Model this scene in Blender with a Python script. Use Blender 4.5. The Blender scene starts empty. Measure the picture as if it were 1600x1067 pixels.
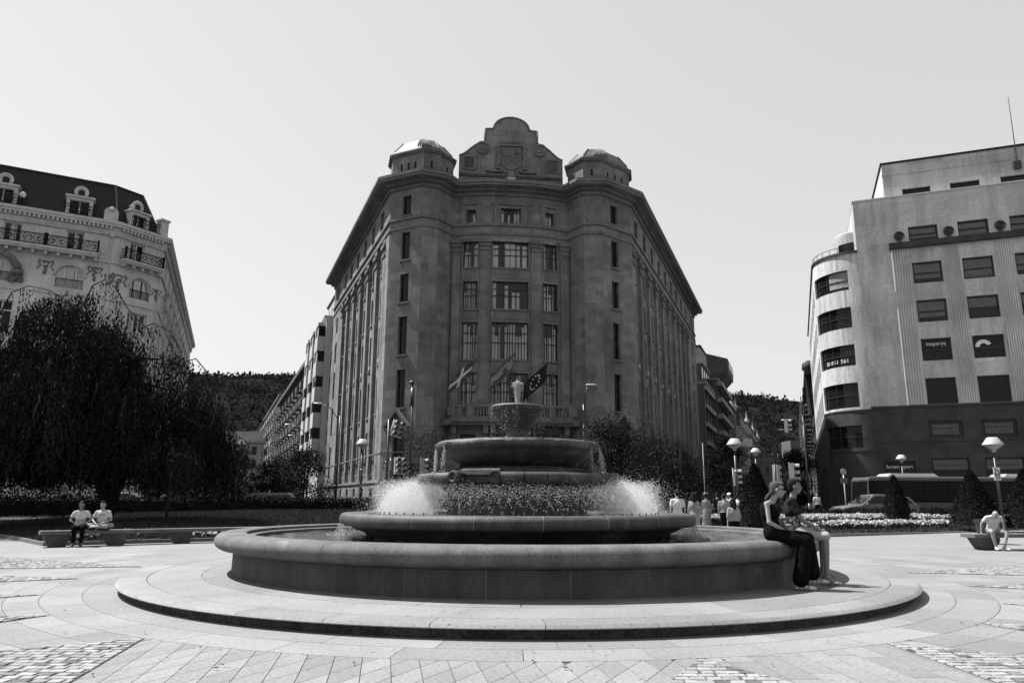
import bpy, bmesh, math, random
import numpy as np
from mathutils import Vector, Matrix
R = math.radians
random.seed(7); rng = np.random.default_rng(7)
scene = bpy.context.scene
COL = scene.collection

# ------------------------------------------------------------------ camera, sky, sun, exposure
EYE = 1.42
cd = bpy.data.cameras.new('camera'); cam = bpy.data.objects.new('camera', cd); COL.objects.link(cam)
cd.sensor_width = 36.0; cd.lens = 36.0 * 1150 / 1600; cd.clip_start = 0.1; cd.clip_end = 6000
_f = Vector((0, math.cos(R(12.069)), math.sin(R(12.069))))
_m = _f.to_track_quat('-Z', 'Y').to_matrix().to_4x4() @ Matrix.Rotation(R(0.256), 4, 'Z')
cam.matrix_world = Matrix.Translation((0, 0, EYE)) @ _m
scene.camera = cam

SUN_EL = R(57); SUN_DIR = Vector((-0.93, 0.36, 0)).normalized()
world = bpy.data.worlds.new('World'); scene.world = world; world.use_nodes = True
wn = world.node_tree.nodes; wl = world.node_tree.links
wn.clear()
sky = wn.new('ShaderNodeTexSky'); sky.sky_type = 'NISHITA'; sky.sun_disc = False
sky.sun_elevation = SUN_EL; sky.sun_rotation = math.atan2(SUN_DIR.x, SUN_DIR.y)
sky.air_density = 3.0; sky.dust_density = 0.4; sky.ozone_density = 1.0; sky.altitude = 20
bw = wn.new('ShaderNodeRGBToBW'); bg = wn.new('ShaderNodeBackground'); wo = wn.new('ShaderNodeOutputWorld')
bg.inputs['Strength'].default_value = 0.07
veil = wn.new('ShaderNodeMix'); veil.data_type = 'FLOAT'; veil.inputs[0].default_value = .55; veil.inputs[3].default_value = 5.3      # thin even high cloud over the clear sky
wl.new(sky.outputs[0], bw.inputs[0]); wl.new(bw.outputs[0], veil.inputs[2]); wl.new(veil.outputs[0], bg.inputs['Color']); wl.new(bg.outputs[0], wo.inputs[0])
ld = bpy.data.lights.new('sun', 'SUN'); ld.energy = 5.0; ld.angle = R(0.53); ld.color = (1, 1, 1)
sun = bpy.data.objects.new('sun', ld); COL.objects.link(sun)
_sd = Vector((SUN_DIR.x * math.cos(SUN_EL), SUN_DIR.y * math.cos(SUN_EL), math.sin(SUN_EL)))
sun.rotation_euler = _sd.to_track_quat('Z', 'Y').to_euler(); sun.location = (-40, 20, 80)
scene.view_settings.view_transform = 'Standard'; scene.view_settings.look = 'None'
scene.view_settings.gamma = 1.0; scene.view_settings.use_curve_mapping = False
scene.view_settings.exposure = 1.05

# ------------------------------------------------------------------ materials (the photograph is black and white)
MATS = {}
def mat(name, v, rough=0.8, var=0.25, scale=1.5, bump=0.0, bscale=20.0, spec=0.3, metal=0.0, kind=None, **k):
    if name in MATS: return MATS[name]
    m = bpy.data.materials.new(name); m.use_nodes = True; MATS[name] = m
    nt = m.node_tree; n = nt.nodes; l = nt.links; p = n['Principled BSDF']
    p.inputs['Roughness'].default_value = rough; p.inputs['Metallic'].default_value = metal
    p.inputs['Specular IOR Level'].default_value = spec
    tc = n.new('ShaderNodeTexCoord'); geo = n.new('ShaderNodeNewGeometry')
    def math_(op, a, b):
        q = n.new('ShaderNodeMath'); q.operation = op
        for i, s in enumerate((a, b)):
            if isinstance(s, (int, float)): q.inputs[i].default_value = s
            else: l.new(s, q.inputs[i])
        return q.outputs[0]
    def noise(sc, det=4, vec=None, rgh=0.6):
        q = n.new('ShaderNodeTexNoise'); q.inputs['Scale'].default_value = sc; q.inputs['Detail'].default_value = det
        q.inputs['Roughness'].default_value = rgh
        l.new(vec if vec is not None else geo.outputs['Position'], q.inputs['Vector']); return q.outputs['Fac']
    val = None
    if kind == 'ashlar' or kind == 'stained':
        b = n.new('ShaderNodeTexBrick'); l.new(tc.outputs['UV'], b.inputs['Vector'])
        b.inputs['Color1'].default_value = (1, 1, 1, 1); b.inputs['Color2'].default_value = (k.get('tint', .78),) * 3 + (1,)
        b.inputs['Mortar'].default_value = (k.get('joint', .72),) * 3 + (1,)
        b.inputs['Scale'].default_value = 1; b.inputs['Mortar Size'].default_value = k.get('ms', .012)
        b.inputs['Brick Width'].default_value = k.get('bw', 1.5); b.inputs['Row Height'].default_value = k.get('bh', .62)
        b.inputs['Bias'].default_value = -.1
        rb = n.new('ShaderNodeRGBToBW'); l.new(b.outputs['Color'], rb.inputs[0])
        val = math_('MULTIPLY', rb.outputs[0], v)
    if kind == 'tile':          # individual random value per object
        oi = n.new('ShaderNodeObjectInfo'); r_ = math_('MULTIPLY', oi.outputs['Random'], k.get('rnd', .3) * v)
        val = math_('ADD', r_, v * (1 - k.get('rnd', .3) * .5))
    if kind == 'cobble':
        oi = n.new('ShaderNodeObjectInfo') if not k.get('joined') else None
        if oi: r = oi.outputs['Random']
        else:
            at = n.new('ShaderNodeAttribute'); at.attribute_name = 'tone'; r = at.outputs['Fac']
        cr = n.new('ShaderNodeValToRGB'); l.new(r, cr.inputs[0]); e = cr.color_ramp.elements
        e[0].position = 0; e[0].color = (.15, .15, .15, 1); e[1].position = 1; e[1].color = (.56, .56, .56, 1)
        for pos, c_ in ((.08, .2), (.13, .38), (.5, .46)):
            el = e.new(pos); el.color = (c_, c_, c_, 1)
        rb = n.new('ShaderNodeRGBToBW'); l.new(cr.outputs[0], rb.inputs[0]); val = math_('MULTIPLY', rb.outputs[0], v)
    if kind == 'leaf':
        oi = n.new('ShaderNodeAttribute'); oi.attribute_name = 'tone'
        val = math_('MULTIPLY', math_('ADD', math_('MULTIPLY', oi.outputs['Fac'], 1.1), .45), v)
    nz = noise(scale, 5)
    def spread(s_, lo, hi, w=.16):
        q = n.new('ShaderNodeMapRange'); l.new(s_, q.inputs[0]); q.inputs[1].default_value = .5 - w; q.inputs[2].default_value = .5 + w; q.inputs[3].default_value = lo; q.inputs[4].default_value = hi; return q.outputs[0]
    f = spread(nz, 1 - var, 1 + var, .22)
    val = math_('MULTIPLY', f, val if val is not None else v)
    if kind == 'stained' or k.get('streak'):        # dirt running down walls
        mp = n.new('ShaderNodeMapping'); mp.inputs['Scale'].default_value = (k.get('sx', 2.2), .10, 1); l.new(tc.outputs['UV'], mp.inputs[0])
        s = noise(1.0, 5, mp.outputs[0], .7)
        sr = n.new('ShaderNodeMapRange'); l.new(s, sr.inputs[0])
        sr.inputs[1].default_value = .42; sr.inputs[2].default_value = .72; sr.inputs[3].default_value = 1; sr.inputs[4].default_value = k.get('streak', .55)
        val = math_('MULTIPLY', val, sr.outputs[0])
    if k.get('lime'):            # pale lime and dark damp runs down the stone
        mp = n.new('ShaderNodeMapping'); mp.inputs['Scale'].default_value = (2.6, 2.6, .5); l.new(geo.outputs['Position'], mp.inputs[0]); s = noise(1.0, 5, mp.outputs[0], .65)
        val = math_('MULTIPLY', val, spread(s, 1 - k['lime'] * .6, 1 + k['lime'], .17))
        s = noise(.9, 3); sr = n.new('ShaderNodeMapRange'); l.new(s, sr.inputs[0]); sr.inputs[1].default_value = .60; sr.inputs[2].default_value = .64; sr.inputs[3].default_value = 1; sr.inputs[4].default_value = 1 + k['lime']; val = math_('MULTIPLY', val, sr.outputs[0])
    if k.get('spots'):
        s = noise(k.get('spscale', 9), 2)
        sr = n.new('ShaderNodeMapRange'); l.new(s, sr.inputs[0])
        sr.inputs[1].default_value = k.get('spt', .70); sr.inputs[2].default_value = k.get('spt', .70) + .05; sr.inputs[3].default_value = 1; sr.inputs[4].default_value = k['spots']
        val = math_('MULTIPLY', val, sr.outputs[0])
    if k.get('fine'):
        val = math_('MULTIPLY', val, spread(noise(k.get('fscale', 90), 3), 1 - k['fine'], 1 + k['fine'], .18))
    cc = n.new('ShaderNodeCombineColor')
    for i in range(3): l.new(val, cc.inputs[i])
    l.new(cc.outputs[0], p.inputs['Base Color'])
    if bump:
        bp = n.new('ShaderNodeBump'); bp.inputs['Strength'].default_value = bump; bp.inputs['Distance'].default_value = k.get('bd', .02)
        l.new(noise(bscale, k.get('bdet', 4)), bp.inputs['Height']); l.new(bp.outputs[0], p.inputs['Normal'])
    if k.get('translucent'):
        tr = n.new('ShaderNodeBsdfTranslucent'); mx = n.new('ShaderNodeMixShader'); mx.inputs[0].default_value = k['translucent']
        l.new(cc.outputs[0], tr.inputs[0]); l.new(p.outputs[0], mx.inputs[1]); l.new(tr.outputs[0], mx.inputs[2])
        l.new(mx.outputs[0], n['Material Output'].inputs['Surface'])
    return m

def glass_mat(name, tint=.55, rough=.03, refl=.12):
    m = bpy.data.materials.new(name); m.use_nodes = True; nt = m.node_tree; n = nt.nodes; l = nt.links
    n.remove(n['Principled BSDF'])
    g = n.new('ShaderNodeBsdfGlossy'); g.inputs['Roughness'].default_value = rough; g.inputs['Color'].default_value = (.9, .9, .9, 1)
    t = n.new('ShaderNodeBsdfTransparent'); t.inputs['Color'].default_value = (tint, tint, tint, 1)
    fr = n.new('ShaderNodeFresnel'); fr.inputs['IOR'].default_value = 1.45
    mx = n.new('ShaderNodeMixShader'); l.new(fr.outputs[0], mx.inputs[0]); l.new(t.outputs[0], mx.inputs[1]); l.new(g.outputs[0], mx.inputs[2])
    l.new(mx.outputs[0], n['Material Output'].inputs['Surface']); return m

M = dict(
    stone=mat('main_building_stone', .19, .9, .3, .16, .3, 14, kind='ashlar', tint=.62, joint=.78, streak=.55, fine=.22, fscale=9, sx=.5, ms=.02),
    stone_trim=mat('main_building_trim', .14, .9, .25, .5, .3, 18, fine=.2, fscale=9, streak=.6, sx=.8),
    stone_dark=mat('main_building_plinth', .075, .9, .25, .8, .3, 18, kind='ashlar', bw=1.8, bh=.8),
    lead=mat('lead_roof', .085, .6, .25, 1.2, .2, 10, streak=.6, sx=3),
    frame_dark=mat('dark_window_frame', .02, .5, .1), frame_light=mat('light_window_frame', .5, .6, .1),
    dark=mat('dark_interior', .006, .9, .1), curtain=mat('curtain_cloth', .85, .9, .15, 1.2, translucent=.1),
    blind=mat('window_blind', .2, .8, .2, 2.0),
    pane_dark=mat('dark_pane', .008, .12, .1, spec=.22), glass=glass_mat('window_glass', .85),
    plaster=mat('hotel_plaster', .46, .9, .2, .4, .1, 8, streak=.72, sx=.6), hotel_trim=mat('hotel_trim', .40, .9, .2, 2, .2, 20, fine=.15),
    slate=mat('slate_roof', .011, .75, .3, 1.5, .3, 20, streak=.6), iron=mat('wrought_iron', .006, .7, .1, spec=.1),
    orn=mat('hotel_ornament', .12, .9, .3, 4, .4, 30),
    deco=mat('pale_facade_stone', .50, .9, .2, .2, .1, 8, kind='ashlar', tint=.78, joint=.82, bw=2.6, bh=1.7, ms=.014, streak=.55, sx=.8, fine=.12, fscale=5),
    deco_flute=mat('fluted_stone', .47, .9, .3, .35, .1, 8, kind='ashlar', bw=3, bh=1.6, tint=.8, joint=.8),
    deco_base=mat('dark_granite_cladding', .034, .6, .5, .9, .1, 8, kind='ashlar', tint=.85, joint=.8, bw=2.4, bh=2.7, ms=.01, spots=1.6, spscale=3),
    asphalt=mat('asphalt', .04, .9, .2, 3, .3, 60), kerb=mat('kerb_stone', .14, .85, .3, 3, .3, 30, fine=.2),
    joint=mat('paving_joint', .055, .95, .2, 5), slab=mat('paving_slab', .182, .8, .12, .9, .2, 60, kind='tile', rnd=.27, fine=.18, spots=.45, spscale=11, fscale=26, spt=.665, streak=.86, sx=.6),
    pave=mat('plaza_stone', .176, .85, .12, .5, .15, 40, fine=.18, spots=.5, fscale=16, spscale=7, spt=.665),
    cobble=mat('cobble', .48, .85, .12, 8, .3, 50, kind='cobble', fine=.1),
    cobble_j=mat('cobble_joined', .48, .85, .12, 8, .3, 50, kind='cobble', joined=True, fine=.1),
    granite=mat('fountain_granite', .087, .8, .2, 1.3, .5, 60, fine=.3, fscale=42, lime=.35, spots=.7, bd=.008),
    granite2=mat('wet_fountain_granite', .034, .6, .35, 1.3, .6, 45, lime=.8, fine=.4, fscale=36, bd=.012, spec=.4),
    granite_w=mat('shaded_stained_granite', .058, .8, .25, 1.6, .5, 60, lime=.4, fine=.3, fscale=42, bd=.008, streak=.7, sx=2), riser=mat('shaded_stained_riser', .04, .9, .6, 2.2, .5, 40, fine=.5, fscale=20),  # stains plus painted shade: wall below the rim, riser below its edge stone
    mortar=mat('pale_mortar', .24, .9, .2, 9),
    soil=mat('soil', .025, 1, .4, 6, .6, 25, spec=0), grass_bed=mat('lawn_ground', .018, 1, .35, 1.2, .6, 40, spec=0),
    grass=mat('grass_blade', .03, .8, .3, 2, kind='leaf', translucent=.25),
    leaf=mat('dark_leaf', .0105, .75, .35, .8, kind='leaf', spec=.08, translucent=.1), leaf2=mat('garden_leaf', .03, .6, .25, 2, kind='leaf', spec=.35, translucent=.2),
    flower=mat('white_petals', .5, .7, .12, 20, translucent=.2), bark=mat('bark', .014, .9, .4, 6, .8, 25), twig=mat('twig', .06, .8, .3, 8),
    hill=mat('hill_wood', .011, 1, .5, .03, 0, spec=0, fine=.5, fscale=.3), hill_tree=mat('hill_foliage', .016, 1, .5, .02, spec=0, translucent=.4),
    metal=mat('painted_metal_dark', .02, .4, .1, spec=.5), metal_l=mat('pale_metal', .45, .35, .1, spec=.5, metal=.3),
    white=mat('white_paint', .5, .5, .06), lamp=mat('lamp_shade', .35, .4, .1, spec=.5), black=mat('black_plastic', .008, .6, .1, spec=.06),
    lens=mat('signal_lens', .04, .2, .1), tl=mat('signal_body', .25, .5, .15),
    car=mat('car_paint', .08, .25, .05, spec=.6), car2=mat('car_paint_pale', .5, .25, .05, spec=.6), carglass=mat('car_glass', .008, .1, .1, spec=.3), tyre=mat('tyre', .015, .8, .1), rim=mat('wheel_rim', .3, .4, .1, metal=.5),
    bus_skirt=mat('bus_skirt', .055, .35, .08, spec=.5), bus_roof=mat('bus_roof', .28, .4, .1), bus_glass=mat('bus_glass', .006, .2, .1, spec=.12),
    skin=mat('skin', .24, .6, .06, 3), skin_d=mat('tanned_skin', .15, .6, .06, 3), hair=mat('dark_hair', .010, .7, .3, 20, .6, 40, spec=.1), hair_l=mat('fair_hair', .06, .7, .4, 25, .8, 60, spec=.15),
    c_black=mat('black_cloth', .005, .95, .2, 5, .7, 7, bd=.04, bdet=1, spec=.05), c_dark=mat('dark_cloth', .016, .95, .2, 5, .7, 7, bd=.04, bdet=1, spec=.08), c_white=mat('white_cloth', .42, .85, .06, 4, .7, 7, bd=.04, bdet=1), c_mid=mat('grey_cloth', .18, .9, .15, 5, .7, 7, bd=.04, bdet=1), c_pale=mat('beige_cloth', .2, .9, .12, 5, .7, 7, bd=.04, bdet=1), c_cream=mat('pale_trouser_cloth', .3, .9, .1, 4, .7, 7, bd=.04, bdet=1),
    print=mat('print_dark', .03, .8, .05), print_l=mat('print_light', .6, .7, .05), print_m=mat('print_grey', .08, .6, .1),
    b_bright=mat('bright_white_render', .42, .85, .1, .4, streak=.8),
    brick=mat('red_brick_wall', .10, .9, .25, 2, kind='ashlar', bw=.6, bh=.25),
    b_white=mat('white_render', .24, .85, .12, .4, streak=.75), b_brown=mat('brown_render', .05, .9, .2, .5, streak=.7), b_mid=mat('grey_render', .075, .9, .2, .5, streak=.7), b_dark=mat('dark_cladding', .03, .7, .3, .6),
)
# water: dark, glossy, rippled
def water_mat():
    m = mat('basin_water', .06, .08, .15, 2, .6, 9, spec=.6, bd=.03); return m
M['water'] = water_mat()
M['spray'] = mat('water_droplets', .85, .5, .03, 2, translucent=.5)
M['stream'] = mat('falling_water', .62, .25, .2, 25, translucent=.45, bump=.5)

# ------------------------------------------------------------------ mesh helpers
class Frame:
    """vertical facade frame: u runs left to right seen from outside, d points outwards"""
    def __init__(s, x, y, ang=None, to=None):
        s.o = np.array((x, y), float)
        if to is not None:
            v = np.array(to, float) - s.o; s.len = float(np.hypot(*v)); s.u = v / s.len
        else: s.u = np.array((math.cos(R(ang)), math.sin(R(ang)))); s.len = 0
        s.n = np.array((s.u[1], -s.u[0]))
    def p(s, u, z, d=0.0):
        q = s.o + s.u * u + s.n * d; return (q[0], q[1], z)

class MB:
    def __init__(s): s.v = []; s.f = []
    def quad(s, a, b, c, d):
        i = len(s.v); s.v += [a, b, c, d]; s.f.append((i, i + 1, i + 2, i + 3)); return s
    def poly(s, pts):
        i = len(s.v); s.v += list(pts); s.f.append(tuple(range(i, i + len(pts)))); return s
    def hexa(s, b, t):
        i = len(s.v); s.v += list(b) + list(t)
        s.f += [(i + 3, i + 2, i + 1, i), (i + 4, i + 5, i + 6, i + 7)]
        for k in range(4): s.f.append((i + k, i + (k + 1) % 4, i + 4 + (k + 1) % 4, i + 4 + k))
        return s
    def box(s, x0, x1, y0, y1, z0, z1):
        return s.hexa([(x0, y0, z0), (x1, y0, z0), (x1, y1, z0), (x0, y1, z0)], [(x0, y0, z1), (x1, y0, z1), (x1, y1, z1), (x0, y1, z1)])
    def fbox(s, F, u0, u1, z0, z1, d0, d1):
        a = [F.p(u0, 0, d1)[:2], F.p(u1, 0, d1)[:2], F.p(u1, 0, d0)[:2], F.p(u0, 0, d0)[:2]]
        return s.hexa([q + (z0,) for q in map(tuple, a)], [q + (z1,) for q in map(tuple, a)])
    def prism(s, poly, z0, z1):
        n = len(poly); i = len(s.v)
        s.v += [(x, y, z0) for x, y in poly] + [(x, y, z1) for x, y in poly]
        s.f.append(tuple(range(i + n - 1, i - 1, -1))); s.f.append(tuple(range(i + n, i + 2 * n)))
        for k in range(n): s.f.append((i + k, i + (k + 1) % n, i + n + (k + 1) % n, i + n + k))
        return s
    def fprism(s, F, poly, d0, d1):
        """polygon in (u,z), anticlockwise seen from outside, from depth d0 to d1"""
        n = len(poly); i = len(s.v)
        s.v += [F.p(u, z, d1) for u, z in poly] + [F.p(u, z, d0) for u, z in poly]
        s.f.append(tuple(range(i, i + n))); s.f.append(tuple(range(i + 2 * n - 1, i + n - 1, -1)))
        for k in range(n): s.f.append((i + (k + 1) % n, i + k, i + n + k, i + n + (k + 1) % n))
        return s
    def tube(s, pts, rad, n=8, caps=True):
        pts = [Vector(p) for p in pts]
        if isinstance(rad, (int, float)): rad = [rad] * len(pts)
        base = len(s.v); ref = None
        for k, p in enumerate(pts):
            t = (pts[min(k + 1, len(pts) - 1)] - pts[max(k - 1, 0)]).normalized()
            if ref is None: ref = t.orthogonal().normalized()
            a = (ref - t * ref.dot(t))
            a = a.normalized() if a.length > 1e-6 else t.orthogonal().normalized()
            ref = a; b = t.cross(a)
            for j in range(n):
                w = 2 * math.pi * j / n; q = p + (a * math.cos(w) + b * math.sin(w)) * rad[k]; s.v.append(tuple(q))
        for k in range(len(pts) - 1):
            for j in range(n):
                o = base + k * n; s.f.append((o + j, o + (j + 1) % n, o + n + (j + 1) % n, o + n + j))
        if caps:
            s.f.append(tuple(base + j for j in range(n - 1, -1, -1))); o = base + (len(pts) - 1) * n; s.f.append(tuple(o + j for j in range(n)))
        return s
    def lathe(s, prof, n=48, a0=0.0, a1=2 * math.pi, c=(0, 0), sy=1.0, closed_prof=False, wob=None):
        """prof: list of (r,z)"""
        full = abs(a1 - a0 - 2 * math.pi) < 1e-6; na = n if full else n + 1; m = len(prof); base = len(s.v)
        for k in range(na):
            a = a0 + (a1 - a0) * k / n; ca, sa = math.cos(a), math.sin(a)
            for j, (r, z) in enumerate(prof):
                w = wob(a, j) if wob else 0
                s.v.append((c[0] + (r + w) * ca, c[1] + (r + w) * sa * sy, z))
        for k in range(n):
            k2 = (k + 1) % na
            for j in range(m if closed_prof else m - 1):
                j2 = (j + 1) % m
                s.f.append((base + k * m + j, base + k2 * m + j, base + k2 * m + j2, base + k * m + j2))
        if closed_prof and not full:
            s.f.append(tuple(base + j for j in range(m))); s.f.append(tuple(base + n * m + j for j in range(m - 1, -1, -1)))
        return s
    def sphere(s, c, r, n=10, m=7, rot=None):
        if isinstance(r, (int, float)): r = (r, r, r)
        base = len(s.v)
        for i in range(m + 1):
            th = math.pi * i / m
            for j in range(n):
                ph = 2 * math.pi * j / n
                q = Vector((r[0] * math.sin(th) * math.cos(ph), r[1] * math.sin(th) * math.sin(ph), r[2] * math.cos(th)))
                if rot: q = rot @ q
                s.v.append((c[0] + q.x, c[1] + q.y, c[2] + q.z))
        for i in range(m):
            for j in range(n):
                a, b = base + i * n + j, base + i * n + (j + 1) % n; s.f.append((a, a + n, b + n, b))
        return s
    def mesh(s, name, smooth=False):
        me = bpy.data.meshes.new(name); me.from_pydata([tuple(map(float, q)) for q in s.v], [], s.f)
        if smooth: me.polygons.foreach_set('use_smooth', [True] * len(me.polygons))
        metric_uv(me); me.update(); return me
    def build(s, name, m, parent=None, smooth=False, angle=None):
        me = s.mesh(name, smooth); me.materials.append(M[m] if isinstance(m, str) else m)
        if angle: me.set_sharp_from_angle(angle=R(angle))
        return link(name, me, parent)

def metric_uv(me):
    nl = len(me.loops)
    if nl == 0: return
    co = np.empty(len(me.vertices) * 3, np.float32); me.vertices.foreach_get('co', co); co = co.reshape(-1, 3)
    li = np.empty(nl, np.int32); me.loops.foreach_get('vertex_index', li)
    no = np.empty(len(me.polygons) * 3, np.float32); me.polygons.foreach_get('normal', no); no = no.reshape(-1, 3)
    tot = np.empty(len(me.polygons), np.int32); me.polygons.foreach_get('loop_total', tot)
    nn = np.repeat(no, tot, axis=0); p = co[li]
    t = np.stack([-nn[:, 1], nn[:, 0]], 1); ln = np.hypot(t[:, 0], t[:, 1]); ln[ln < 1e-6] = 1; t /= ln[:, None]
    uv = np.stack([p[:, 0] * t[:, 0] + p[:, 1] * t[:, 1], p[:, 2]], 1)
    fl = np.abs(nn[:, 2]) > .75; uv[fl] = p[fl, :2]
    me.uv_layers.new(name='UVMap').data.foreach_set('uv', uv.astype(np.float32).ravel())

def link(name, me, parent=None):
    o = bpy.data.objects.new(name, me); COL.objects.link(o)
    if parent is not None: o.parent = parent
    return o
def tag(o, label=None, cat=None, group=None, kind=None):
    if label: o['label'] = label
    if cat: o['category'] = cat
    if group: o['group'] = group
    if kind: o['kind'] = kind
    return o
def thing(name, label, cat, loc=(0, 0, 0), rz=0, group=None):
    o = bpy.data.objects.new(name, None); COL.objects.link(o); o.location = loc; o.rotation_euler = (0, 0, rz); o.empty_display_size = .3
    return tag(o, label, cat, group)
def copy_tree(o, parent=None):
    c = o.copy(); COL.objects.link(c)
    if parent is not None: c.parent = parent
    for ch in list(o.children): copy_tree(ch, c)
    return c
def quads_np(name, V, m, parent=None, tone=None, fv=4):
    """V: (N,fv,3) separate faces"""
    N = len(V); me = bpy.data.meshes.new(name)
    me.vertices.add(N * fv); me.vertices.foreach_set('co', V.astype(np.float32).ravel())
    me.loops.add(N * fv); me.loops.foreach_set('vertex_index', np.arange(N * fv, dtype=np.int32))
    me.polygons.add(N); me.polygons.foreach_set('loop_start', np.arange(0, N * fv, fv, dtype=np.int32)); me.polygons.foreach_set('loop_total', np.full(N, fv, np.int32))
    if tone is not None:
        at = me.attributes.new('tone', 'FLOAT', 'POINT'); at.data.foreach_set('value', np.repeat(tone, fv).astype(np.float32))
    me.update(); me.validate(); me.materials.append(M[m] if isinstance(m, str) else m)
    return link(name, me, parent)
def leaves(name, C, size, m, parent=None, droop=0.0, aspect=.55, tone=None):
    C = np.asarray(C, float); N = len(C)
    d = rng.normal(size=(N, 3)); d[:, 2] -= droop; d /= np.linalg.norm(d, axis=1)[:, None]
    e = rng.normal(size=(N, 3)); e -= d * (e * d).sum(1)[:, None]; e /= np.linalg.norm(e, axis=1)[:, None]
    s = (size * rng.uniform(.6, 1.35, N))[:, None]
    V = np.stack([C, C + d * s * .5 + e * s * aspect * .5, C + d * s, C + d * s * .5 - e * s * aspect * .5], 1)
    return quads_np(name, V, m, parent, rng.random(N) if tone is None else tone)

def wall_holes(mb, F, u0, u1, z0, z1, holes, depth=.35, d=0.0, back=False):
    us = sorted({u0, u1} | {h[0] for h in holes} | {h[1] for h in holes}); zs = sorted({z0, z1} | {h[2] for h in holes} | {h[3] for h in holes})
    us = [u for u in us if u0 - 1e-6 <= u <= u1 + 1e-6]; zs = [z for z in zs if z0 - 1e-6 <= z <= z1 + 1e-6]
    for a, b in zip(us[:-1], us[1:]):
        run = None
        for c, e in zip(zs[:-1], zs[1:]):
            um, zm = (a + b) / 2, (c + e) / 2
            if not any(h[0] < um < h[1] and h[2] < zm < h[3] for h in holes):
                mb.quad(F.p(a, c, d), F.p(b, c, d), F.p(b, e, d), F.p(a, e, d))
    for h in holes:
        a, b, c, e = h[:4]; g = d - depth
        mb.quad(F.p(a, c, d), F.p(a, e, d), F.p(a, e, g), F.p(a, c, g)); mb.quad(F.p(b, c, g), F.p(b, e, g), F.p(b, e, d), F.p(b, c, d))
        mb.quad(F.p(a, c, g), F.p(b, c, g), F.p(b, c, d), F.p(a, c, d)); mb.quad(F.p(a, e, d), F.p(b, e, d), F.p(b, e, g), F.p(a, e, g))
    return mb

def window(par, F, u0, u1, z0, z1, d, cols=2, rows=(.62,), fr=.06, fm='frame_dark', curtain=0, pane='dark', split=False, blind=0.0, name='window', inner=.5):
    """frame part with pane sub-parts; curtains and a dark room behind"""
    mb = MB(); t = .08
    mb.fbox(F, u0, u0 + fr, z0, z1, d - t, d); mb.fbox(F, u1 - fr, u1, z0, z1, d - t, d)
    mb.fbox(F, u0 + fr, u1 - fr, z0, z0 + fr, d - t, d); mb.fbox(F, u0 + fr, u1 - fr, z1 - fr, z1, d - t, d)
    ue = [u0 + fr + (u1 - u0 - 2 * fr) * k / cols for k in range(cols + 1)] if isinstance(cols, int) else [u0 + fr + (u1 - u0 - 2 * fr) * k for k in cols]
    ze = [z0 + fr] + [z0 + (z1 - z0) * r for r in rows] + [z1 - fr]
    for u in ue[1:-1]: mb.fbox(F, u - fr * .5, u + fr * .5, z0 + fr, z1 - fr, d - t + .01, d - .005)
    for z in ze[1:-1]: mb.fbox(F, u0 + fr, u1 - fr, z - fr * .5, z + fr * .5, d - t + .015, d - .008)
    w = mb.build(name, fm, par)
    if pane == 'dark':
        if split:
            for a, b in zip(ue[:-1], ue[1:]):
                for c, e in zip(ze[:-1], ze[1:]): MB().quad(F.p(a, c, d - .05), F.p(b, c, d - .05), F.p(b, e, d - .05), F.p(a, e, d - .05)).build('pane', 'pane_dark', w)
        else: MB().quad(F.p(u0, z0, d - .05), F.p(u1, z0, d - .05), F.p(u1, z1, d - .05), F.p(u0, z1, d - .05)).build('pane', 'pane_dark', w)
    else:
        for a, b in zip(ue[:-1], ue[1:]):
            for c, e in zip(ze[:-1], ze[1:]): MB().quad(F.p(a, c, d - .05), F.p(b, c, d - .05), F.p(b, e, d - .05), F.p(a, e, d - .05)).build('pane', 'glass', w)
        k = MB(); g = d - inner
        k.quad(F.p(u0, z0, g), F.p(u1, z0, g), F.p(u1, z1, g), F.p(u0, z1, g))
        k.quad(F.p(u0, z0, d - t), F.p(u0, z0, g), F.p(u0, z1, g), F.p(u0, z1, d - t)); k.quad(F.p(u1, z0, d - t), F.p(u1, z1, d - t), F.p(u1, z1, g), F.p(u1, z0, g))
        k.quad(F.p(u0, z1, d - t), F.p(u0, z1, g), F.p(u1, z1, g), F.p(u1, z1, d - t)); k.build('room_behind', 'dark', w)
        if curtain:
            for a, b in zip(ue[:-1], ue[1:]):
                for lo, hi, zt in ((a, a + (b - a) * random.uniform(.3, .5), 0), (b - (b - a) * random.uniform(.3, .5), b, 0)):
                    if random.random() > curtain: continue
                    c = MB(); n = 7; zz = z1 - (z1 - z0) * random.choice((0, .0, .1, .35))
                    for q in range(n):
                        x0 = lo + (hi - lo) * q / n; x1 = lo + (hi - lo) * (q + 1) / n; g0 = d - .16 - .05 * (q % 2); g1 = d - .16 - .05 * ((q + 1) % 2)
                        c.quad(F.p(x0, z0, g0), F.p(x1, z0, g1), F.p(x1, zz, g1), F.p(x0, zz, g0))
                    c.build('curtain', 'curtain', w)
        if blind:
            zb = z1 - (z1 - z0) * blind; MB().fbox(F, u0 + .02, u1 - .02, zb, z1 - .02, d - .14, d - .11).build('blind', 'blind', w)
    return w
def offset_poly(pts, d):
    """open polyline, outward to the right-hand side walking left to right (n=(uy,-ux))"""
    P = [np.array(p, float) for p in pts]; out = []
    def nrm(a, b): v = b - a; v /= np.hypot(*v); return np.array((v[1], -v[0]))
    for i, p in enumerate(P):
        if i == 0: out.append(p + nrm(P[0], P[1]) * d)
        elif i == len(P) - 1: out.append(p + nrm(P[-2], P[-1]) * d)
        else:
            n1, n2 = nrm(P[i - 1], P[i]), nrm(P[i], P[i + 1]); b = n1 + n2; b /= np.hypot(*b); out.append(p + b * d / max(.35, float(b @ n1)))
    return out
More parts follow.
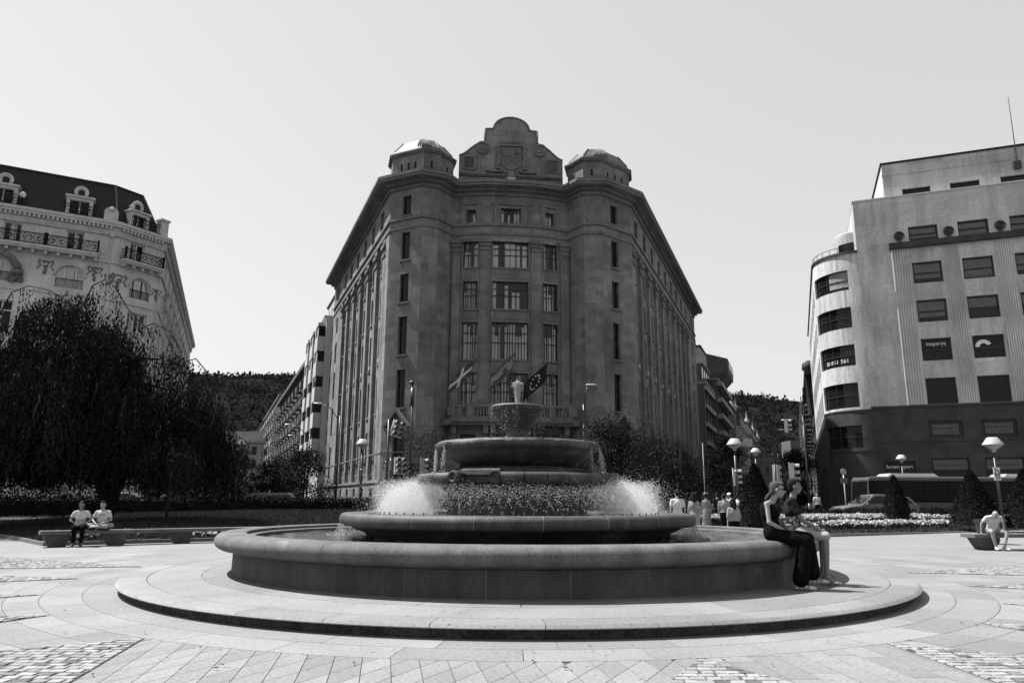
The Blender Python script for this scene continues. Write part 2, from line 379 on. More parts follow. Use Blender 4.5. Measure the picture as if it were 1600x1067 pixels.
def belt(mb, line, z0, z1, d0, d1):
    """moulding of rectangular section swept along a facade polyline"""
    a, b = offset_poly(line, d0), offset_poly(line, d1)
    for k in range(len(line) - 1):
        mb.hexa([(*b[k], z0), (*b[k + 1], z0), (*a[k + 1], z0), (*a[k], z0)], [(*b[k], z1), (*b[k + 1], z1), (*a[k + 1], z1), (*a[k], z1)])
    return mb
def text_mesh(name, s, size, F, u, z, d, m, parent, extr=.004, align='CENTER'):
    cu = bpy.data.curves.new('txt', 'FONT'); cu.body = s; cu.size = size; cu.align_x = align; cu.align_y = 'CENTER'; cu.extrude = extr; cu.resolution_u = 3
    o = bpy.data.objects.new('txt', cu); COL.objects.link(o)
    dg = bpy.context.evaluated_depsgraph_get(); me = bpy.data.meshes.new_from_object(o.evaluated_get(dg)); bpy.data.objects.remove(o); bpy.data.curves.remove(cu)
    for v in me.vertices: x, y, q = v.co; v.co = F.p(u + x, z + y, d + q)
    me.name = name; me.materials.clear(); me.materials.append(M[m]); return link(name, me, parent)
# ------------------------------------------------------------------ ground
FX, FY = 0.118, 14.9                       # fountain centre
def pol(r, az): return (FX + r * math.sin(az), FY - r * math.cos(az))   # az from the side of the fountain nearest the camera, clockwise to +x
g = MB(); g.prism([(4000 * math.cos(a), 4000 * math.sin(a)) for a in np.linspace(0, 2 * math.pi, 49)[:-1]], -.5, -.06)
tag(g.build('ground', 'asphalt'), kind='structure')
# paved plaza, a sheet that slopes up slightly towards the ring road
def zg(x, y):
    r = math.hypot(x - FX, y - FY); return max(0.0, min(1.0, (r - 20) / 24)) * .22
def radial_sheet(name, m, r0, r1, dz, nr=14, na=72, c=(FX, FY)):
    mb = MB(); rs = np.linspace(r0, r1, nr + 1)
    for i, r in enumerate(rs):
        for k in range(na):
            a = 2 * math.pi * k / na; x, y = c[0] + r * math.cos(a), c[1] + r * math.sin(a); mb.v.append((x, y, zg(x, y) + dz))
    for i in range(nr):
        for k in range(na):
            k2 = (k + 1) % na; mb.f.append((i * na + k, (i + 1) * na + k, (i + 1) * na + k2, i * na + k2))
    return mb.build(name, m)
plaza = tag(radial_sheet('plaza_paving', 'pave', 4.0, 36.0, -.012), kind='structure')
bed = MB(); bed.lathe([(12.6, -.0085), (6.5, -.0085)], 96, R(-208), R(28), c=(FX, FY)); bed.build('joint_bed', 'joint', plaza)
road = radial_sheet('ring_road', 'asphalt', 36.0, 47.0, -.02); tag(road, kind='structure')
pvt = radial_sheet('pavement', 'pave', 47.15, 60.0, .10, nr=4); tag(pvt, kind='structure')
k = MB(); k.lathe([(46.98, .17), (46.98, .325), (47.15, .325), (47.15, .1)], 120, c=(FX, FY)); k.build('kerb', 'kerb', pvt)
k = MB(); k.lathe([(36.2, .1), (36.2, .26), (35.95, .26), (35.95, .1)], 120, c=(FX, FY)); k.build('kerb', 'kerb', plaza)

def slab_obj(poly, par=plaza, m='slab', z0=-.008, z1=0.0, name='slab'):
    c = np.mean(poly, 0); mb = MB(); mb.prism([(x - c[0], y - c[1]) for x, y in poly], z0, z1)
    o = mb.build(name, m, par); o.location = (c[0], c[1], 0); return o
def ring_slabs(r0, r1, a0, a1, n, gap=.004, par=plaza, off=0.0):
    st = (a1 - a0) / n
    for k in range(n):
        b0 = a0 + (k + off) * st + gap / r1; b1 = a0 + (k + 1 + off) * st - gap / r1; m = 4
        pts = [pol(r0 + gap, b0 + (b1 - b0) * i / m) for i in range(m + 1)] + [pol(r1 - gap, b1 - (b1 - b0) * i / m) for i in range(m + 1)]
        slab_obj(pts[::-1] if _area(pts) < 0 else pts, par)
def _area(p): return sum(p[i][0] * p[(i + 1) % len(p)][1] - p[(i + 1) % len(p)][0] * p[i][1] for i in range(len(p)))
def clip(poly, n, d):
    out = []
    for i, p in enumerate(poly):
        q = poly[(i + 1) % len(poly)]; a = p[0] * n[0] + p[1] * n[1] - d; b = q[0] * n[0] + q[1] * n[1] - d
        if a >= 0: out.append(p)
        if a * b < 0: t = a / (a - b); out.append((p[0] + (q[0] - p[0]) * t, p[1] + (q[1] - p[1]) * t))
    return out
RI, RO = 7.33, 7.86
ring_slabs(6.80, RI, R(-180), R(180), 38, off=.3); ring_slabs(RI, RO, R(-180), R(180), 40)
# front lattice of diagonal slabs
fam1, fam2 = R(-80.5), R(63.0)
d1 = np.array((math.cos(fam1), math.sin(fam1))); d2 = np.array((math.cos(fam2), math.sin(fam2)))
n1 = np.array((-d1[1], d1[0])); s1 = .255 * abs(n1[0]); n2 = np.array((-d2[1], d2[0])); s2 = .30 * abs(n2[0])
def keep_out(poly, r):
    c = np.mean(poly, 0); v = c - np.array((FX, FY)); v /= np.hypot(*v); return clip(poly, v, float(v @ np.array((FX, FY))) + r)
g_ = .0035
def az_clip(poly, azd, sg):      # keep the side sg of the radial line at azimuth azd
    if len(poly) < 3: return poly
    n = np.array((math.cos(R(azd)), math.sin(R(azd)))) * sg; return clip(poly, n, float(n @ np.array((FX, FY))) + .003)
for i in range(-22, 22):
    for j in range(-30, 34):
        o = np.array((0.02, 6.6))
        def X(a, b):      # intersection of line a of family 1 and b of family 2
            A = np.array((n1, n2)); return tuple(np.linalg.solve(A, np.array((n1 @ o + a, n2 @ o + b))))
        a0, a1, b0, b1 = i * s1 + g_, (i + 1) * s1 - g_, j * s2 + g_, (j + 1) * s2 - g_
        poly = [X(a0, b0), X(a1, b0), X(a1, b1), X(a0, b1)]
        c = np.mean(poly, 0); az = math.atan2(c[0] - FX, FY - c[1]); rr = math.hypot(c[0] - FX, c[1] - FY)
        if rr < RO - .2 or c[1] < 5.6 or not (R(-31) < az < R(14.5)): continue
        poly = az_clip(az_clip(keep_out(poly, RO + .004), -28.8, 1), 12.2, -1)
        if len(poly) < 3 or abs(_area(poly)) < .0006: continue
        slab_obj(poly if _area(poly) > 0 else poly[::-1])
for i in range(-3, 16):      # long slabs right of the lattice
    x0 = 1.62 + i * .265; j = 0; y1 = 8.1
    while y1 > 5.7:
        L = random.uniform(.7, 1.5); poly = [(x0 + .004, y1 - L + .004), (x0 + .261, y1 - L + .004), (x0 + .261, y1 - .004), (x0 + .004, y1 - .004)]; y1 -= L
        poly = [(x + (8 - y) * .07, y) for x, y in poly]; poly = keep_out(poly, RO + .004); 
        poly = az_clip(az_clip(poly, 12.3, 1), 30.9, -1)
        if len(poly) < 3 or abs(_area(poly)) < .0008: continue
        slab_obj(poly if _area(poly) > 0 else poly[::-1])
r = RO
for q in range(9):       # curved courses on both sides
    w = .42 + .1 * (q % 3)
    for a0, a1, n in ((R(-118), R(-28.9), 15), (R(31.0), R(118), 15)): ring_slabs(r, r + w, a0, a1, n, off=(0, .37, .71)[q % 3] * 0)
    r += w
# cobbled wedges that point at the fountain
cob_n = []
wedges = [(-29.5, -113, 33, 3.2), (11.8, -89.5, 28, 1.6), (28, -59.6, 28, 3.0), (44, -46, 27, 4.2), (60, -26, 24, 6), (77, -8, 22, 7), (94, 8, 20, 7),
          (-47, -140, 26, 4.2), (-64, -158, 22, 6), (-81, -172, 22, 7), (-98, 172, 20, 7)]
for az, dirn, half, L in wedges:
    ap = np.array(pol(RO + .02, R(az))); e0 = np.array((math.cos(R(dirn - half)), math.sin(R(dirn - half)))); e1 = np.array((math.cos(R(dirn + half)), math.sin(R(dirn + half))))
    tri = [tuple(ap), tuple(ap + e0 * L), tuple(ap + e1 * L)]
    slab_obj(tri if _area(tri) > 0 else tri[::-1], plaza, 'joint', -.007, .004, 'cobble_bed')
    ct = np.array((math.cos(R(dirn)), math.sin(R(dirn)))); pr = np.array((-ct[1], ct[0]))
    v = .05
    row = 0; H_ = L * math.cos(R(half))
    nl0 = np.array((-e0[1], e0[0])); nl1 = np.array((e1[1], -e1[0]))        # inward normals of the two edges
    # courses lie across the picture (along x)
    ylo = min(p[1] for p in tri); yhi = max(p[1] for p in tri); xlo = min(p[0] for p in tri); xhi = max(p[0] for p in tri)
    y = ylo + .035
    while y < yhi:
        x = xlo + random.uniform(0, .16)
        while x < xhi:
            wd = random.uniform(.095, .165); a_ = random.uniform(-.08, .08); hx, hy = wd / 2 - .005, .052 * random.uniform(.9, 1.0)
            q = [(x + px * math.cos(a_) - py * math.sin(a_), y + px * math.sin(a_) + py * math.cos(a_)) for px, py in ((-hx, -hy), (hx * random.uniform(.9, 1), -hy * random.uniform(.9, 1.0)), (hx, hy), (-hx * random.uniform(.9, 1), hy * random.uniform(.88, 1)))]
            if nl0 @ e1 < 0: nl0 = -nl0
            if nl1 @ e0 < 0: nl1 = -nl1
            q = clip(q, nl0, float(nl0 @ ap) + .006); q = clip(q, nl1, float(nl1 @ ap) + .006) if len(q) > 2 else q
            if len(q) > 2 and abs(_area(q)) > .0005 and np.hypot(*(np.mean(q, 0) - ap)) < L * .9: cob_n.append((x, y, q if _area(q) > 0 else q[::-1]))
            x += wd
        y += .116
def visible(x, y):
    return y > 5.9 and abs(x) < .70 * y + .1
vis = sorted([c for c in cob_n if visible(c[0], c[1])], key=lambda c: c[1])
near, rest = vis[:300], vis[300:]
def sett(mb, q, z0, h):
    c = np.mean(q, 0); n = len(q); i = len(mb.v); mb.v += [(x, y, z0) for x, y in q] + [(c[0] + (x - c[0]) * .92, c[1] + (y - c[1]) * .90, z0 + h + random.uniform(-.002, .002)) for x, y in q]
    mb.f.append(tuple(range(i + n, i + 2 * n))); mb.f += [(i + k, i + (k + 1) % n, i + n + (k + 1) % n, i + n + k) for k in range(n)]; return 2 * n
for x, y, q in near:
    c = np.mean(q, 0); mb = MB(); sett(mb, [(px - c[0], py - c[1]) for px, py in q], 0, .010); o = mb.build('cobble', 'cobble', plaza); o.location = (c[0], c[1], .004)
mb = MB(); tones = []
for x, y, q in rest: tones += [random.random()] * sett(mb, q, .004, .010)
co = mb.build('cobbles', 'cobble_j', plaza); co['kind'] = 'stuff'
co.data.attributes.new('tone', 'FLOAT', 'POINT').data.foreach_set('value', tones)

lit = []
for k in range(70):       # dead leaves and scraps on the paving
    y = random.uniform(6.2, 13); x = random.uniform(-.66, .66) * y
    if math.hypot(x - FX, y - FY) < 6.95: continue
    a = random.random() * 6.283; l_, w_ = random.uniform(.015, .045), random.uniform(.008, .016); c, s_ = math.cos(a), math.sin(a)
    lit.append([(x + l_ * c, y + l_ * s_, .022), (x - w_ * s_, y + w_ * c, .018), (x - l_ * c, y - l_ * s_, .020), (x + w_ * s_, y - w_ * c, .026)])
o = quads_np('litter', np.array(lit), 'bark', None); tag(o, 'scattered dead leaves and scraps on the pale paving', None, None, 'stuff')

# ------------------------------------------------------------------ fountain
fo = thing('fountain', 'tiered granite fountain with round basins and spray in the plaza centre', 'fountain', (FX, FY, 0))
PZ = .156
def stones(name, prof, n, m='granite', sy=1.0, gap=.006, seg=4, off=0.0, rmean=1.0, jit=0.0, par=fo):
    st = 2 * math.pi / n
    for k in range(n):
        a0 = (k + off) * st + gap / rmean; a1 = (k + 1 + off) * st - gap / rmean; j = random.uniform(-jit, jit)
        MB().lathe([(r, z + j) for r, z in prof], seg, a0, a1, sy=sy, closed_prof=True).build(name, m, par, True, 40)
# plinth
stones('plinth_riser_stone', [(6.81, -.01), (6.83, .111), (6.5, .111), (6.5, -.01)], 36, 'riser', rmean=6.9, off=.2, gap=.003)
pl = MB(); pl.lathe([(6.78, -.01), (6.78, .108), (6.3, .120), (4.0, .146)], 96); pl.build('plinth_core', 'joint', fo)
stones('plinth_edge_stone', [(6.80, .108), (6.915, .110), (6.918, .120), (6.872, .154), (6.862, .156), (6.485, .156), (6.485, .108)], 36, 'slab', rmean=6.9, off=.2, gap=.004)
n = 22
for k in range(n):        # flags with skewed joints
    for (r0, r1, sk) in ((5.675, 6.475, .55),):
        a0 = 2 * math.pi * (k + .12 * (k % 3)) / n; a1 = 2 * math.pi * (k + 1 + .12 * ((k + 1) % n % 3)) / n; m = 5; s0 = sk * (.10 if k % 2 else -.04); s1_ = sk * (.10 if (k + 1) % n % 2 else -.04)
        poly = [(r0 * math.cos(a0 + (a1 - a0) * i / m + .0013), r0 * math.sin(a0 + (a1 - a0) * i / m + .0013)) for i in range(m + 1)]
        poly += [(r1 * math.cos(a1 + s1_ - (a1 + s1_ - a0 - s0) * i / m - .0013), r1 * math.sin(a1 + s1_ - (a1 + s1_ - a0 - s0) * i / m - .0013)) for i in range(m + 1)]
        slab_obj(poly[::-1] if _area(poly) < 0 else poly, fo, 'slab', .13, .1555, 'plinth_slab')
stones('plinth_slab', [(5.665, .13), (5.665, .1558), (4.6, .1558), (4.6, .13)], 28, 'slab', rmean=5.6, gap=.004, seg=4)
# outer basin: wall and rounded rim, a little wider than deep
SY = 5.31 / 5.56
core = MB(); core.lathe([(5.236, .14), (5.231, .52), (5.20, .532), (5.298, .539), (5.358, .56)] + [(5.40 + .156 * math.cos(t), .70 + .131 * math.sin(t)) for t in np.linspace(-1.15, 1.45, 11)] + [(5.34, .832), (5.05, .828), (5.05, .5)], 144, sy=SY); core.build('mortar_core', 'mortar', fo, True, 40)
NB = 30
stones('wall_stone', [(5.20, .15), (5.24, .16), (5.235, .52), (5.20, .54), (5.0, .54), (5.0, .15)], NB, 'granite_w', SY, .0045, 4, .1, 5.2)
bull = [(5.20, .528), (5.30, .535), (5.36, .556)] + [(5.40 + .16 * math.cos(t), .70 + .134 * math.sin(t)) for t in np.linspace(-1.15, 1.45, 11)] + [(5.34, .836), (5.08, .834), (5.045, .826), (5.04, .70), (5.20, .62)]
stones('rim_stone', bull, NB, 'granite', SY, .004, 5, .1, 5.5)
led = MB(); led.lathe([(5.06, .80), (5.04, .775), (4.93, .775), (4.90, .765), (4.90, .5)], 96, sy=SY); led.build('inner_ledge', 'granite', fo, True, 40)
wt = MB()
for i, r_ in enumerate(np.linspace(2.2, 4.905, 30)):
    for kk in range(160):
        a = 2 * math.pi * kk / 160; wt.v.append((r_ * math.cos(a), r_ * math.sin(a) * SY, .70 + .012 * math.sin(r_ * 9 + 2.0 * math.sin(a * 5)) + .008 * math.sin(a * 31 + r_ * 5) + .008 * random.uniform(-1, 1)))
for i in range(29):
    for kk in range(160): k2 = (kk + 1) % 160; wt.f.append((i * 160 + kk, (i + 1) * 160 + kk, (i + 1) * 160 + k2, i * 160 + k2))
w_ = wt.build('water', 'water', None, True); w_.location = (FX, FY, 0); tag(w_, kind='structure')
# second basin
t2 = [(2.72, .60), (2.80, .66), (2.95, .80), (3.18, .905), (3.30, .935)] + [(3.32 + .10 * math.cos(t), 1.045 + .115 * math.sin(t)) for t in np.linspace(-1.2, 1.5, 10)] + [(3.22, 1.165), (2.90, 1.15), (2.86, 1.10), (2.86, .62)]
core = MB(); core.lathe([(2.716, .60), (2.796, .66), (2.946, .80), (3.176, .908), (3.298, .938)] + [(3.32 + .097 * math.cos(t), 1.045 + .112 * math.sin(t)) for t in np.linspace(-1.2, 1.5, 10)] + [(3.22, 1.161), (2.9, 1.146)], 144); core.build('mortar_core', 'mortar', fo, True, 40)
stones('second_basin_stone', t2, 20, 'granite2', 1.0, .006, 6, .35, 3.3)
fl = MB(); fl.lathe([(2.88, 1.09), (1.2, 1.09)], 64); fl.build('second_basin_water', 'water', fo)
# drum with four lobes and scrolls
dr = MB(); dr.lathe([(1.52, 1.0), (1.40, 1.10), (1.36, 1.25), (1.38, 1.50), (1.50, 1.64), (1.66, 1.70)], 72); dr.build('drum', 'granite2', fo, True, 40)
lobes = [21, 111, 201, 291]           # azimuth of lobe centres from the front, clockwise
def th(azd): return R(-90 + azd)
lipp = [(1.62, 1.69), (1.86, 1.70)] + [(1.92 + .075 * math.cos(t), 1.79 + .095 * math.sin(t)) for t in np.linspace(-1.3, 1.5, 8)] + [(1.86, 1.89), (1.66, 1.88)]
for lc in lobes:
    for k in range(5):
        a0 = th(lc - 30 + 12 * k + .25); a1 = th(lc - 30 + 12 * (k + 1) - .25)
        MB().lathe(lipp, 4, a0, a1, closed_prof=True).build('lobe_stone', 'granite2', fo, True, 40)
    for sgn in (-1, 1):                # scroll bosses at the ends of each lobe
        a = th(lc + sgn * 33); cx, cy = 1.84 * math.cos(a), 1.84 * math.sin(a); F = Frame(cx, cy, math.degrees(a) + 90); sb = MB()
        ring = [F.p(.105 * math.cos(t) * (1 - .32 * t / 6.28), 1.80 + .105 * math.sin(t) * (1 - .32 * t / 6.28), .13) for t in np.linspace(0, 2 * math.pi * 1.7, 34)]
        sb.tube(ring, [.026 - .0005 * i for i in range(34)], 6); sb.fprism(F, [(.115 * math.cos(t), 1.80 + .115 * math.sin(t)) for t in np.linspace(0, 2 * math.pi, 19)[:-1]], -.25, .12); sb.build('scroll', 'granite2', fo, True, 40)
    a0, a1 = th(lc + 32), th(lc + 58)
    MB().lathe([(1.35, 1.66), (1.68, 1.72), (1.74, 1.80), (1.72, 1.93), (1.66, 1.955), (1.35, 1.95)], 6, a0, a1, closed_prof=True).build('recess_stone', 'granite2', fo, True, 40)
ins = MB(); ins.lathe([(1.28, 1.7), (1.28, 1.97), (1.22, 2.02), (.98, 2.02), (.95, 1.9), (.9, 1.8)], 64); ins.build('inner_ring', 'granite2', fo, True, 40)
w3 = MB(); w3.lathe([(1.9, 1.84), (1.3, 1.84)], 64); w3.build('third_basin_water', 'water', fo)
ped = MB(); ped.lathe([(.55, 1.7), (.55, 1.86), (.42, 1.90), (.42, 1.95), (.52, 1.975)], 40); ped.build('pedestal', 'granite2', fo, True, 40)
# upper bowl with a gadrooned edge
ub = MB(); ub.lathe([(.50, 1.96), (.80, 1.985), (1.10, 2.06), (1.34, 2.17), (1.47, 2.28), (1.50, 2.325), (1.58, 2.345), (1.622, 2.40), (1.618, 2.465), (1.57, 2.508), (1.49, 2.505), (1.40, 2.46), (.4, 2.42)], 144,
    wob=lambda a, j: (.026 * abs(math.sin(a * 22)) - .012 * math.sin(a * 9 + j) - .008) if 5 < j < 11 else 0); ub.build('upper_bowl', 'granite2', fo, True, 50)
w4 = MB(); w4.lathe([(1.47, 2.488), (.1, 2.488)], 48); w4.build('upper_bowl_water', 'water', fo)
tb = MB(); tb.lathe([(.30, 2.45), (.28, 2.62), (.23, 2.68), (.23, 2.74), (.29, 2.86), (.37, 2.98), (.45, 3.09), (.50, 3.15), (.545, 3.17), (.55, 3.235), (.51, 3.27), (.44, 3.25), (.1, 3.2)], 72,
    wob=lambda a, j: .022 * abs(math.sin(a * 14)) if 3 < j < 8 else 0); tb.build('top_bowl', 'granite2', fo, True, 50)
# nozzles
for k in range(72):
    a = 2 * math.pi * k / 72
    if math.sin(a) > .75: continue
    MB().tube([(2.78 * math.cos(a), 2.78 * math.sin(a), 1.10), (2.755 * math.cos(a), 2.755 * math.sin(a), 1.185)], [.016, .012], 6).build('nozzle', 'metal', fo)
# ---- moving water
TET = np.array([(1, 1, 1), (1, -1, -1), (-1, 1, -1), (-1, -1, 1)], float) / math.sqrt(3)
def droplets(name, P, r, m='spray'):
    P = np.asarray(P, float); N = len(P); rr = (r * rng.uniform(.5, 1.5, N))[:, None, None]
    q = rng.normal(size=(N, 4)); q /= np.linalg.norm(q, axis=1)[:, None]; w, x, y, z = q.T
    Rm = np.stack([1 - 2 * (y * y + z * z), 2 * (x * y - z * w), 2 * (x * z + y * w), 2 * (x * y + z * w), 1 - 2 * (x * x + z * z), 2 * (y * z - x * w), 2 * (x * z - y * w), 2 * (y * z + x * w), 1 - 2 * (x * x + y * y)], 1).reshape(N, 3, 3)
    V = P[:, None, :] + rr * np.einsum('nij,kj->nki', Rm, TET)
    F_ = [(0, 1, 2), (0, 3, 1), (0, 2, 3), (1, 3, 2)]
    return quads_np(name, np.concatenate([V[:, f] for f in F_], 0), m, None, None, 3)
P = []
for k in range(96):           # jets that leave the ring of nozzles and fall towards the drum
    a = 2 * math.pi * (k + .5) / 96
    n_ = 500 if abs(math.cos(a)) > .80 else (260 if math.sin(a) < 0 else 90)
    for sgn in (-1, 1):
        t = rng.random(n_ // 2) ** .8; da = sgn * .16 * t + rng.normal(size=n_ // 2) * (.004 + .028 * t)
        rr = 2.74 - 1.05 * t + rng.normal(size=n_ // 2) * (.01 + .09 * t)
        zz = 1.18 + (2.0 if abs(math.cos(a)) < .8 else 2.6) * t * (1 - t * .78) * .62 + rng.normal(size=n_ // 2) * (.008 + .10 * t)
        ok = (rr > 1.45) & (zz > 1.1); P.append(np.stack([rr * np.cos(a + da), rr * np.sin(a + da), zz], 1)[ok])
for sgn in (-1, 1):           # the thick clouds at both sides, fine drops drifting outwards
    n_ = 58000; P.append(np.stack([sgn * (1.40 + 1.32 * rng.beta(2.2, 1.7, n_)), rng.normal(size=n_) * .65 - .1, 1.11 + .66 * rng.beta(1.05, 1.7, n_) + rng.normal(size=n_) * .03], 1))
    n_ = 2600; P.append(np.stack([sgn * (2.3 + rng.normal(size=n_) * .42), rng.normal(size=n_) * .9, 1.14 + np.abs(rng.normal(size=n_)) * .36], 1))
P = np.concatenate(P); P = P[(np.hypot(P[:, 0], P[:, 1]) > 1.42) & (P[:, 2] > 1.1)]
sp = droplets("water_spray", P, .0044); sp.location = (FX, FY, 0); tag(sp, 'fine white spray jets around the fountain drum', None, None, 'stuff')
# streams from the bowls
P = []; 
def stream(x0, y0, z0, z1, vx, vy, n, sp_):
    t = rng.random(n); T = math.sqrt(2 * (z0 - z1) / 9.81); tt = t * T
    P.append(np.stack([x0 + vx * tt + rng.normal(size=n) * sp_ * (.3 + t), y0 + vy * tt + rng.normal(size=n) * sp_ * (.3 + t), z0 - 4.9 * tt * tt], 1))
for a, v, n_ in ((-178, .14, 900), (-170, .1, 500), (2, .45, 900), (-6, .22, 700), (-150, .05, 260), (-30, .05, 200), (20, .3, 300), (160, .25, 300)):
    c_, s_ = math.cos(R(a)), math.sin(R(a)); stream(1.6 * c_, 1.6 * s_, 2.46, 1.85, v * c_, v * s_, n_, .016)
for k in range(20):          # drips down the small bowl
    a = rng.random() * 2 * math.pi; stream(.53 * math.cos(a), .53 * math.sin(a), 3.2, 2.5, .06 * math.cos(a), .06 * math.sin(a), 26, .03)
for sgn in (-1, 1):          # spill at both ends of the second basin
    for k in range(46):
        a = (math.pi if sgn < 0 else 0) + rng.normal() * .20; stream(3.40 * math.cos(a), 3.40 * math.sin(a), .96, .70, .1 * math.cos(a), .1 * math.sin(a), 26, .03)
    n_ = 420; P.append(np.stack([sgn * (3.45 + rng.normal(size=n_) * .12), rng.normal(size=n_) * .4, .705 + np.abs(rng.normal(size=n_)) * .04], 1))
n_ = 4200; hh = rng.random(n_) ** .7      # the jet at the top
P.append(np.stack([rng.normal(size=n_) * (.020 + .030 * hh ** 4), rng.normal(size=n_) * (.020 + .03 * hh ** 4), 3.2 + .55 * hh], 1))
n_ = 1500; t = rng.random(n_); a = rng.random(n_) * 6.28; P.append(np.stack([(.05 + .16 * t) * np.cos(a), (.05 + .16 * t) * np.sin(a), 3.22 + .13 * (1 - t) * rng.random(n_)], 1))
n_ = 2500; d_ = rng.normal(size=(n_, 3)); d_ /= np.linalg.norm(d_, axis=1)[:, None]; P.append(np.array((0, 0, 3.69)) + d_ * np.array((.065, .065, .10)) * rng.random(n_)[:, None] ** .4)
st_ = droplets('falling_water', np.concatenate(P), .0075, 'stream'); st_.location = (FX, FY, 0); tag(st_, 'thin streams and top jet of water falling from the fountain bowls', None, None, 'stuff')
# ------------------------------------------------------------------ main building
DA, AB, BC, JL = (-11.2, 63.45), (-8.06, 61.87), (-6.68, 62.45), (-5.54, 64.43)
JR, CB, BA, AD = (5.21, 65.6), (6.52, 63.7), (8.16, 63.7), (11.24, 66.3)
uL = np.array((-.366, .931)); uR = np.array((.356, .934))
EL = tuple(np.array(DA) + uL * 34.6); ER = tuple(np.array(AD) + uR * 47.5)
def bowf(t):      # bowed front between the turrets
    x = JL[0] + (JR[0] - JL[0]) * t; y = JL[1] + (JR[1] - JL[1]) * t - .95 * 4 * t * (1 - t); return (x, y)
# pier and bay edges along the front, as fractions
bay = [0.0, .085, .235, .335, .665, .765, .915, 1.0]
front = [bowf(t) for t in bay]
outline = [EL, DA, AB, BC] + [JL] + front[1:-1] + [JR, CB, BA, AD, ER]
mbd = thing('corner_office_building', 'large dark stone corner building with twin turrets and scrolled pediment behind the fountain', 'building', (0, 64, 0))
mbd.location = (0, 0, 0)
ZB = .3
ROWS = [(26.4, 28.3), (22.2, 24.8), (18.3, 20.9), (13.6, 17.0), (9.0, 12.3)]
def sill(F, u0, u1, z, par, d=.0, m='stone_trim'): MB().fbox(F, u0 - .14, u1 + .14, z - .16, z, d - .05, d + .16).build('sill', m, par)
# turret faces
def turret_face(a, b, win=None, door=False):
    F = Frame(*a, to=b); holes = []
    if win:
        c = F.len * win; w = .47
        holes = [(c - w, c + w, z0, z1) for z0, z1 in ROWS] + ([(c - .62, c + .62, ZB + .9, 6.6)] if door else [])
    mb = MB(); wall_holes(mb, F, 0, F.len, ZB, 29.6, holes, .32); mb.build('wall', 'stone', mbd)
    for h in holes:
        tall = h[3] - h[2]
        w = window(mbd, F, *h, -.26, 2, (.45, .72) if tall > 3 else (.6,), .07, pane='dark', split=True)
        if h[2] > 5: sill(F, h[0], h[1], h[2], w)
    if door:
        c = F.len * win; mb = MB(); mb.fbox(F, c - 1.15, c + 1.15, 7.0, 7.25, 0, .55)
        mb.fprism(F, [(c - 1.15, 7.25), (c + 1.15, 7.25), (c + 1.05, 7.5), (c + .08, 8.75), (c - .08, 8.75), (c - 1.05, 7.5)], .0, .12)
        for sg in (-1, 1): mb.fprism(F, ([(c, 8.62), (c + 1.2, 7.22), (c + 1.32, 7.4), (c, 8.92)] if sg > 0 else [(c, 8.92), (c - 1.32, 7.4), (c - 1.2, 7.22), (c, 8.62)]), .12, .6)
        mb.build('door_pediment', 'stone_trim', mbd)
        for sg in (-1, 1): MB().fbox(F, c + sg * .95 - .12, c + sg * .95 + .12, 6.3, 7.0, 0, .4).build('door_bracket', 'stone_trim', mbd)
    return F
turret_face(DA, AB, .52, True); turret_face(AB, BC); turret_face(BC, JL)
turret_face(JR, CB); turret_face(CB, BA); turret_face(BA, AD, .42, True)
# lower courses round the whole front
line_all = [tuple(p) for p in outline]
for z0, z1, dd, m in ((25.95, 26.2, .16, 'stone_trim'), (25.1, 25.3, .10, 'stone_trim'), (28.9, 29.25, .18, 'stone_trim'), (2.75, 3.0, .12, 'stone_trim'), (5.2, 5.3, .05, 'stone_trim')):
    belt(MB(), line_all, z0, z1, -.05, dd).build('string_course', m, mbd)
belt(MB(), line_all, ZB - .3, 1.6, -.05, .10).build('plinth_course', 'stone_dark', mbd)
# cornice
belt(MB(), line_all, 29.25, 29.5, -.3, .55).build('cornice_bed', 'stone_trim', mbd)
belt(MB(), line_all, 29.5, 29.72, -.3, 1.25).build('cornice_soffit', 'stone_trim', mbd)
belt(MB(), line_all, 29.72, 30.0, -.3, 1.35).build('cornice_edge', 'stone_trim', mbd)
belt(MB(), line_all, 30.0, 30.06, -.3, 1.28).build('cornice_flashing', 'lead', mbd)
rf = MB(); rp = [tuple(p) for p in offset_poly(line_all, .9)]; rf.poly([(x, y, 30.04) for x, y in rp][::-1]); rf.build('roof', 'stone_dark', mbd)
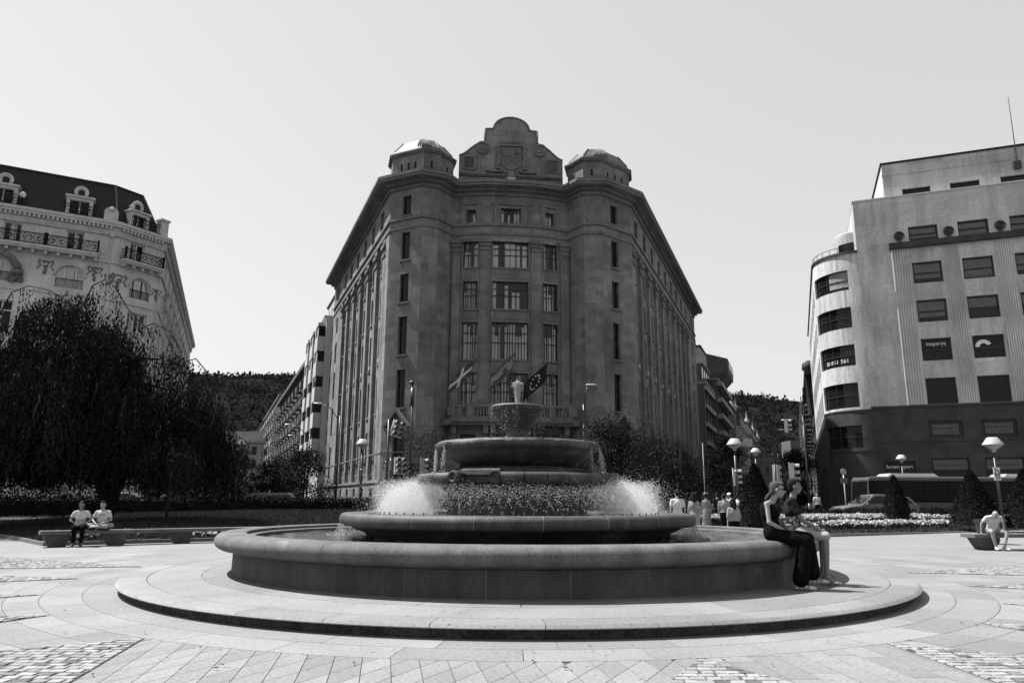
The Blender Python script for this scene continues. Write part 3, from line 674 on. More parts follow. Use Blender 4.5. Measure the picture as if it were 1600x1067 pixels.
# front bays
FR = [Frame(*front[i], to=front[i + 1]) for i in range(7)]
for i, F in enumerate(FR):
    if i in (0, 2, 4, 6):       # piers with giant pilasters
        mb = MB(); wall_holes(mb, F, -.02, F.len + .02, ZB, 29.6, []); mb.build('wall', 'stone', mbd)
        mb = MB(); mb.fbox(F, .08, F.len - .08, 9.2, 23.9, -.05, .28); mb.fbox(F, .26, F.len - .26, 9.6, 23.2, .2, .33); mb.build('pilaster', 'stone', mbd)
        mb = MB(); mb.fbox(F, -.02, F.len + .02, 23.9, 24.25, -.05, .42); mb.fbox(F, -.12, F.len + .12, 24.25, 24.6, -.05, .58); mb.fbox(F, .02, F.len - .02, 23.5, 23.6, -.05, .36); mb.build('capital', 'stone_trim', mbd)
        MB().fbox(F, -.02, F.len + .02, 8.9, 9.2, -.05, .4).build('pilaster_base', 'stone_trim', mbd)
        continue
    wide = i == 3; m_ = .12
    zr = [(22.0, 24.5), (18.1, 20.7), (13.5, 16.9), (9.2, 12.3)]
    holes = [(m_, F.len - m_, a, b) for a, b in zr]
    if wide: holes += [(F.len / 2 - .95, F.len / 2 + .95, 26.3, 27.75)]
    else: holes += [(F.len / 2 - .42, F.len / 2 + .42, 26.3, 27.6)]
    holes += [(m_, F.len - m_, 1.7, 6.9)]
    mb = MB(); wall_holes(mb, F, 0, F.len, ZB, 29.6, holes, .42); mb.build('wall', 'stone', mbd)
    for h in holes[:4]:
        tall = h[3] - h[2] > 3
        cols = (0, .11, .36, .64, .89, 1) if wide else (0, .31, .69, 1)
        cols = (0, .17, .34, .5, .66, .83, 1) if wide and tall else ((0, .33, .67, 1) if wide else cols)
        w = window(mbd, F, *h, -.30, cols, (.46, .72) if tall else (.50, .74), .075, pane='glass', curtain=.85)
        MB().fbox(F, h[0] - .06, h[1] + .06, h[2] - .14, h[2], -.05, .12).build('sill', 'stone_trim', w)
        nx = [b for a, b in zr if b < h[2]]
        if nx: MB().fbox(F, .32, F.len - .32, max(nx) + .22, h[2] - .3, -.02, .05).build('spandrel_panel', 'stone_trim', mbd)
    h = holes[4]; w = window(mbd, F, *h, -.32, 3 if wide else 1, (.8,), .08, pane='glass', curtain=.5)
    for sg in (-1, 1):           # framed attic windows
        e = F.len / 2 + sg * (1.35 if wide else .72); MB().fbox(F, e - .2, e + .2, 26.22, 28.05, -.03, .12).build('attic_pilaster', 'stone_trim', mbd)
        if wide: e = F.len / 2 + sg * 1.72; MB().fbox(F, e - .07, e + .07, 26.22, 28.05, -.03, .10).build('attic_pilaster', 'stone_trim', mbd)
    MB().fbox(F, F.len / 2 - (1.9 if wide else 1.0), F.len / 2 + (1.9 if wide else 1.0), 28.05, 28.3, -.03, .16).build('attic_lintel', 'stone_trim', mbd)
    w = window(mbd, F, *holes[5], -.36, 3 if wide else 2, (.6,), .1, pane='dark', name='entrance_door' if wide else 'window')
# balcony on consoles
bl = [tuple(p) for p in offset_poly([(-6.0, 63.35)] + [bowf(t) for t in np.linspace(.05, .95, 7)] + [(6.05, 64.3)], 0.0)]
belt(MB(), bl, 7.85, 8.12, -.6, 1.45).build('balcony_slab', 'stone_trim', mbd)
belt(MB(), bl, 7.6, 7.85, -.6, 1.15).build('balcony_moulding', 'stone_trim', mbd)
belt(MB(), bl, 8.12, 8.32, 1.10, 1.36).build('balustrade_foot', 'stone_trim', mbd)
belt(MB(), bl, 9.12, 9.34, 1.06, 1.40).build('balustrade_rail', 'stone_trim', mbd)
of = offset_poly(bl, 1.23); bm_ = MB(); bm_.lathe([(.07, 0), (.07, .06), (.05, .1), (.095, .28), (.085, .38), (.045, .6), (.065, .7), (.07, .8)], 8); bme = bm_.mesh('baluster', True); bme.materials.append(M['stone_trim'])
acc = 0
for k in range(len(of) - 1):
    a, b = of[k], of[k + 1]; L = np.hypot(*(b - a)); Fk = Frame(*a, to=b)
    MB().fbox(Fk, -.28, .28, 8.32, 9.12, -.16, .16).build('balustrade_pedestal', 'stone_trim', mbd)
    nn = int((L - .7) / .26)
    for q in range(nn + 1):
        o = link('baluster', bme, mbd); p = a + (b - a) * ((.35 + (L - .7) * q / max(1, nn)) / L); o.location = (p[0], p[1], 8.32)
MB().fbox(Frame(*of[-2], to=of[-1]), Frame(*of[-2], to=of[-1]).len - .28, Frame(*of[-2], to=of[-1]).len + .28, 8.32, 9.12, -.16, .16).build('balustrade_pedestal', 'stone_trim', mbd)
for t in (.04, .30, .36, .64, .70, .96):
    p = bowf(t); F = Frame(p[0], p[1], 6); mb = MB(); mb.fprism(F, [(-.25, 6.2), (.25, 6.2), (.25, 7.6), (-.25, 7.6)], -.1, .3); mb.fbox(F, -.22, .22, 6.9, 7.6, .3, .95); mb.build('balcony_console', 'stone_trim', mbd)
# turret drums and lead caps
def refl(pts, c): return [(2 * c[0] - x, 2 * c[1] - y) for x, y in pts]
for pts, c, slots in (([DA, AB, BC, JL], (-8.62, 64.95), ((0, .30, .52, .74), (1, .5), (2, .55))), ([JR, CB, BA, AD], (8.4, 66.9), ((0, .45), (1, .5), (2, .25, .5, .75)))):
    poly = pts + refl(pts, c); poly = [tuple(np.array(c) + (np.array(p) - np.array(c)) * .985) for p in poly]
    dm = MB(); 
    for k in range(8): a, b = poly[k], poly[(k + 1) % 8]; dm.quad((*a, 30.0), (*b, 30.0), (*b, 32.3), (*a, 32.3))
    dm.build('turret_drum', 'stone', mbd)
    for s_ in slots:
        F = Frame(*poly[s_[0]], to=poly[s_[0] + 1])
        for t in s_[1:]: MB().fbox(F, F.len * t - .1, F.len * t + .1, 30.85, 31.5, -.1, .012).build('slot_window', 'dark', mbd)
    cl = lambda s, z: [tuple(np.array(c) + (np.array(p) - np.array(c)) * s) + (z,) for p in poly]
    for z0, z1, s0, s1, nm, mm in ((32.3, 32.45, 1.06, 1.06, 'turret_eave', 'stone_trim'), (32.45, 32.62, 1.10, 1.10, 'turret_eave', 'stone_trim'), (32.62, 33.0, 1.02, .96, 'turret_roof', 'lead'), (33.0, 34.05, .95, .66, 'turret_roof', 'lead')):
        b0, b1 = cl(s0, z0), cl(s1, z1); mb = MB()
        for k in range(8): mb.quad(b0[k], b0[(k + 1) % 8], b1[(k + 1) % 8], b1[k])
        mb.poly(b1); mb.poly(b0[::-1]); mb.build(nm, mm, mbd)
    for k in range(8):            # lead rolls on the hips
        a, b = cl(.955, 33.0)[k], cl(.665, 34.07)[k]; MB().tube([a, b], .06, 6).build('roof_roll', 'lead', mbd)
    e = poly[1 if c[0] < 0 else 2]; dv = np.array(e) - np.array(c); dv /= np.hypot(*dv); ang = math.degrees(math.atan2(dv[1], dv[0])) + 90
    F = Frame(e[0], e[1], ang); pm = MB()        # palmette on the front hip
    for k in range(-3, 4):
        x = k * .15; pm.tube([F.p(x * 1.3, 32.65, .22), F.p(x * 1.1, 33.1, -.02), F.p(x * .8, 33.55, -.42), F.p(x * .4, 33.95, -.95)], [.08, .09, .09, .07], 6)
    pm.build('palmette', 'stone_trim', mbd, True)
# pediment between the turrets
p0, p1 = bowf(.06), bowf(.94); FP = Frame(p0[0], p0[1] + .25, to=(p1[0], p1[1] + .25)); U = FP.len / 2
sw = [(U * -1 * sg, 0) for sg in ()]
prof = [(-4.95, 30.05), (4.95, 30.05), (4.95, 33.15)]
prof += [(4.95 - 1.95 * t, 33.15 + 1.15 * (3 * t * t - 2 * t ** 3) + .15 * t) for t in np.linspace(.08, 1, 9)]
prof += [(2.75, 34.6), (2.5, 34.75), (2.5, 36.0), (1.75, 36.05)] + [(1.72 * math.cos(t), 36.05 + 1.28 * math.sin(t)) for t in np.linspace(.12, math.pi - .12, 15)] + [(-1.75, 36.05), (-2.5, 36.0), (-2.5, 34.75), (-2.75, 34.6)]
prof += [(-4.95 + 1.95 * t, 33.15 + 1.15 * (3 * t * t - 2 * t ** 3) + .15 * t) for t in np.linspace(1, .08, 9)] + [(-4.95, 33.15)]
MB().fprism(FP, [(u + U, z) for u, z in prof], -.5, .15).build('pediment', 'stone', mbd)
cop = MB(); top = prof[2:]
for a, b in zip(top[:-1], top[1:]):
    cop.tube([FP.p(a[0] + U, a[1] + .03, -.2), FP.p(b[0] + U, b[1] + .03, -.2)], .11, 6); cop.tube([FP.p(a[0] + U, a[1] + .02, .16), FP.p(b[0] + U, b[1] + .02, .16)], .10, 6)
cop.build('pediment_coping', 'stone_trim', mbd, True)
for sg in (-1, 1):
    c0 = (U + sg * 2.72, 34.0); sp_ = MB()
    sp_.fprism(FP, [(c0[0] + .62 * math.cos(t), c0[1] + .62 * math.sin(t)) for t in np.linspace(0, 2 * math.pi, 25)[:-1]], .1, .38)
    sp_.tube([FP.p(c0[0] + sg * (.58 - .075 * t) * math.cos(t + .6), c0[1] + (.58 - .075 * t) * math.sin(t + .6), .42) for t in np.linspace(0, 6.6, 40)], [.10 - .0012 * i for i in range(40)], 6)
    sp_.build('scroll', 'stone_trim', mbd, True, 50)
    u0 = U + sg * 4.0; fr_ = MB()
    for a, b, c, d in ((-.62, .62, 31.75, 31.9), (-.62, .62, 33.0, 33.15), (-.62, -.47, 31.9, 33.0), (.47, .62, 31.9, 33.0)): fr_.fbox(FP, u0 + a, u0 + b, c, d, .1, .26)
    fr_.build('panel_frame', 'stone_trim', mbd); MB().fbox(FP, u0 - .40, u0 + .40, 31.97, 32.9, .1, .2).build('panel', 'stone_dark', mbd)
    MB().fbox(FP, U + sg * 3.05 - .16, U + sg * 3.05 + .16, 31.3, 33.4, .1, .25).build('pediment_strip', 'stone_trim', mbd)
    MB().fbox(FP, U + (sg * 2.7) - 2.2, U + sg * 2.7 + 2.2, 30.05, 30.95, .1, .3).build('parapet_block', 'stone', mbd)
    dt = MB()
    for k in range(18): u = U + sg * (.75 + k * .23); dt.fbox(FP, u - .07, u + .07, 31.02, 31.2, .1, .36)
    dt.build('dentil_course', 'stone_trim', mbd); MB().fbox(FP, U + sg * 2.75 - 2.15, U + sg * 2.75 + 2.15, 31.2, 31.32, .1, .42).build('parapet_moulding', 'stone_trim', mbd)
    vs = MB(); vs.tube([FP.p(U + sg * (.75 - .05 * t + .05) + sg * (.3 - .045 * t) * math.cos(t), 31.5 + (.3 - .045 * t) * math.sin(t), .42) for t in np.linspace(0, 5.8, 26)], .07, 6); vs.fbox(FP, U + sg * 1.6 - .8, U + sg * 1.6 + .8, 31.55, 31.75, .1, .4); vs.build('volute', 'stone_trim', mbd, True)
    cl_ = MB(); cl_.fbox(FP, U + sg * 1.28 - .17, U + sg * 1.28 + .17, 32.0, 34.1, .1, .34); cl_.fbox(FP, U + sg * 1.28 - .22, U + sg * 1.28 + .22, 34.1, 34.22, .1, .4); cl_.fbox(FP, U + sg * 1.28 - .22, U + sg * 1.28 + .22, 31.9, 32.0, .1, .4)
    cl_.tube([FP.p(U + sg * 1.28 + .2 * math.sin(t), 32.2 + t * .22, .36 + .03 * math.cos(t)) for t in np.linspace(0, 7, 20)], .05, 5); cl_.build('crest_column', 'stone_trim', mbd)
MB().fbox(FP, U - .38, U + .38, 30.1, 31.15, .1, .32).build('keystone', 'deco_flute', mbd)
MB().fprism(FP, [(U - .38, 31.15), (U + .38, 31.15), (U + .2, 31.75), (U - .2, 31.75)], .1, .4).build('keystone', 'stone_trim', mbd)
sh = MB(); sh.fprism(FP, [(U - .92, 32.35), (U - .5, 32.0), (U, 31.88), (U + .5, 32.0), (U + .92, 32.35), (U + .92, 34.2), (U - .92, 34.2)], .1, .28); sh.build('crest_shield', 'stone_trim', mbd)
cr = MB()
for k in range(-5, 6): cr.fbox(FP, U + k * .18 - .05, U + k * .18 + .05, 34.4, 34.72 + .10 * math.cos(k * .3) + .05 * (k % 2), .1, .38)
cr.fbox(FP, U - 1.0, U + 1.0, 34.25, 34.42, .1, .42); cr.build('crest_crown', 'stone_trim', mbd)
q = MB(); q.fbox(FP, U - .03, U + .03, 32.05, 34.15, .25, .33); q.fbox(FP, U - .88, U + .88, 33.15, 33.21, .25, .33); 
for k in range(3): q.fbox(FP, U - .72 + k * .2, U - .6 + k * .2, 33.35, 33.75 + .12 * (k == 1), .25, .36)
q.fbox(FP, U - .75, U - .2, 33.3, 33.5, .25, .37); q.tube([FP.p(U + .25, 33.35, .3), FP.p(U + .4, 33.65, .34), FP.p(U + .62, 33.55, .34), FP.p(U + .7, 33.9, .32)], [.05, .10, .09, .05], 6); q.tube([FP.p(U + .3, 33.95, .3), FP.p(U + .45, 33.7, .34), FP.p(U + .7, 33.4, .3)], .05, 5)
for k in range(4): q.fbox(FP, U - .75 + k * .18, U - .67 + k * .18, 32.35, 33.05, .25, .33)
q.tube([FP.p(U + .2, 32.3, .3), FP.p(U + .75, 33.05, .3)], .05, 5); q.tube([FP.p(U + .75, 32.3, .3), FP.p(U + .2, 33.05, .3)], .05, 5); q.fbox(FP, U + .18, U + .78, 32.62, 32.72, .25, .34); q.build('crest_relief', 'stone_trim', mbd)

# side facades
def side_facade(corner, ud, L, s0, pitch, nb, left):
    c = np.array(corner); far = c + ud * L
    F = Frame(*far, to=c) if left else Frame(*c, to=far)
    cv = (lambda s: L - s) if left else (lambda s: s)
    rec = .30; holes = []; bays = [s0 + pitch * k for k in range(nb)]
    w2 = .95
    rows = [(22.1, 24.2), (18.2, 20.8), (13.6, 17.0), (9.0, 12.4), (3.7, 7.6)]
    att = []
    zone0, zone1 = bays[0] - pitch / 2 + .1, bays[-1] + pitch / 2 - .1
    def rng_(a, b): x, y = cv(a), cv(b); return (min(x, y), max(x, y))
    for s in bays:
        a, b = rng_(s - w2, s + w2); holes += [(a, b, z0, z1) for z0, z1 in rows]; x, y = rng_(s - .75, s + .75); att.append((x, y, 26.45, 28.3))
    base = [(rng_(s - .6, s + .6)) + (.75, 2.35) for s in bays]
    a, b = rng_(zone0, zone1)
    mb = MB(); wall_holes(mb, F, a, b, 3.0, 25.0, holes, .3, d=-rec); mb.build('wall', 'stone', mbd)
    mb = MB(); wall_holes(mb, F, a, b, 25.0, 29.6, att, .35); wall_holes(mb, F, a, b, ZB, 3.0, base, .35)
    mb.quad(F.p(a, 25, -rec), F.p(b, 25, -rec), F.p(b, 25, 0), F.p(a, 25, 0)); mb.quad(F.p(a, 3, 0), F.p(b, 3, 0), F.p(b, 3, -rec), F.p(a, 3, -rec))
    for u in (a, b): mb.quad(F.p(u, 3, 0), F.p(u, 25, 0), F.p(u, 25, -rec), F.p(u, 3, -rec))
    mb.build('wall', 'stone', mbd)
    x, y = rng_(0, zone0); mb = MB(); wall_holes(mb, F, x, y, ZB, 29.6, []); mb.build('wall', 'stone', mbd)
    x, y = rng_(zone1, L); pav = (x + y) / 2; hp = [(pav - .7, pav + .7, z0, z1) for z0, z1 in rows] + [(pav - .7, pav + .7, 26.45, 28.3)]
    if y - x > 2.2:
        mb = MB(); wall_holes(mb, F, x, y, ZB, 29.6, hp, .35); mb.build('wall', 'stone', mbd)
        for h in hp: window(mbd, F, *h, -.28, 2, (.6,), .08)
    else:
        mb = MB(); wall_holes(mb, F, x, y, ZB, 29.6, []); mb.build('wall', 'stone', mbd)
    for h in holes:
        w = window(mbd, F, *h, -rec - .22, 2, (.45, .72) if h[3] - h[2] > 3 else (.6,), .08)
        MB().fbox(F, h[0] - .05, h[1] + .05, h[2] - .16, h[2], -rec - .05, -rec + .14).build('sill', 'stone_trim', w)
    for h in att: window(mbd, F, *h, -.28, 2, (.62,), .08)
    for h in base: MB().quad(F.p(h[0], h[2], -.3), F.p(h[1], h[2], -.3), F.p(h[1], h[3], -.3), F.p(h[0], h[3], -.3)).build('cellar_window', 'pane_dark', mbd)
    for s in [bays[0] - pitch / 2 + .62] + [(p_ + q_) / 2 for p_, q_ in zip(bays[:-1], bays[1:])] + [bays[-1] + pitch / 2 - .62]:
        u = cv(s); hw = .50
        mb = MB(); mb.fbox(F, u - hw, u + hw, 4.2, 23.3, -rec - .03, .02); mb.build('pilaster', 'stone', mbd)
        mb = MB(); mb.fbox(F, u - hw - .1, u + hw + .1, 23.3, 23.5, -rec - .03, .12); mb.fbox(F, u - hw - .02, u + hw + .02, 23.5, 24.1, -rec - .03, .05); mb.fbox(F, u - hw - .18, u + hw + .18, 24.1, 24.45, -rec - .03, .22); mb.fbox(F, u - hw - .06, u + hw + .06, 24.45, 25.0, -rec - .03, .06); mb.build('capital', 'stone_trim', mbd)
        mb = MB(); mb.fprism(F, [(u - hw - .25, 3.0), (u + hw + .25, 3.0), (u + hw, 4.2), (u - hw, 4.2)], -rec - .03, .06); mb.build('pilaster_base', 'stone_trim', mbd)
    for s in bays[:-1][:6]:
        u = cv(s) + .25
        mb = MB(); mb.fbox(F, u - .36, u + .36, 13.62, 14.0, -rec - .1, -rec + .22); o = mb.build('air_conditioner', 'tl', mbd)
    # back wall so that the building is closed
side_facade(DA, uL, 34.6, 3.6, 4.36, 6, True)
side_facade(AD, uR, 47.5, 2.6, 4.38, 9, False)
bk = MB(); wall_holes(bk, Frame(*ER, to=EL), 0, Frame(*ER, to=EL).len, ZB, 29.6, []); bk.build('wall', 'stone', mbd)
for ee, uu in ((EL, uL), (ER, uR)):       # ornaments at the far ends of the roof
    p = np.array(ee) - uu * 3; mb = MB(); mb.lathe([(.5, 30.0), (.45, 30.6), (.6, 30.9), (.3, 31.4), (.12, 31.9), (.02, 32.3)], 10, c=tuple(p)); mb.build('roof_urn', 'stone_trim', mbd, True)
    p = np.array(ee) - uu * 5; mb = MB(); mb.lathe([(.45, 30.0), (.4, 30.6), (.5, 30.8), (.25, 31.1), (.02, 31.5)], 10, c=tuple(p)); mb.build('roof_urn', 'stone_trim', mbd, True)

# flags on raked poles from the balcony
def flag(px, py, pz, tip, label, kind):
    t = thing('flag', label, 'flag', (px, py, pz)); tip = Vector(tip) - Vector((px, py, pz))
    MB().tube([(0, 0, 0), tuple(tip)], [.03, .02], 8).build('flagpole', 'metal', t)
    d = tip.normalized(); Fw, Hh = 2.6, 1.7; n_, m_ = 16, 10; wind = Vector((-.72, -.25, -.62)) if kind != 'stars' else Vector((-.75, -.3, -.60)); wind.normalize()
    def P(a, b):      # a along the fly, b down the hoist
        q = tip - d * (b * Hh); w = .16 * math.sin(a * 7 + b * 2) * a + .1 * math.sin(a * 13 + b * 5) * a
        return q + wind * (a * Fw) + Vector((.2 * w, -w, .25 * w)) + Vector((0, 0, -.25 * a * a))
    def cell(mk, mname):
        mb = MB()
        for i in range(n_):
            for j in range(m_):
                if mk((i + .5) / n_, (j + .5) / m_): mb.quad(P(i / n_, j / m_), P((i + 1) / n_, j / m_), P((i + 1) / n_, (j + 1) / m_), P(i / n_, (j + 1) / m_))
        return mb
    if kind == 'cross':
        wc = lambda a, b: abs(a - .5) < .07 or abs(b - .5) < .11; gc = lambda a, b: (abs(a - b) < .085) or (abs(a - (1 - b)) < .085)
        cell(lambda a, b: wc(a, b), '').build('cross', 'print_l', t, True); cell(lambda a, b: gc(a, b) and not wc(a, b), '').build('saltire', 'flag_green', t, True)
        cell(lambda a, b: not wc(a, b) and not gc(a, b), '').build('cloth', 'flag_dark', t, True)
    elif kind == 'bands':
        cell(lambda a, b: .25 < b < .75, '').build('middle_band', 'flag_pale', t, True); cell(lambda a, b: b < .25, '').build('upper_band', 'flag_mid', t, True); cell(lambda a, b: b > .75, '').build('lower_band', 'flag_mid', t, True)
        mb = MB(); c = P(.38, .5); mb.sphere(tuple(c + Vector((0, -.02, 0))), (.22, .03, .26), 10, 6); mb.build('emblem', 'flag_dark', t, True)
    else:
        cell(lambda a, b: True, '').build('cloth', 'flag_navy', t, True); mb = MB()
        for k in range(12):
            c = P(.5 + .2 * math.cos(k * math.pi / 6), .5 + .3 * math.sin(k * math.pi / 6)) + Vector((0, -.04, 0))
            ptsx = [tuple(c + Vector((r_ * math.sin(w), -.01, r_ * math.cos(w)))) for w, r_ in [(q * math.pi / 5, .10 if q % 2 == 0 else .04) for q in range(10)]]; mb.poly(ptsx)
        mb.build('stars', 'print_l', t)
    return t
M['flag_green'] = mat('flag_green', .10, .8, .1); M['flag_dark'] = mat('flag_red', .05, .8, .1); M['flag_pale'] = mat('flag_yellow', .24, .8, .1, translucent=.2); M['flag_mid'] = mat('flag_band', .09, .8, .1); M['flag_navy'] = mat('flag_navy', .012, .8, .1)
flag(-4.3, 62.3, 9.3, (-3.1, 61.0, 13.0), 'dark flag with white cross and saltire, leftmost above the balcony', 'cross')
flag(-.5, 61.8, 9.3, (.25, 60.4, 13.4), 'pale banded flag, middle one of three above the balcony', 'bands')
flag(2.6, 62.3, 9.3, (3.0, 61.0, 12.6), 'dark flag with ring of stars, rightmost above the balcony', 'stars')

# ------------------------------------------------------------------ pale office building on the right
ob = thing('pale_office_building', 'pale stone office building with fluted pilasters and rounded corner at the right edge', 'building')
FO = Frame(28.7, 58.35, -21); LO = 22.0
cols_ = [(3.92, 6.02), (7.44, 9.56), (11.0, 13.1), (14.5, 16.6), (18.0, 20.1)]
rowsO = [(22.07, 23.3), (18.5, 20.25), (15.3, 17.1), (12.17, 13.95), (8.75, 10.8)]
holes = [(a, b, z0, z1) for a, b in cols_ for z0, z1 in rowsO]
mb = MB(); wall_holes(mb, FO, 0, LO, 8.65, 26.0, holes, .3); mb.build('wall', 'deco', ob)
for ci, (a, b) in enumerate(cols_):
    for ri, (z0, z1) in enumerate(rowsO):
        dk = ri in (3, 4)
        w = window(ob, FO, a, b, z0, z1, -.22, 1, (.48,) if ri != 4 else (), .11, pane='dark' if dk else 'glass', blind=0 if dk else random.choice((.55, .75, .92, .92)))
        if ri in (1, 2, 3): 
            rl = MB()
            for k in range(14): rl.fbox(FO, a + .12 + k * (b - a - .24) / 13 - .02, a + .12 + k * (b - a - .24) / 13 + .02, z0 + .08, z0 + .26, -.16, -.13)
            rl.build('window_guard', 'metal', w)
bhol = [(a - .15, b + .05, 6.15, 7.45) for a, b in cols_] + [(a - .2, b + .2, .45, 4.6) for a, b in cols_] + [(.4, 2.6, .45, 4.4)]
mb = MB(); wall_holes(mb, FO, -.1, LO, .2, 8.65, bhol, .25, d=.06); mb.quad(FO.p(-.1, 8.65, .06), FO.p(LO, 8.65, .06), FO.p(LO, 8.65, -.3), FO.p(-.1, 8.65, -.3)); mb.build('base_wall', 'deco_base', ob)
for i, (a, b) in enumerate(cols_):
    w = window(ob, FO, a - .15, b + .05, 6.15, 7.45, -.1, 1, (), .2, fm='frame_dark'); MB().fbox(FO, a + .1, b - .2, 6.4, 7.2, -.12, -.08).build('sign_panel', 'print_m', w)
    text_mesh('lettering', 'forum sport', .34, FO, (a + b) / 2 - .05, 6.9, -.075, 'print', w); MB().fbox(FO, a + .9, b - .4, 6.55, 6.6, -.085, -.074).build('lettering', 'print', w)
    w = window(ob, FO, a - .2, b + .2, .45, 4.6, -.15, 2, (.8,), .08, name='shop_window')
    MB().fbox(FO, a - .1, b + .1, 3.75, 4.5, -.16, -.1).build('shop_sign', 'print_m', w); text_mesh('lettering', 'forum sport', .36, FO, (a + b) / 2, 4.1, -.095, 'print', w)
w = window(ob, FO, .4, 2.6, .45, 4.4, -.15, 1, (.8,), .08, name='shop_window'); text_mesh('lettering', 'forum sport', .38, FO, 1.5, 4.0, -.07, 'print_l', w)
for z0, z1, dd in ((8.55, 8.72, .14), (5.9, 6.02, .12)): MB().fbox(FO, -.1, LO, z0, z1, -.05, dd).build('string_course', 'deco_base', ob)
for a, b in [(2.48, 3.80), (6.22, 7.32), (9.76, 10.86), (13.3, 14.3), (16.8, 17.8), (20.3, 21.3)]:
    mb = MB(); nfl = 7
    for k in range(nfl):
        w_ = (b - a) / nfl; u = a + w_ * k; mb.fprism(FO, [(u + .02, 8.75), (u + w_ - .02, 8.75), (u + w_ - .02, 21.5), (u + .02, 21.5)], -.02, .02)
        mb.tube([FO.p(u + w_ / 2, 8.75, .02), FO.p(u + w_ / 2, 21.5, .02)], w_ * .36, 8)
    mb.build('fluted_pilaster', 'deco_flute', ob, True, 35)
MB().fbox(FO, 2.38, LO, 21.5, 21.98, -.05, .38).build('ledge', 'deco_base', ob)
for u in (3.2, 6.75, 10.3, 13.8, 17.3):      # bronze wheels over the pilasters
    mb = MB(); c = 22.6
    mb.fprism(FO, [(u + .36 * math.cos(t), c + .36 * math.sin(t)) for t in np.linspace(0, 2 * math.pi, 21)[:-1]], .0, .1)
    mb.tube([FO.p(u + .33 * math.cos(t), c + .33 * math.sin(t), .14) for t in np.linspace(0, 2 * math.pi, 21)], .07, 6); mb.tube([FO.p(u + .15 * math.cos(t), c + .15 * math.sin(t), .14) for t in np.linspace(0, 2 * math.pi, 15)], .05, 6); mb.fbox(FO, u - .12, u + .12, 21.98, 22.3, 0, .15)
    mb.build('medallion', 'metal', ob, True, 50)
for u, s in ((3.0, 'A'), (6.5, 'U'), (10.1, 'R')): text_mesh('relief_letter', s, 1.15, FO, u, 24.75, .0, 'deco', ob, .018)
text_mesh('window_lettering', 'insparya', .42, FO, 4.95, 13.5, -.05, 'print_l', ob); MB().fbox(FO, 4.95, 5.8, 13.22, 13.25, -.06, -.05).build('window_lettering', 'print_m', ob)
mb = MB()
for t0, t1 in zip(np.linspace(.35, math.pi, 13)[:-1], np.linspace(.35, math.pi, 13)[1:]):
    q = [(8.15 + r_ * math.cos(t), 13.05 + r_ * math.sin(t)) for r_, t in ((.26, t0), (.55, t0), (.55, t1), (.26, t1))]; mb.fprism(FO, q, -.06, -.05)
mb.build('window_logo', 'print_l', ob); MB().fbox(FO, 7.6, 9.4, 12.9, 12.93, -.06, -.05).build('window_lettering', 'print_m', ob)
# roof line and set-back storey
MB().fbox(FO, -.06, LO, 26.0, 26.12, -.5, .08).build('parapet_coping', 'white', ob)
mb = MB(); wall_holes(mb, FO, 2.55, LO, 26.0, 29.25, [(a, b, 26.12, 26.9) for a, b in ((3.9, 5.98), (7.4, 9.5), (10.95, 13.0), (14.4, 16.5))], .4, d=-.6); mb.quad(FO.p(2.55, 26, -.6), FO.p(2.55, 29.25, -.6), FO.p(2.55, 29.25, -12), FO.p(2.55, 26, -12)); mb.build('setback_wall', 'deco', ob)
for a, b in ((3.9, 5.98), (7.4, 9.5), (10.95, 13.0), (14.4, 16.5)): window(ob, FO, a, b, 26.12, 26.9, -.85, 1, (), .06)
MB().fbox(FO, 2.45, LO, 29.25, 29.4, -12, -.5).build('roof_coping', 'slate', ob); MB().fbox(FO, 2.5, 11.8, 28.2, 28.32, -.7, -.52).build('string_course', 'deco', ob)
MB().fbox(FO, 0, LO, 25.9, 26.02, -14, -.3).build('roof', 'deco_base', ob)
an = MB(); an.tube([FO.p(12.2, 27.6, -.5), FO.p(12.25, 33.6, -.5)], [.05, .02], 6); an.fbox(FO, 11.95, 12.45, 27.3, 27.95, -.62, -.4); an.build('antenna', 'metal', ob)
# left end wall, then the rounded corner
el = MB(); el.quad(FO.p(0, 0, 0), FO.p(0, 26, 0), FO.p(0, 26, -14), FO.p(0, 0, -14)); el.build('end_wall', 'deco', ob)
ccx, ccy, rr = 29.92, 61.5, 3.4
cz = [(18.5, 20.2), (15.3, 17.05), (12.15, 13.9), (8.75, 10.75), (5.5, 7.3)]
A0, A1 = R(159), R(249)      # from the street side round to the facade
def curve_wall(mb, r, z0, z1, holes, n=24, d=.3):
    an_ = np.linspace(A0, A1, n + 1); zs = sorted({z0, z1} | {h[2] for h in holes} | {h[3] for h in holes})
    for k in range(n):
        am = (an_[k] + an_[k + 1]) / 2
        for a, b in zip(zs[:-1], zs[1:]):
            ins_ = any(h[0] < am < h[1] and h[2] - 1e-4 < (a + b) / 2 < h[3] for h in holes); q = r - (d if ins_ else 0)
            P_ = lambda t, z, q=q: (ccx + q * math.cos(t), ccy + q * math.sin(t), z)
            if not ins_: mb.quad(P_(an_[k], a), P_(an_[k + 1], a), P_(an_[k + 1], b), P_(an_[k], b))
    for h in holes:
        P_ = lambda t, z, q: (ccx + q * math.cos(t), ccy + q * math.sin(t), z); ks = [t for t in an_ if h[0] - 1e-3 <= t <= h[1] + 1e-3]
        kk = [t for t in np.linspace(h[0], h[1], 9)]
        for a, b in zip(kk[:-1], kk[1:]):
            mb.quad(P_(a, h[2], r - d), P_(b, h[2], r - d), P_(b, h[2], r), P_(a, h[2], r)); mb.quad(P_(a, h[3], r), P_(b, h[3], r), P_(b, h[3], r - d), P_(a, h[3], r - d))
        for t in (h[0], h[1]): mb.quad(P_(t, h[2], r), P_(t, h[3], r), P_(t, h[3], r - d), P_(t, h[2], r - d))
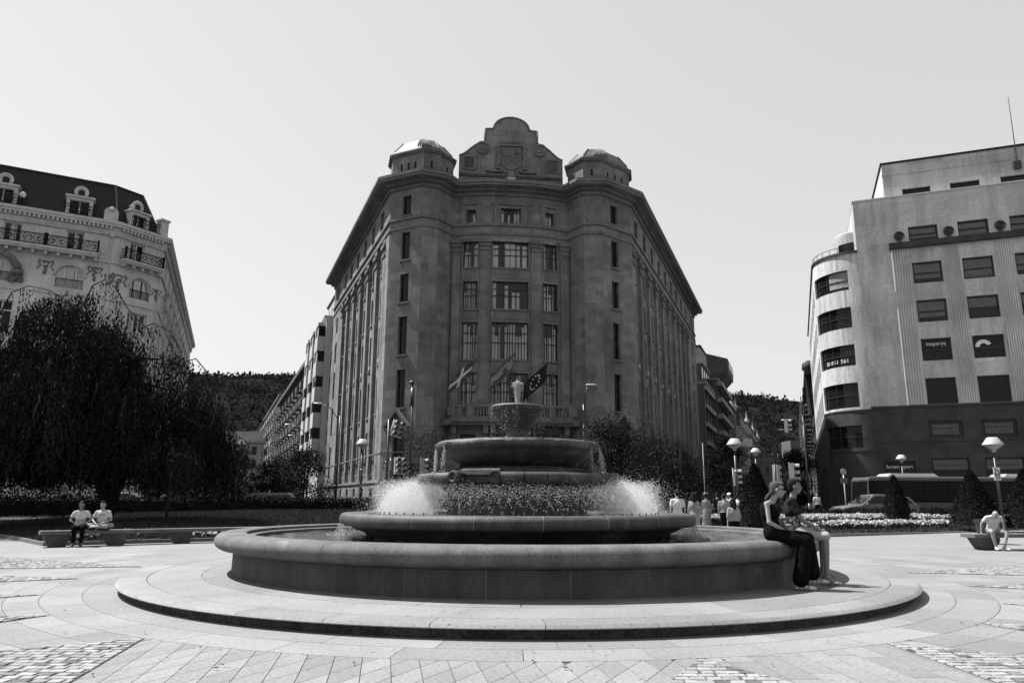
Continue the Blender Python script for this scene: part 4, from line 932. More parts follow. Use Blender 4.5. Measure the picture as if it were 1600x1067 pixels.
wa, wb = np.linspace(A0, A1, 25)[2], np.linspace(A0, A1, 25)[20]
mb = MB(); curve_wall(mb, rr, 8.5, 21.6, [(wa, wb, *z) for z in cz[:4]]); mb.build('rounded_wall', 'deco', ob)
mb = MB(); curve_wall(mb, rr + .05, .2, 8.5, [(wa, wb, *cz[4])]); mb.build('rounded_base_wall', 'deco_base', ob)
for i, (z0, z1) in enumerate(cz):
    mb = MB()
    for a, b in zip(np.linspace(wa, wb, 7)[:-1], np.linspace(wa, wb, 7)[1:]):
        q = rr - .2; mb.quad((ccx + q * math.cos(a), ccy + q * math.sin(a), z0), (ccx + q * math.cos(b), ccy + q * math.sin(b), z0), (ccx + q * math.cos(b), ccy + q * math.sin(b), z1), (ccx + q * math.cos(a), ccy + q * math.sin(a), z1))
    w = mb.build('curved_window', 'pane_dark', ob); fr_ = MB()
    for t in np.linspace(wa, wb, 3): fr_.tube([(ccx + (rr - .17) * math.cos(t), ccy + (rr - .17) * math.sin(t), z0), (ccx + (rr - .17) * math.cos(t), ccy + (rr - .17) * math.sin(t), z1)], .05, 4)
    for z in (z0 + .04, (z0 + z1) / 2, z1 - .04): fr_.tube([(ccx + (rr - .17) * math.cos(t), ccy + (rr - .17) * math.sin(t), z) for t in np.linspace(wa, wb, 9)], .045, 4)
    fr_.build('frame', 'frame_dark', w)
    if i == 0: 
        b_ = MB()
        for a, b in zip(np.linspace(wa + (wb - wa) * .55, wb, 4)[:-1], np.linspace(wa + (wb - wa) * .55, wb, 4)[1:]):
            q = rr - .19; b_.quad((ccx + q * math.cos(a), ccy + q * math.sin(a), z0 + .3), (ccx + q * math.cos(b), ccy + q * math.sin(b), z0 + .3), (ccx + q * math.cos(b), ccy + q * math.sin(b), z1), (ccx + q * math.cos(a), ccy + q * math.sin(a), z1))
        b_.build('blind', 'blind', w)
    if i == 2:
        Fc = Frame(ccx + (rr - .15) * math.cos(wa), ccy + (rr - .15) * math.sin(wa), to=(ccx + (rr - .15) * math.cos(wb), ccy + (rr - .15) * math.sin(wb)))
        def bend(o):
            for v in o.data.vertices:
                dx, dy = v.co.x - ccx, v.co.y - ccy; h_ = math.hypot(dx, dy); v.co.x = ccx + dx / h_ * (rr - .16); v.co.y = ccy + dy / h_ * (rr - .16)
        bend(text_mesh('lettering', 'rya', .5, Fc, Fc.len - .45, 13.35, 0, 'print_m', w)); bend(text_mesh('lettering', '30 861 561', .46, Fc, Fc.len * .55, 12.6, 0, 'print_l', w))
for z0, z1, dd in ((21.6, 21.78, .12), (5.25, 5.38, .12), (8.42, 8.55, .1)):
    MB().lathe([(rr - .2, z0), (rr + dd, z0), (rr + dd, z1), (rr - .2, z1)], 24, A0, A1, c=(ccx, ccy)).build('string_course', 'deco_base', ob)
for z in (22.25,): MB().tube([(ccx + (rr - .05) * math.cos(t), ccy + (rr - .05) * math.sin(t), z) for t in np.linspace(A0, A1, 15)], .025, 5).build('terrace_rail', 'metal', ob)
for t in np.linspace(A0, A1, 8): MB().tube([(ccx + (rr - .05) * math.cos(t), ccy + (rr - .05) * math.sin(t), 21.7), (ccx + (rr - .05) * math.cos(t), ccy + (rr - .05) * math.sin(t), 22.25)], .025, 5).build('rail_post', 'metal', ob)
mb = MB(); mb.lathe([(1.75, 21.7), (1.75, 24.1), (1.65, 24.2), (0, 24.2)], 20, R(140), R(275), c=(ccx + .35, ccy + .3)); mb.build('terrace_storey', 'deco', ob, True, 40)
mb = MB(); mb.lathe([(1.77, 22.2), (1.77, 23.2)], 10, R(195), R(250), c=(ccx + .35, ccy + .3)); mb.build('terrace_window', 'pane_dark', ob)
tp = MB(); tp.lathe([(rr, 21.62), (0, 21.62)], 20, A0, A1, c=(ccx, ccy)); tp.build('terrace', 'deco_base', ob)
# street side of the same building: long grazing facade with window bands
RS = (ccx + rr * math.cos(A0), ccy + rr * math.sin(A0)); FS = Frame(*(np.array(RS) + uR * 30), to=RS); hs = [(FS.len - 2.0 - 2.6 * k - 1.5, FS.len - 2.0 - 2.6 * k, z0, z1) for k in range(10) for z0, z1 in cz[:4]]
mb = MB(); wall_holes(mb, FS, 0, FS.len, 8.5, 21.6, hs, .3); mb.build('street_wall', 'deco', ob)
for h in hs: window(ob, FS, *h, -.2, 2, (), .07)
hs = [(FS.len - 2.5 - 3.4 * k - 2.6, FS.len - 2.5 - 3.4 * k, .5, 4.4) for k in range(8)]; mb = MB(); wall_holes(mb, FS, 0, FS.len, .2, 8.5, hs, .3, d=.05); mb.build('street_base_wall', 'deco_base', ob)
for h in hs: window(ob, FS, *h, -.2, 2, (), .07, name='shop_window')
MB().fbox(FS, 0, FS.len, 21.6, 21.8, -8, .12).build('roof', 'deco_base', ob)
# ------------------------------------------------------------------ white hotel on the left
ho = thing('mansard_hotel', 'pale plaster hotel with dark mansard roof and iron balconies at left', 'building')
HC = (-33.28, 58.79); FH = Frame(-33.28 - .8746 * 16, 58.79 - .4848 * 16, 29.0)      # u=16 at the corner
U0 = 16.0
FC = Frame(*HC, 58.9); CL = 4.3
pc = FC.p(CL, 0)[:2]; uS = np.array((-.352, .936)); FSd = Frame(pc[0], pc[1], to=tuple(np.array(pc) + uS * 50))
hl = [FH.p(0, 0)[:2], HC, pc, tuple(np.array(pc) + uS * 50)]
def arch_pts(c, w, z0, zs, n=12): return [(c - w, z0), (c + w, z0)] + [(c + w * math.cos(t), zs + w * .85 * math.sin(t)) for t in np.linspace(0, math.pi, n)]
def arched_wall(F, u0, u1, z0, z1, rect, arches, par, m='plaster', depth=.3, nm='wall'):
    """wall with rectangular and round-headed openings"""
    holes = list(rect) + [(c - w, c + w, b, s + w * .85) for c, w, b, s in arches]
    mb = MB(); wall_holes(mb, F, u0, u1, z0, z1, holes, depth)
    for c, w, b, s in arches:      # spandrels
        arc = [(c + w * math.cos(t), s + w * .85 * math.sin(t)) for t in np.linspace(0, math.pi, 13)]; top = s + w * .85
        mb.poly([F.p(c + w, top)] + [F.p(*q) for q in arc[:7]]); mb.poly([F.p(*q) for q in arc[6:]] + [F.p(c - w, top)])
        for a, b_ in zip(arc[:-1], arc[1:]): mb.quad(F.p(*a), F.p(*b_), F.p(*b_, -depth), F.p(*a, -depth))
    return mb.build(nm, m, par)
def arch_window(F, c, w, b, s, par, d=-.22):
    mb = MB(); mb.tube([F.p(c + (w - .05) * math.cos(t), s + (w * .85 - .05) * math.sin(t), d) for t in np.linspace(0, math.pi, 13)], .06, 5)
    for u in (c - w + .06, c - w * .42, c + w * .42, c + w - .06): mb.fbox(F, u - .06, u + .06, b, s + (w * .85) * math.sqrt(max(0, 1 - ((u - c) / w) ** 2)) - .02, d - .05, d + .03)
    mb.fbox(F, c - w, c + w, b, b + .1, d - .05, d + .03); wn_ = mb.build('arched_window', 'frame_light', par)
    pp = arch_pts(c, w - .02, b, s); MB().poly([F.p(u, z, d - .03) for u, z in pp]).build('pane', 'glass', wn_); MB().poly([F.p(u, z, d - .5) for u, z in pp]).build('room_behind', 'dark', wn_)
    for a0, a1 in ((-.9, -.5), (-.36, .3), (.45, .9)):
        k = MB(); n = 6
        for q in range(n):
            x0 = c + w * (a0 + (a1 - a0) * q / n); x1 = c + w * (a0 + (a1 - a0) * (q + 1) / n); zt = lambda x: s + w * .85 * math.sqrt(max(0, 1 - ((x - c) / w) ** 2)) - .05
            k.quad(F.p(x0, b, d - .2 - .05 * (q % 2)), F.p(x1, b, d - .2 - .05 * ((q + 1) % 2)), F.p(x1, zt(x1), d - .2), F.p(x0, zt(x0), d - .2))
        k.build('curtain', 'curtain', wn_)
    ar = MB(); ar.tube([F.p(c + (w + .1) * math.cos(t), s + (w * .85 + .1) * math.sin(t), .03) for t in np.linspace(-.1, math.pi + .1, 15)], .09, 6); ar.build('arch_moulding', 'hotel_trim', wn_, True)
    rl = MB()
    for k in range(17): rl.fbox(F, c - w + .05 + k * (2 * w - .1) / 16 - .012, c - w + .05 + k * (2 * w - .1) / 16 + .012, b + .05, b + .75, -.1, -.07)
    rl.fbox(F, c - w, c + w, b + .72, b + .78, -.11, -.06); rl.build('window_rail', 'iron', wn_); return wn_
def iron_balcony(F, u0, u1, z, par, depth=.75, ends=True, posts=True):
    """curled iron railing standing on the slab at height z"""
    mb = MB(); h = .9
    mb.tube([F.p(u0, z + h, depth), F.p(u1, z + h, depth)], .045, 5); mb.tube([F.p(u0, z + .08, depth), F.p(u1, z + .08, depth)], .035, 5); mb.tube([F.p(u0, z + h - .12, depth), F.p(u1, z + h - .12, depth)], .025, 5)
    n = max(2, int((u1 - u0) / .62)); st = (u1 - u0) / n
    for k in range(n):
        c = u0 + st * (k + .5); sg = 1 if k % 2 else -1
        mb.tube([F.p(c + sg * (.26 - .034 * t) * math.cos(t), z + .42 + (.30 - .04 * t) * math.sin(t), depth) for t in np.linspace(0, 6.0, 18)], .034, 4)
        mb.tube([F.p(c - sg * .12 + sg * (.13 - .018 * t) * math.cos(t + 3), z + .62 + (.13 - .018 * t) * math.sin(t + 3), depth) for t in np.linspace(0, 5.5, 12)], .028, 4)
        mb.tube([F.p(u0 + st * k, z + .05, depth), F.p(u0 + st * k, z + h, depth)], .016, 4)
    if posts:
        for u in (u0, u1): mb.fbox(F, u - .07, u + .07, z, z + h + .15, depth - .07, depth + .07)
    if ends:
        for u in (u0, u1):
            mb.tube([F.p(u, z + h, 0), F.p(u, z + h, depth)], .03, 5)
            for q in range(4): mb.tube([F.p(u, z, depth * q / 4), F.p(u, z + h, depth * q / 4)], .016, 4)
    return mb.build('balcony_railing', 'iron', par)
def garland(F, c, z, par, s=1.0):
    mb = MB()
    for k in range(26):
        t = random.random(); u = c + random.uniform(-.34, .34) * s * (1 - t * .8); mb.sphere(F.p(u, z + .4 * s - 1.4 * s * t, .04), (random.uniform(.06, .12) * s,) * 3, 6, 4)
    for sg in (-1, 1):
        for k in range(9): mb.sphere(F.p(c + sg * (.55 + .1 * math.sin(k)) * s, z + .45 * s - k * .11 * s, .03), random.uniform(.05, .09) * s, 6, 4)
        mb.tube([F.p(c + sg * .55 * s, z + .45 * s, .05), F.p(c + sg * .3 * s, z + .32 * s, .06), F.p(c, z + .45 * s, .06)], .05 * s, 5)
    return mb.build('garland', 'orn', par, True)
# front wall: flat bays, a projecting bay with arch
ups = [(U0 - 11.6, U0 - 10.3, 21.1, 22.9), (U0 - 7.9, U0 - 6.65, 21.1, 22.95), (U0 - 3.6, U0 - 2.35, 21.1, 22.95)]
arched_wall(FH, 0, U0, .3, 22.9, [h[:3] + (22.75,) for h in ups] + [(U0 - 3.7, U0 - 2.3, 13.8, 16.4), (U0 - 7.9, U0 - 6.5, 13.8, 16.4), (U0 - 3.7, U0 - 2.3, 9, 12), (U0 - 7.9, U0 - 6.5, 9, 12), (U0 - 3.9, U0 - 2.1, 2, 6), (U0 - 8, U0 - 6.4, 2, 6)], [(U0 - 3.0, .98, 17.9, 18.95), (U0 - 7.3, .98, 17.9, 18.95), (U0 - 11.2, .98, 17.9, 18.95)], ho)
for c in (U0 - 3.0, U0 - 7.3, U0 - 11.2): arch_window(FH, c, .98, 17.9, 18.95, ho)
for h in ups: window(ho, FH, h[0], h[1], h[2], 22.75, -.2, 2, (), .09, 'frame_light', curtain=.3, pane='glass')
for z0, z1 in ((13.8, 16.4), (9, 12), (2, 6)):
    for c in (U0 - 3.0, U0 - 7.2): window(ho, FH, c - .7, c + .7, z0, z1, -.2, 2, (.7,), .09, 'frame_light')
arched_wall(FC, 0, CL, .3, 22.9, [(1.25, 2.55, 21.1, 22.75), (1.65, 3.4, 15.1, 16.75), (1.65, 3.4, 10.5, 13), (1.65, 3.4, 2, 6)], [(2.5, .93, 17.95, 18.98)], ho)
arch_window(FC, 2.5, .93, 17.95, 18.98, ho); window(ho, FC, 1.25, 2.55, 21.1, 22.75, -.2, 2, (), .09, 'frame_light', curtain=.4, pane='glass')
window(ho, FC, 1.65, 3.4, 15.1, 16.75, -.2, 3, (), .1, 'frame_light', curtain=.5, pane='glass'); window(ho, FC, 1.65, 3.4, 10.5, 13, -.2, 3, (), .1, 'frame_light'); window(ho, FC, 1.65, 3.4, 2, 6, -.2, 3, (), .1, 'frame_light')
MB().fbox(FC, 1.55, 3.5, 14.95, 15.1, -.02, .12).build('sill', 'hotel_trim', ho)
sr = [(3 + 4.2 * k, 4.4 + 4.2 * k, z0, z1) for k in range(11) for z0, z1 in ((21.1, 22.6), (17.9, 19.7), (14, 16.5), (9.5, 12.4))]
mb = MB(); wall_holes(mb, FSd, 0, 50, .3, 22.9, sr, .3); mb.build('wall', 'plaster', ho)
for h in sr: window(ho, FSd, *h, -.2, 2, (), .08, 'frame_light')
for k in range(10):       # bays and balconies along the side street
    u = 5.8 + 4.2 * k; mb = MB(); mb.fbox(FSd, u - .9, u + .9, 20.2, 20.6, 0, .42); mb.fbox(FSd, u - .6, u + .6, 18.6, 20.2, 0, .35); mb.fbox(FSd, u - .35, u + .35, 17.2, 18.6, 0, .3); mb.build('side_balcony', 'hotel_trim', ho)
    garland(FSd, u, 19.3, ho, 1.1); MB().fbox(FSd, u - .35, u + .35, 22.9, 24.6, -.3, .25).build('parapet_pier', 'hotel_trim', ho)
FPp = Frame(FC.p(.0, 0)[0], FC.p(0, 0)[1], 58.9)
# mouldings, cornice, panels
for z0, z1, dd in ((22.85, 23.0, .18), (23.0, 23.3, .22), (23.55, 23.75, .55), (23.75, 24.0, .62), (20.45, 20.6, .14), (17.3, 17.42, .08)):
    belt(MB(), hl, z0, z1, -.05, dd).build('string_course', 'hotel_trim', ho)
belt(MB(), hl, 23.3, 23.55, -.05, .25).build('frieze', 'hotel_trim', ho)
for F, L0, L1 in ((FH, 1, U0), (FC, .2, CL), (FSd, .3, 30)):
    n = int((L1 - L0) / .32); mb = MB()
    for k in range(n): u = L0 + .32 * k; mb.fbox(F, u, u + .18, 23.32, 23.54, .2, .5)
    mb.build('dentils', 'hotel_trim', ho)
for u in (U0 - 9.6, U0 - 8.7, U0 - 6.1, U0 - 5.2, U0 - 4.3, U0 - 1.7, U0 - .9):       # raised panels between windows
    mb = MB(); mb.fprism(FH, [(u - .32, 21.2), (u + .32, 21.2), (u + .32, 22.3), (u + .24, 22.45), (u + .24, 22.6), (u - .24, 22.6), (u - .24, 22.45), (u - .32, 22.3)], -.02, .05); mb.build('wall_panel', 'hotel_trim', ho)
for u in (.55, 3.0): mb = MB(); mb.fprism(FC, [(u - .3, 21.2), (u + .3, 21.2), (u + .3, 22.3), (u + .22, 22.6), (u - .22, 22.6), (u - .3, 22.3)], -.02, .05); mb.build('wall_panel', 'hotel_trim', ho)
pp = MB(); pp.tube([FH.p(U0 - .35, 22.7, .1), FH.p(U0 - .35, .3, .1)], .055, 6); pp.fbox(FH, U0 - .5, U0 - .2, 22.7, 23.0, 0, .3); pp.build('downpipe', 'hotel_trim', ho)
pp = MB(); pp.tube([FC.p(CL - .15, 22.7, .1), FC.p(CL - .15, .3, .1)], .055, 6); pp.build('downpipe', 'hotel_trim', ho)
# balconies of the fifth floor
def slab(F, u0, u1, z, dep):
    mb = MB(); mb.fbox(F, u0, u1, z - .18, z, 0, dep); mb.fbox(F, u0 + .05, u1 - .05, z - .34, z - .18, 0, dep - .1); mb.build('balcony_slab', 'hotel_trim', ho)
    n = int((u1 - u0) / .85)
    for k in range(n + 1):
        u = u0 + .2 + (u1 - u0 - .4) * k / n; MB().fbox(F, u - .1, u + .1, z - .6, z - .34, 0, dep - .25).build('bracket', 'hotel_trim', ho)
slab(FH, U0 - 12, U0 - 1.15, 20.98, .85); iron_balcony(FH, U0 - 4.85, U0 - 1.25, 20.98, ho); iron_balcony(FH, U0 - 9.0, U0 - 5.0, 20.98, ho); iron_balcony(FH, U0 - 12, U0 - 9.1, 20.98, ho)
slab(FC, .45, 4.05, 20.98, .8); iron_balcony(FC, .5, 3.95, 20.98, ho, .72)
for u in (U0 - 4.75, U0 - 1.3): garland(FH, u, 19.6, ho, .8)
garland(FC, .55, 19.2, ho); garland(FC, 4.0, 18.9, ho, .7); garland(FH, U0 - .2, 19.2, ho, .6)
orn = MB(); u = U0 - 6.6           # broken pediment over the bay at the left edge
for sg in (-1, 1): orn.tube([FH.p(u - 1.2 + sg * .1, 20.1, .3), FH.p(u - 1.2 + sg * .7, 19.8, .35), FH.p(u - 1.2 + sg * 1.25, 19.1, .35), FH.p(u - 1.2 + sg * 1.35, 18.9, .3)], [.2, .26, .26, .12], 8)
orn.fbox(FH, u - .35, u + .45, 18.5, 18.85, 0, .5)
for k in range(22): orn.sphere(FH.p(u + random.uniform(-.5, .45), 18.2 + random.uniform(-.35, .3), .15), random.uniform(.1, .2), 6, 4)
orn.build('broken_pediment', 'orn', ho, True)
# mansard, dormers
a0, a1 = [tuple(p) for p in offset_poly(hl, -.25)], [tuple(p) for p in offset_poly(hl, -2.3)]
a2 = [tuple(p) for p in offset_poly(hl, -7)]
mr = MB()
for k in range(3):
    mr.quad((*a0[k], 24.0), (*a0[k + 1], 24.0), (*a1[k + 1], 28.15), (*a1[k], 28.15)); mr.quad((*a1[k], 28.15), (*a1[k + 1], 28.15), (*a2[k + 1], 29.2), (*a2[k], 29.2))
mr.build('mansard_roof', 'slate', ho)
for k in range(3): MB().tube([(*a1[k], 28.17), (*a1[k + 1], 28.17)], .1, 6).build('ridge_roll', 'slate', ho)
for k in (1, 2): MB().tube([(*a0[k], 24.0), (*a1[k], 28.2)], .09, 6).build('hip_roll', 'lead', ho)
def dormer(F, c, w, z0, z1, oc=True):
    mb = MB(); mb.fbox(F, c - w, c - w + .25, z0, z1, -2.2, -.15); mb.fbox(F, c + w - .25, c + w, z0, z1, -2.2, -.15); mb.fbox(F, c - w + .25, c + w - .25, z1 - .25, z1, -2.2, -.15); mb.fbox(F, c - w - .12, c + w + .12, z1, z1 + .16, -2.3, -.02)
    d_ = mb.build('dormer', 'hotel_trim', ho); MB().fbox(F, c - w + .25, c + w - .25, z0, z1 - .25, -.7, -.6).build('pane', 'pane_dark', d_); MB().fbox(F, c - .05, c + .05, z0, z1 - .25, -.58, -.52).build('frame', 'frame_light', d_)
    if oc:
        o_ = MB(); q = z1 + .75; o_.fprism(F, arch_pts(c, .40, q - .5, q), -1.9, -.75); o_.tube([F.p(c + .44 * math.cos(t), q + .42 * math.sin(t), -.72) for t in np.linspace(-.6, math.pi + .6, 15)], .1, 6); o_.fbox(F, c - .52, c + .52, q - .6, q - .42, -1.9, -.62); oo = o_.build('roof_oculus', 'hotel_trim', ho, True, 40)
        MB().poly([F.p(u, z, -.73) for u, z in arch_pts(c, .24, q - .32, q)]).build('pane', 'pane_dark', oo)
dormer(FH, U0 - 3.0, .95, 24.0, 25.75); dormer(FH, U0 - 8.3, .95, 24.0, 25.75); dormer(FH, U0 - 13, .95, 24.0, 25.75); dormer(FC, 1.9, .85, 24.0, 25.6)
sh = MB(); sh.fprism(FH, [(U0 - 1.15, 24.0), (U0 - .1, 24.0), (U0 - .1, 24.95), (U0 - .3, 25.2), (U0 - .62, 25.35), (U0 - .95, 25.2), (U0 - 1.15, 24.95)], -.4, .2); sh.sphere(FH.p(U0 - .62, 25.1, .2), (.25, .15, .22), 8, 6); sh.build('corner_cartouche', 'hotel_trim', ho, True, 40)
gl = MB(); gl.sphere(FH.p(U0 - 6.95, 25.1, .1), .24, 12, 8); gl.build('terrace_globe', 'white', ho, True); gp = MB(); gp.tube([FH.p(U0 - 6.95, 24, .1), FH.p(U0 - 6.95, 24.9, .1)], .06, 6); gp.build('globe_post', 'iron', ho)
iron_balcony(FH, U0 - 4.0, U0 - 2.0, 24.0, ho, .5, False, False); iron_balcony(FH, U0 - 9.4, U0 - 7.3, 24.0, ho, .5, False, False); iron_balcony(FC, .8, 3.5, 24.0, ho, .5, False, False)
for z in (24.35, 24.65): MB().tube([FH.p(2, z, .45), FH.p(U0 - 1.2, z, .45)], .022, 5).build('terrace_rail', 'iron', ho)
ch = MB(); ch.fbox(FC, CL - .6, CL + .1, 24.0, 25.5, -.5, .2); ch.fbox(FC, CL - .7, CL + .2, 25.5, 25.68, -.6, .3); ch.build('corner_pier', 'hotel_trim', ho)

# ------------------------------------------------------------------ street buildings further back
def street_block(name, label, P0, ud, s0, s1, zt, m, left, floors, w=1.3, pitch=3.2, frame='frame_dark', bays=False, depth=14, z0=.3, trim=None, winm='dark', top=None, off=0.0):
    """row building along a street; left: facade seen from the left side of the wedge"""
    t = thing(name, label, 'building'); P0 = np.array(P0) + (np.array((-ud[1], ud[0])) if left else np.array((ud[1], -ud[0]))) * off; a = np.array(P0) + ud * s0; b = np.array(P0) + ud * s1
    F = Frame(*b, to=a) if left else Frame(*a, to=b); L = F.len
    fz = np.linspace(4.2, zt - .6, floors + 1); holes = []
    n = max(1, int((L - 1) / pitch)); p_ = (L - 1) / n
    for k in range(n):
        c = .5 + p_ * (k + .5)
        for i in range(floors): holes.append((c - w / 2, c + w / 2, fz[i] + .6, min(fz[i] + .6 + (fz[1] - fz[0]) * .62, fz[i + 1] - .2)))
    mb = MB(); wall_holes(mb, F, 0, L, z0, zt, holes, .3)
    near = L if left else 0        # end wall that faces the square
    mb.build('wall', m, t)
    # end wall facing the square and top
    E = Frame(*(F.p(near, 0, 0)[:2]), to=F.p(near, 0, -depth)[:2]) if left else Frame(*(F.p(0, 0, -depth)[:2]), to=F.p(0, 0, 0)[:2])
    he = []
    for k in range(int(depth / 3.4)):
        for i in range(floors): he.append((.8 + 3.4 * k, 2.2 + 3.4 * k, fz[i] + .6, fz[i] + .6 + (fz[1] - fz[0]) * .62))
    mb = MB(); wall_holes(mb, E, 0, depth, z0, zt, he, .3); mb.build('end_wall', m, t)
    MB().fbox(F, 0, L, zt, zt + .25, -depth, .35).build('roof', trim or m, t)
    for h in holes:
        w_ = window(t, F, *h, -.2, 2, (), .09, frame)
    for h in he: window(t, E, *h, -.2, 2, (), .09, frame)
    for i in range(1, floors): MB().fbox(F, 0, L, fz[i] - .05, fz[i] + .15, -.05, .12).build('string_course', trim or m, t)
    if bays:
        for k in range(0, n, 2):
            c = .5 + p_ * (k + .5)
            for i in range(1, floors):
                mb = MB(); mb.fbox(F, c - w * .9, c + w * .9, fz[i] + .1, fz[i] + .3, 0, 1.1); mb.fbox(F, c - w * .9, c + w * .9, fz[i] + .3, fz[i] + 1.1, .95, 1.1); mb.build('balcony', trim or m, t)
    return t, F, fz
# left street (right-hand row)
t, F, fz = street_block('white_apartment_building', 'white apartment building with boxed bay windows next to the big stone building, left street', DA, uL, 37.0, 56.0, 25.6, 'b_bright', True, 6, 2.0, 4.6, off=.6)
for i in range(1, 6):         # bay windows facing down the street
    for c in (F.len - 2.2, F.len - 8.2, F.len - 14.2):
        MB().fbox(F, c - 1.6, c + 1.6, fz[i] - .1, fz[i] + 1.45, 0, 1.0).build('bay_parapet', 'b_bright', t); MB().fbox(F, c - 1.6, c + 1.6, fz[i + 1] - .55, fz[i + 1] - .1, 0, 1.0).build('bay_lintel', 'b_bright', t); MB().fbox(F, c - 1.6, c - 1.1, fz[i] + 1.45, fz[i + 1] - .55, 0, .98).build('bay_pier', 'b_bright', t); MB().fbox(F, c - 1.1, c + 1.5, fz[i] + 1.45, fz[i + 1] - .55, 0, .90).build('bay_glazing', 'pane_dark', t)
MB().fbox(F, F.len - 9, F.len - .5, 25.85, 29.0, -10, -1.2).build('roof_storey', 'b_bright', t); MB().fbox(F, F.len - 9.2, F.len - .3, 29.0, 29.2, -10.2, -1.0).build('roof_coping', 'slate', t)
for u in (F.len - 2, F.len - 4.5, F.len - 7): MB().fbox(F, u - .6, u + .6, 26.6, 28.2, -1.25, -1.17).build('roof_window', 'pane_dark', t)
t, F, fz = street_block('brown_corniced_building', 'long brown building with cornice and pale window surrounds on the left street', DA, uL, 58.0, 122.0, 23.0, 'b_brown', True, 6, 1.3, 3.4, 'frame_light', True, trim='b_mid')
MB().fbox(F, 0, F.len, 22.9, 23.6, -2, .9).build('cornice', 'b_mid', t)
for k in range(9): MB().fprism(F, [(4 + 7 * k - 1.6, 23.6), (4 + 7 * k + 1.6, 23.6), (4 + 7 * k, 25.6)], -4, -.1).build('gable_dormer', 'slate', t)
t, F, fz = street_block('balconied_building', 'grey building with pale balconies further down the left street', DA, uL, 124.0, 190.0, 26.0, 'b_mid', True, 6, 1.6, 4, bays=True, trim='b_white')
t, F, fz = street_block('distant_row_building', 'dark distant row at the far end of the left street', DA, uL, 194.0, 290.0, 26.0, 'b_dark', True, 6, 1.6, 4, bays=True, trim='b_mid')
wb = thing('distant_white_building', 'small white building seen at the end of the left street', 'building', (-78, 215, 0)); MB().box(-9, 9, 0, 14, 0, 17).build('wall', 'b_white', wb); MB().box(-9.6, 9.6, -.6, 14.6, 17, 17.6).build('cornice', 'b_white', wb); MB().box(-6, 6, 2, 12, 17.6, 20.5).build('roof_storey', 'b_white', wb)
for i in range(4):
    for k in range(5): MB().box(-8 + 3.6 * k, -6.6 + 3.6 * k, -.06, .1, 2.5 + 3.7 * i, 4.9 + 3.7 * i).build('window', 'pane_dark', wb)
# right street (left-hand row)
t, F, fz = street_block('terraced_apartment_building', 'grey brick apartment block with stepped terraces beside the big stone building, right street', AD, uR, 48.4, 62.0, 18.8, 'b_mid', False, 5, 2.2, 3.6, trim='b_white', off=.9)
for i in range(1, 6): MB().fbox(F, 0, F.len, fz[i] - .35, fz[i] + .35, -.05, .35).build('pale_band', 'b_white', t)
mb = MB(); mb.fbox(F, 3.0, 13.6, 19.0, 22.4, -14, -.5); mb.build('terrace_storey', 'b_mid', t); MB().fbox(F, 2.8, 13.8, 22.4, 22.7, -14, -.3).build('terrace_roof', 'b_white', t); MB().fbox(F, 4, 13, 22.7, 25.4, -14, -.8).build('roof_storey', 'b_white', t); MB().fbox(F, 3.8, 13.2, 25.4, 25.6, -14.2, -.6).build('roof_coping', 'slate', t)
MB().tube([F.p(4, 25.6, -1.5), F.p(4, 27.8, -1.5)], [.15, .04], 6).build('finial', 'metal', t)
for u in (3, 6, 9, 12): MB().fbox(F, u - .7, u + .7, 19.7, 21.7, -.55, -.46).build('terrace_window', 'pane_dark', t)
MB().fbox(F, .2, 13.4, 19.05, 19.7, -.15, .1).build('terrace_parapet', 'b_mid', t)
t, F, fz = street_block('banded_apartment_building', 'grey apartment block with pale floor bands, second along the right street', AD, uR, 62.3, 84.0, 21.5, 'b_mid', False, 6, 2.6, 3.6, trim='b_white', off=1.5)
for i in range(1, 7): MB().fbox(F, 0, F.len, fz[i] - .45, fz[i] + .3, -.05, .9).build('pale_band', 'b_white', t)
tw = thing('dark_cantilevered_tower', 'dark tower with a wide overhanging top rising behind the terraced block', 'building')
F = Frame(*(np.array(AD) + uR * 84.3), to=tuple(np.array(AD) + uR * 100)); mb = MB(); mb.fbox(F, 0, F.len, .3, 24, -12, -.2); mb.build('shaft', 'b_dark', tw)
mb = MB(); u0, u1 = 0.0, F.len - 3.0; mb.hexa([F.p(u0 + 2, 24, 0), F.p(u1 - 1, 24, 0), F.p(u1 - 1, 24, -12), F.p(u0 + 2, 24, -12)], [F.p(u0, 26.2, 1.9), F.p(u1, 26.2, 1.9), F.p(u1, 26.2, -14), F.p(u0, 26.2, -14)]); mb.hexa([F.p(u0, 26.2, 1.9), F.p(u1, 26.2, 1.9), F.p(u1, 26.2, -14), F.p(u0, 26.2, -14)], [F.p(u0, 29.0, 1.9), F.p(u1, 29.0, 1.9), F.p(u1, 31.5, -6), F.p(u0, 31.5, -6)]); mb.build('overhanging_top', 'b_dark', tw)
MB().fbox(F, u0 + .5, u1 - .5, 27.0, 28.6, 1.85, 2.0).build('window_band', 'b_white', tw)
for k in range(4): MB().fbox(F, u0 + 1 + 2.6 * k, u0 + 2.8 + 2.6 * k, 27.2, 28.3, 1.98, 2.06).build('window', 'pane_dark', tw)
t, F, fz = street_block('dark_gabled_building', 'dark building with a pale pinnacle beyond the tower, right street', AD, uR, 100.5, 124.0, 22.5, 'b_dark', False, 5, 1.4, 3.4, trim='b_dark')
mb = MB(); mb.lathe([(1.1, 22.6), (1.1, 24.0), (.5, 24.6), (.35, 25.5), (.1, 26.5), (.02, 28)], 10, c=tuple(np.array(AD) + uR * 122 + np.array((-.5, .5)))); mb.build('pinnacle', 'b_white', t, True)
t, F, fz = street_block('pale_corner_building', 'pale building with an oriel further down the right street', AD, uR, 126.0, 166.0, 23.5, 'b_white', False, 6, 1.4, 3.6, bays=True)
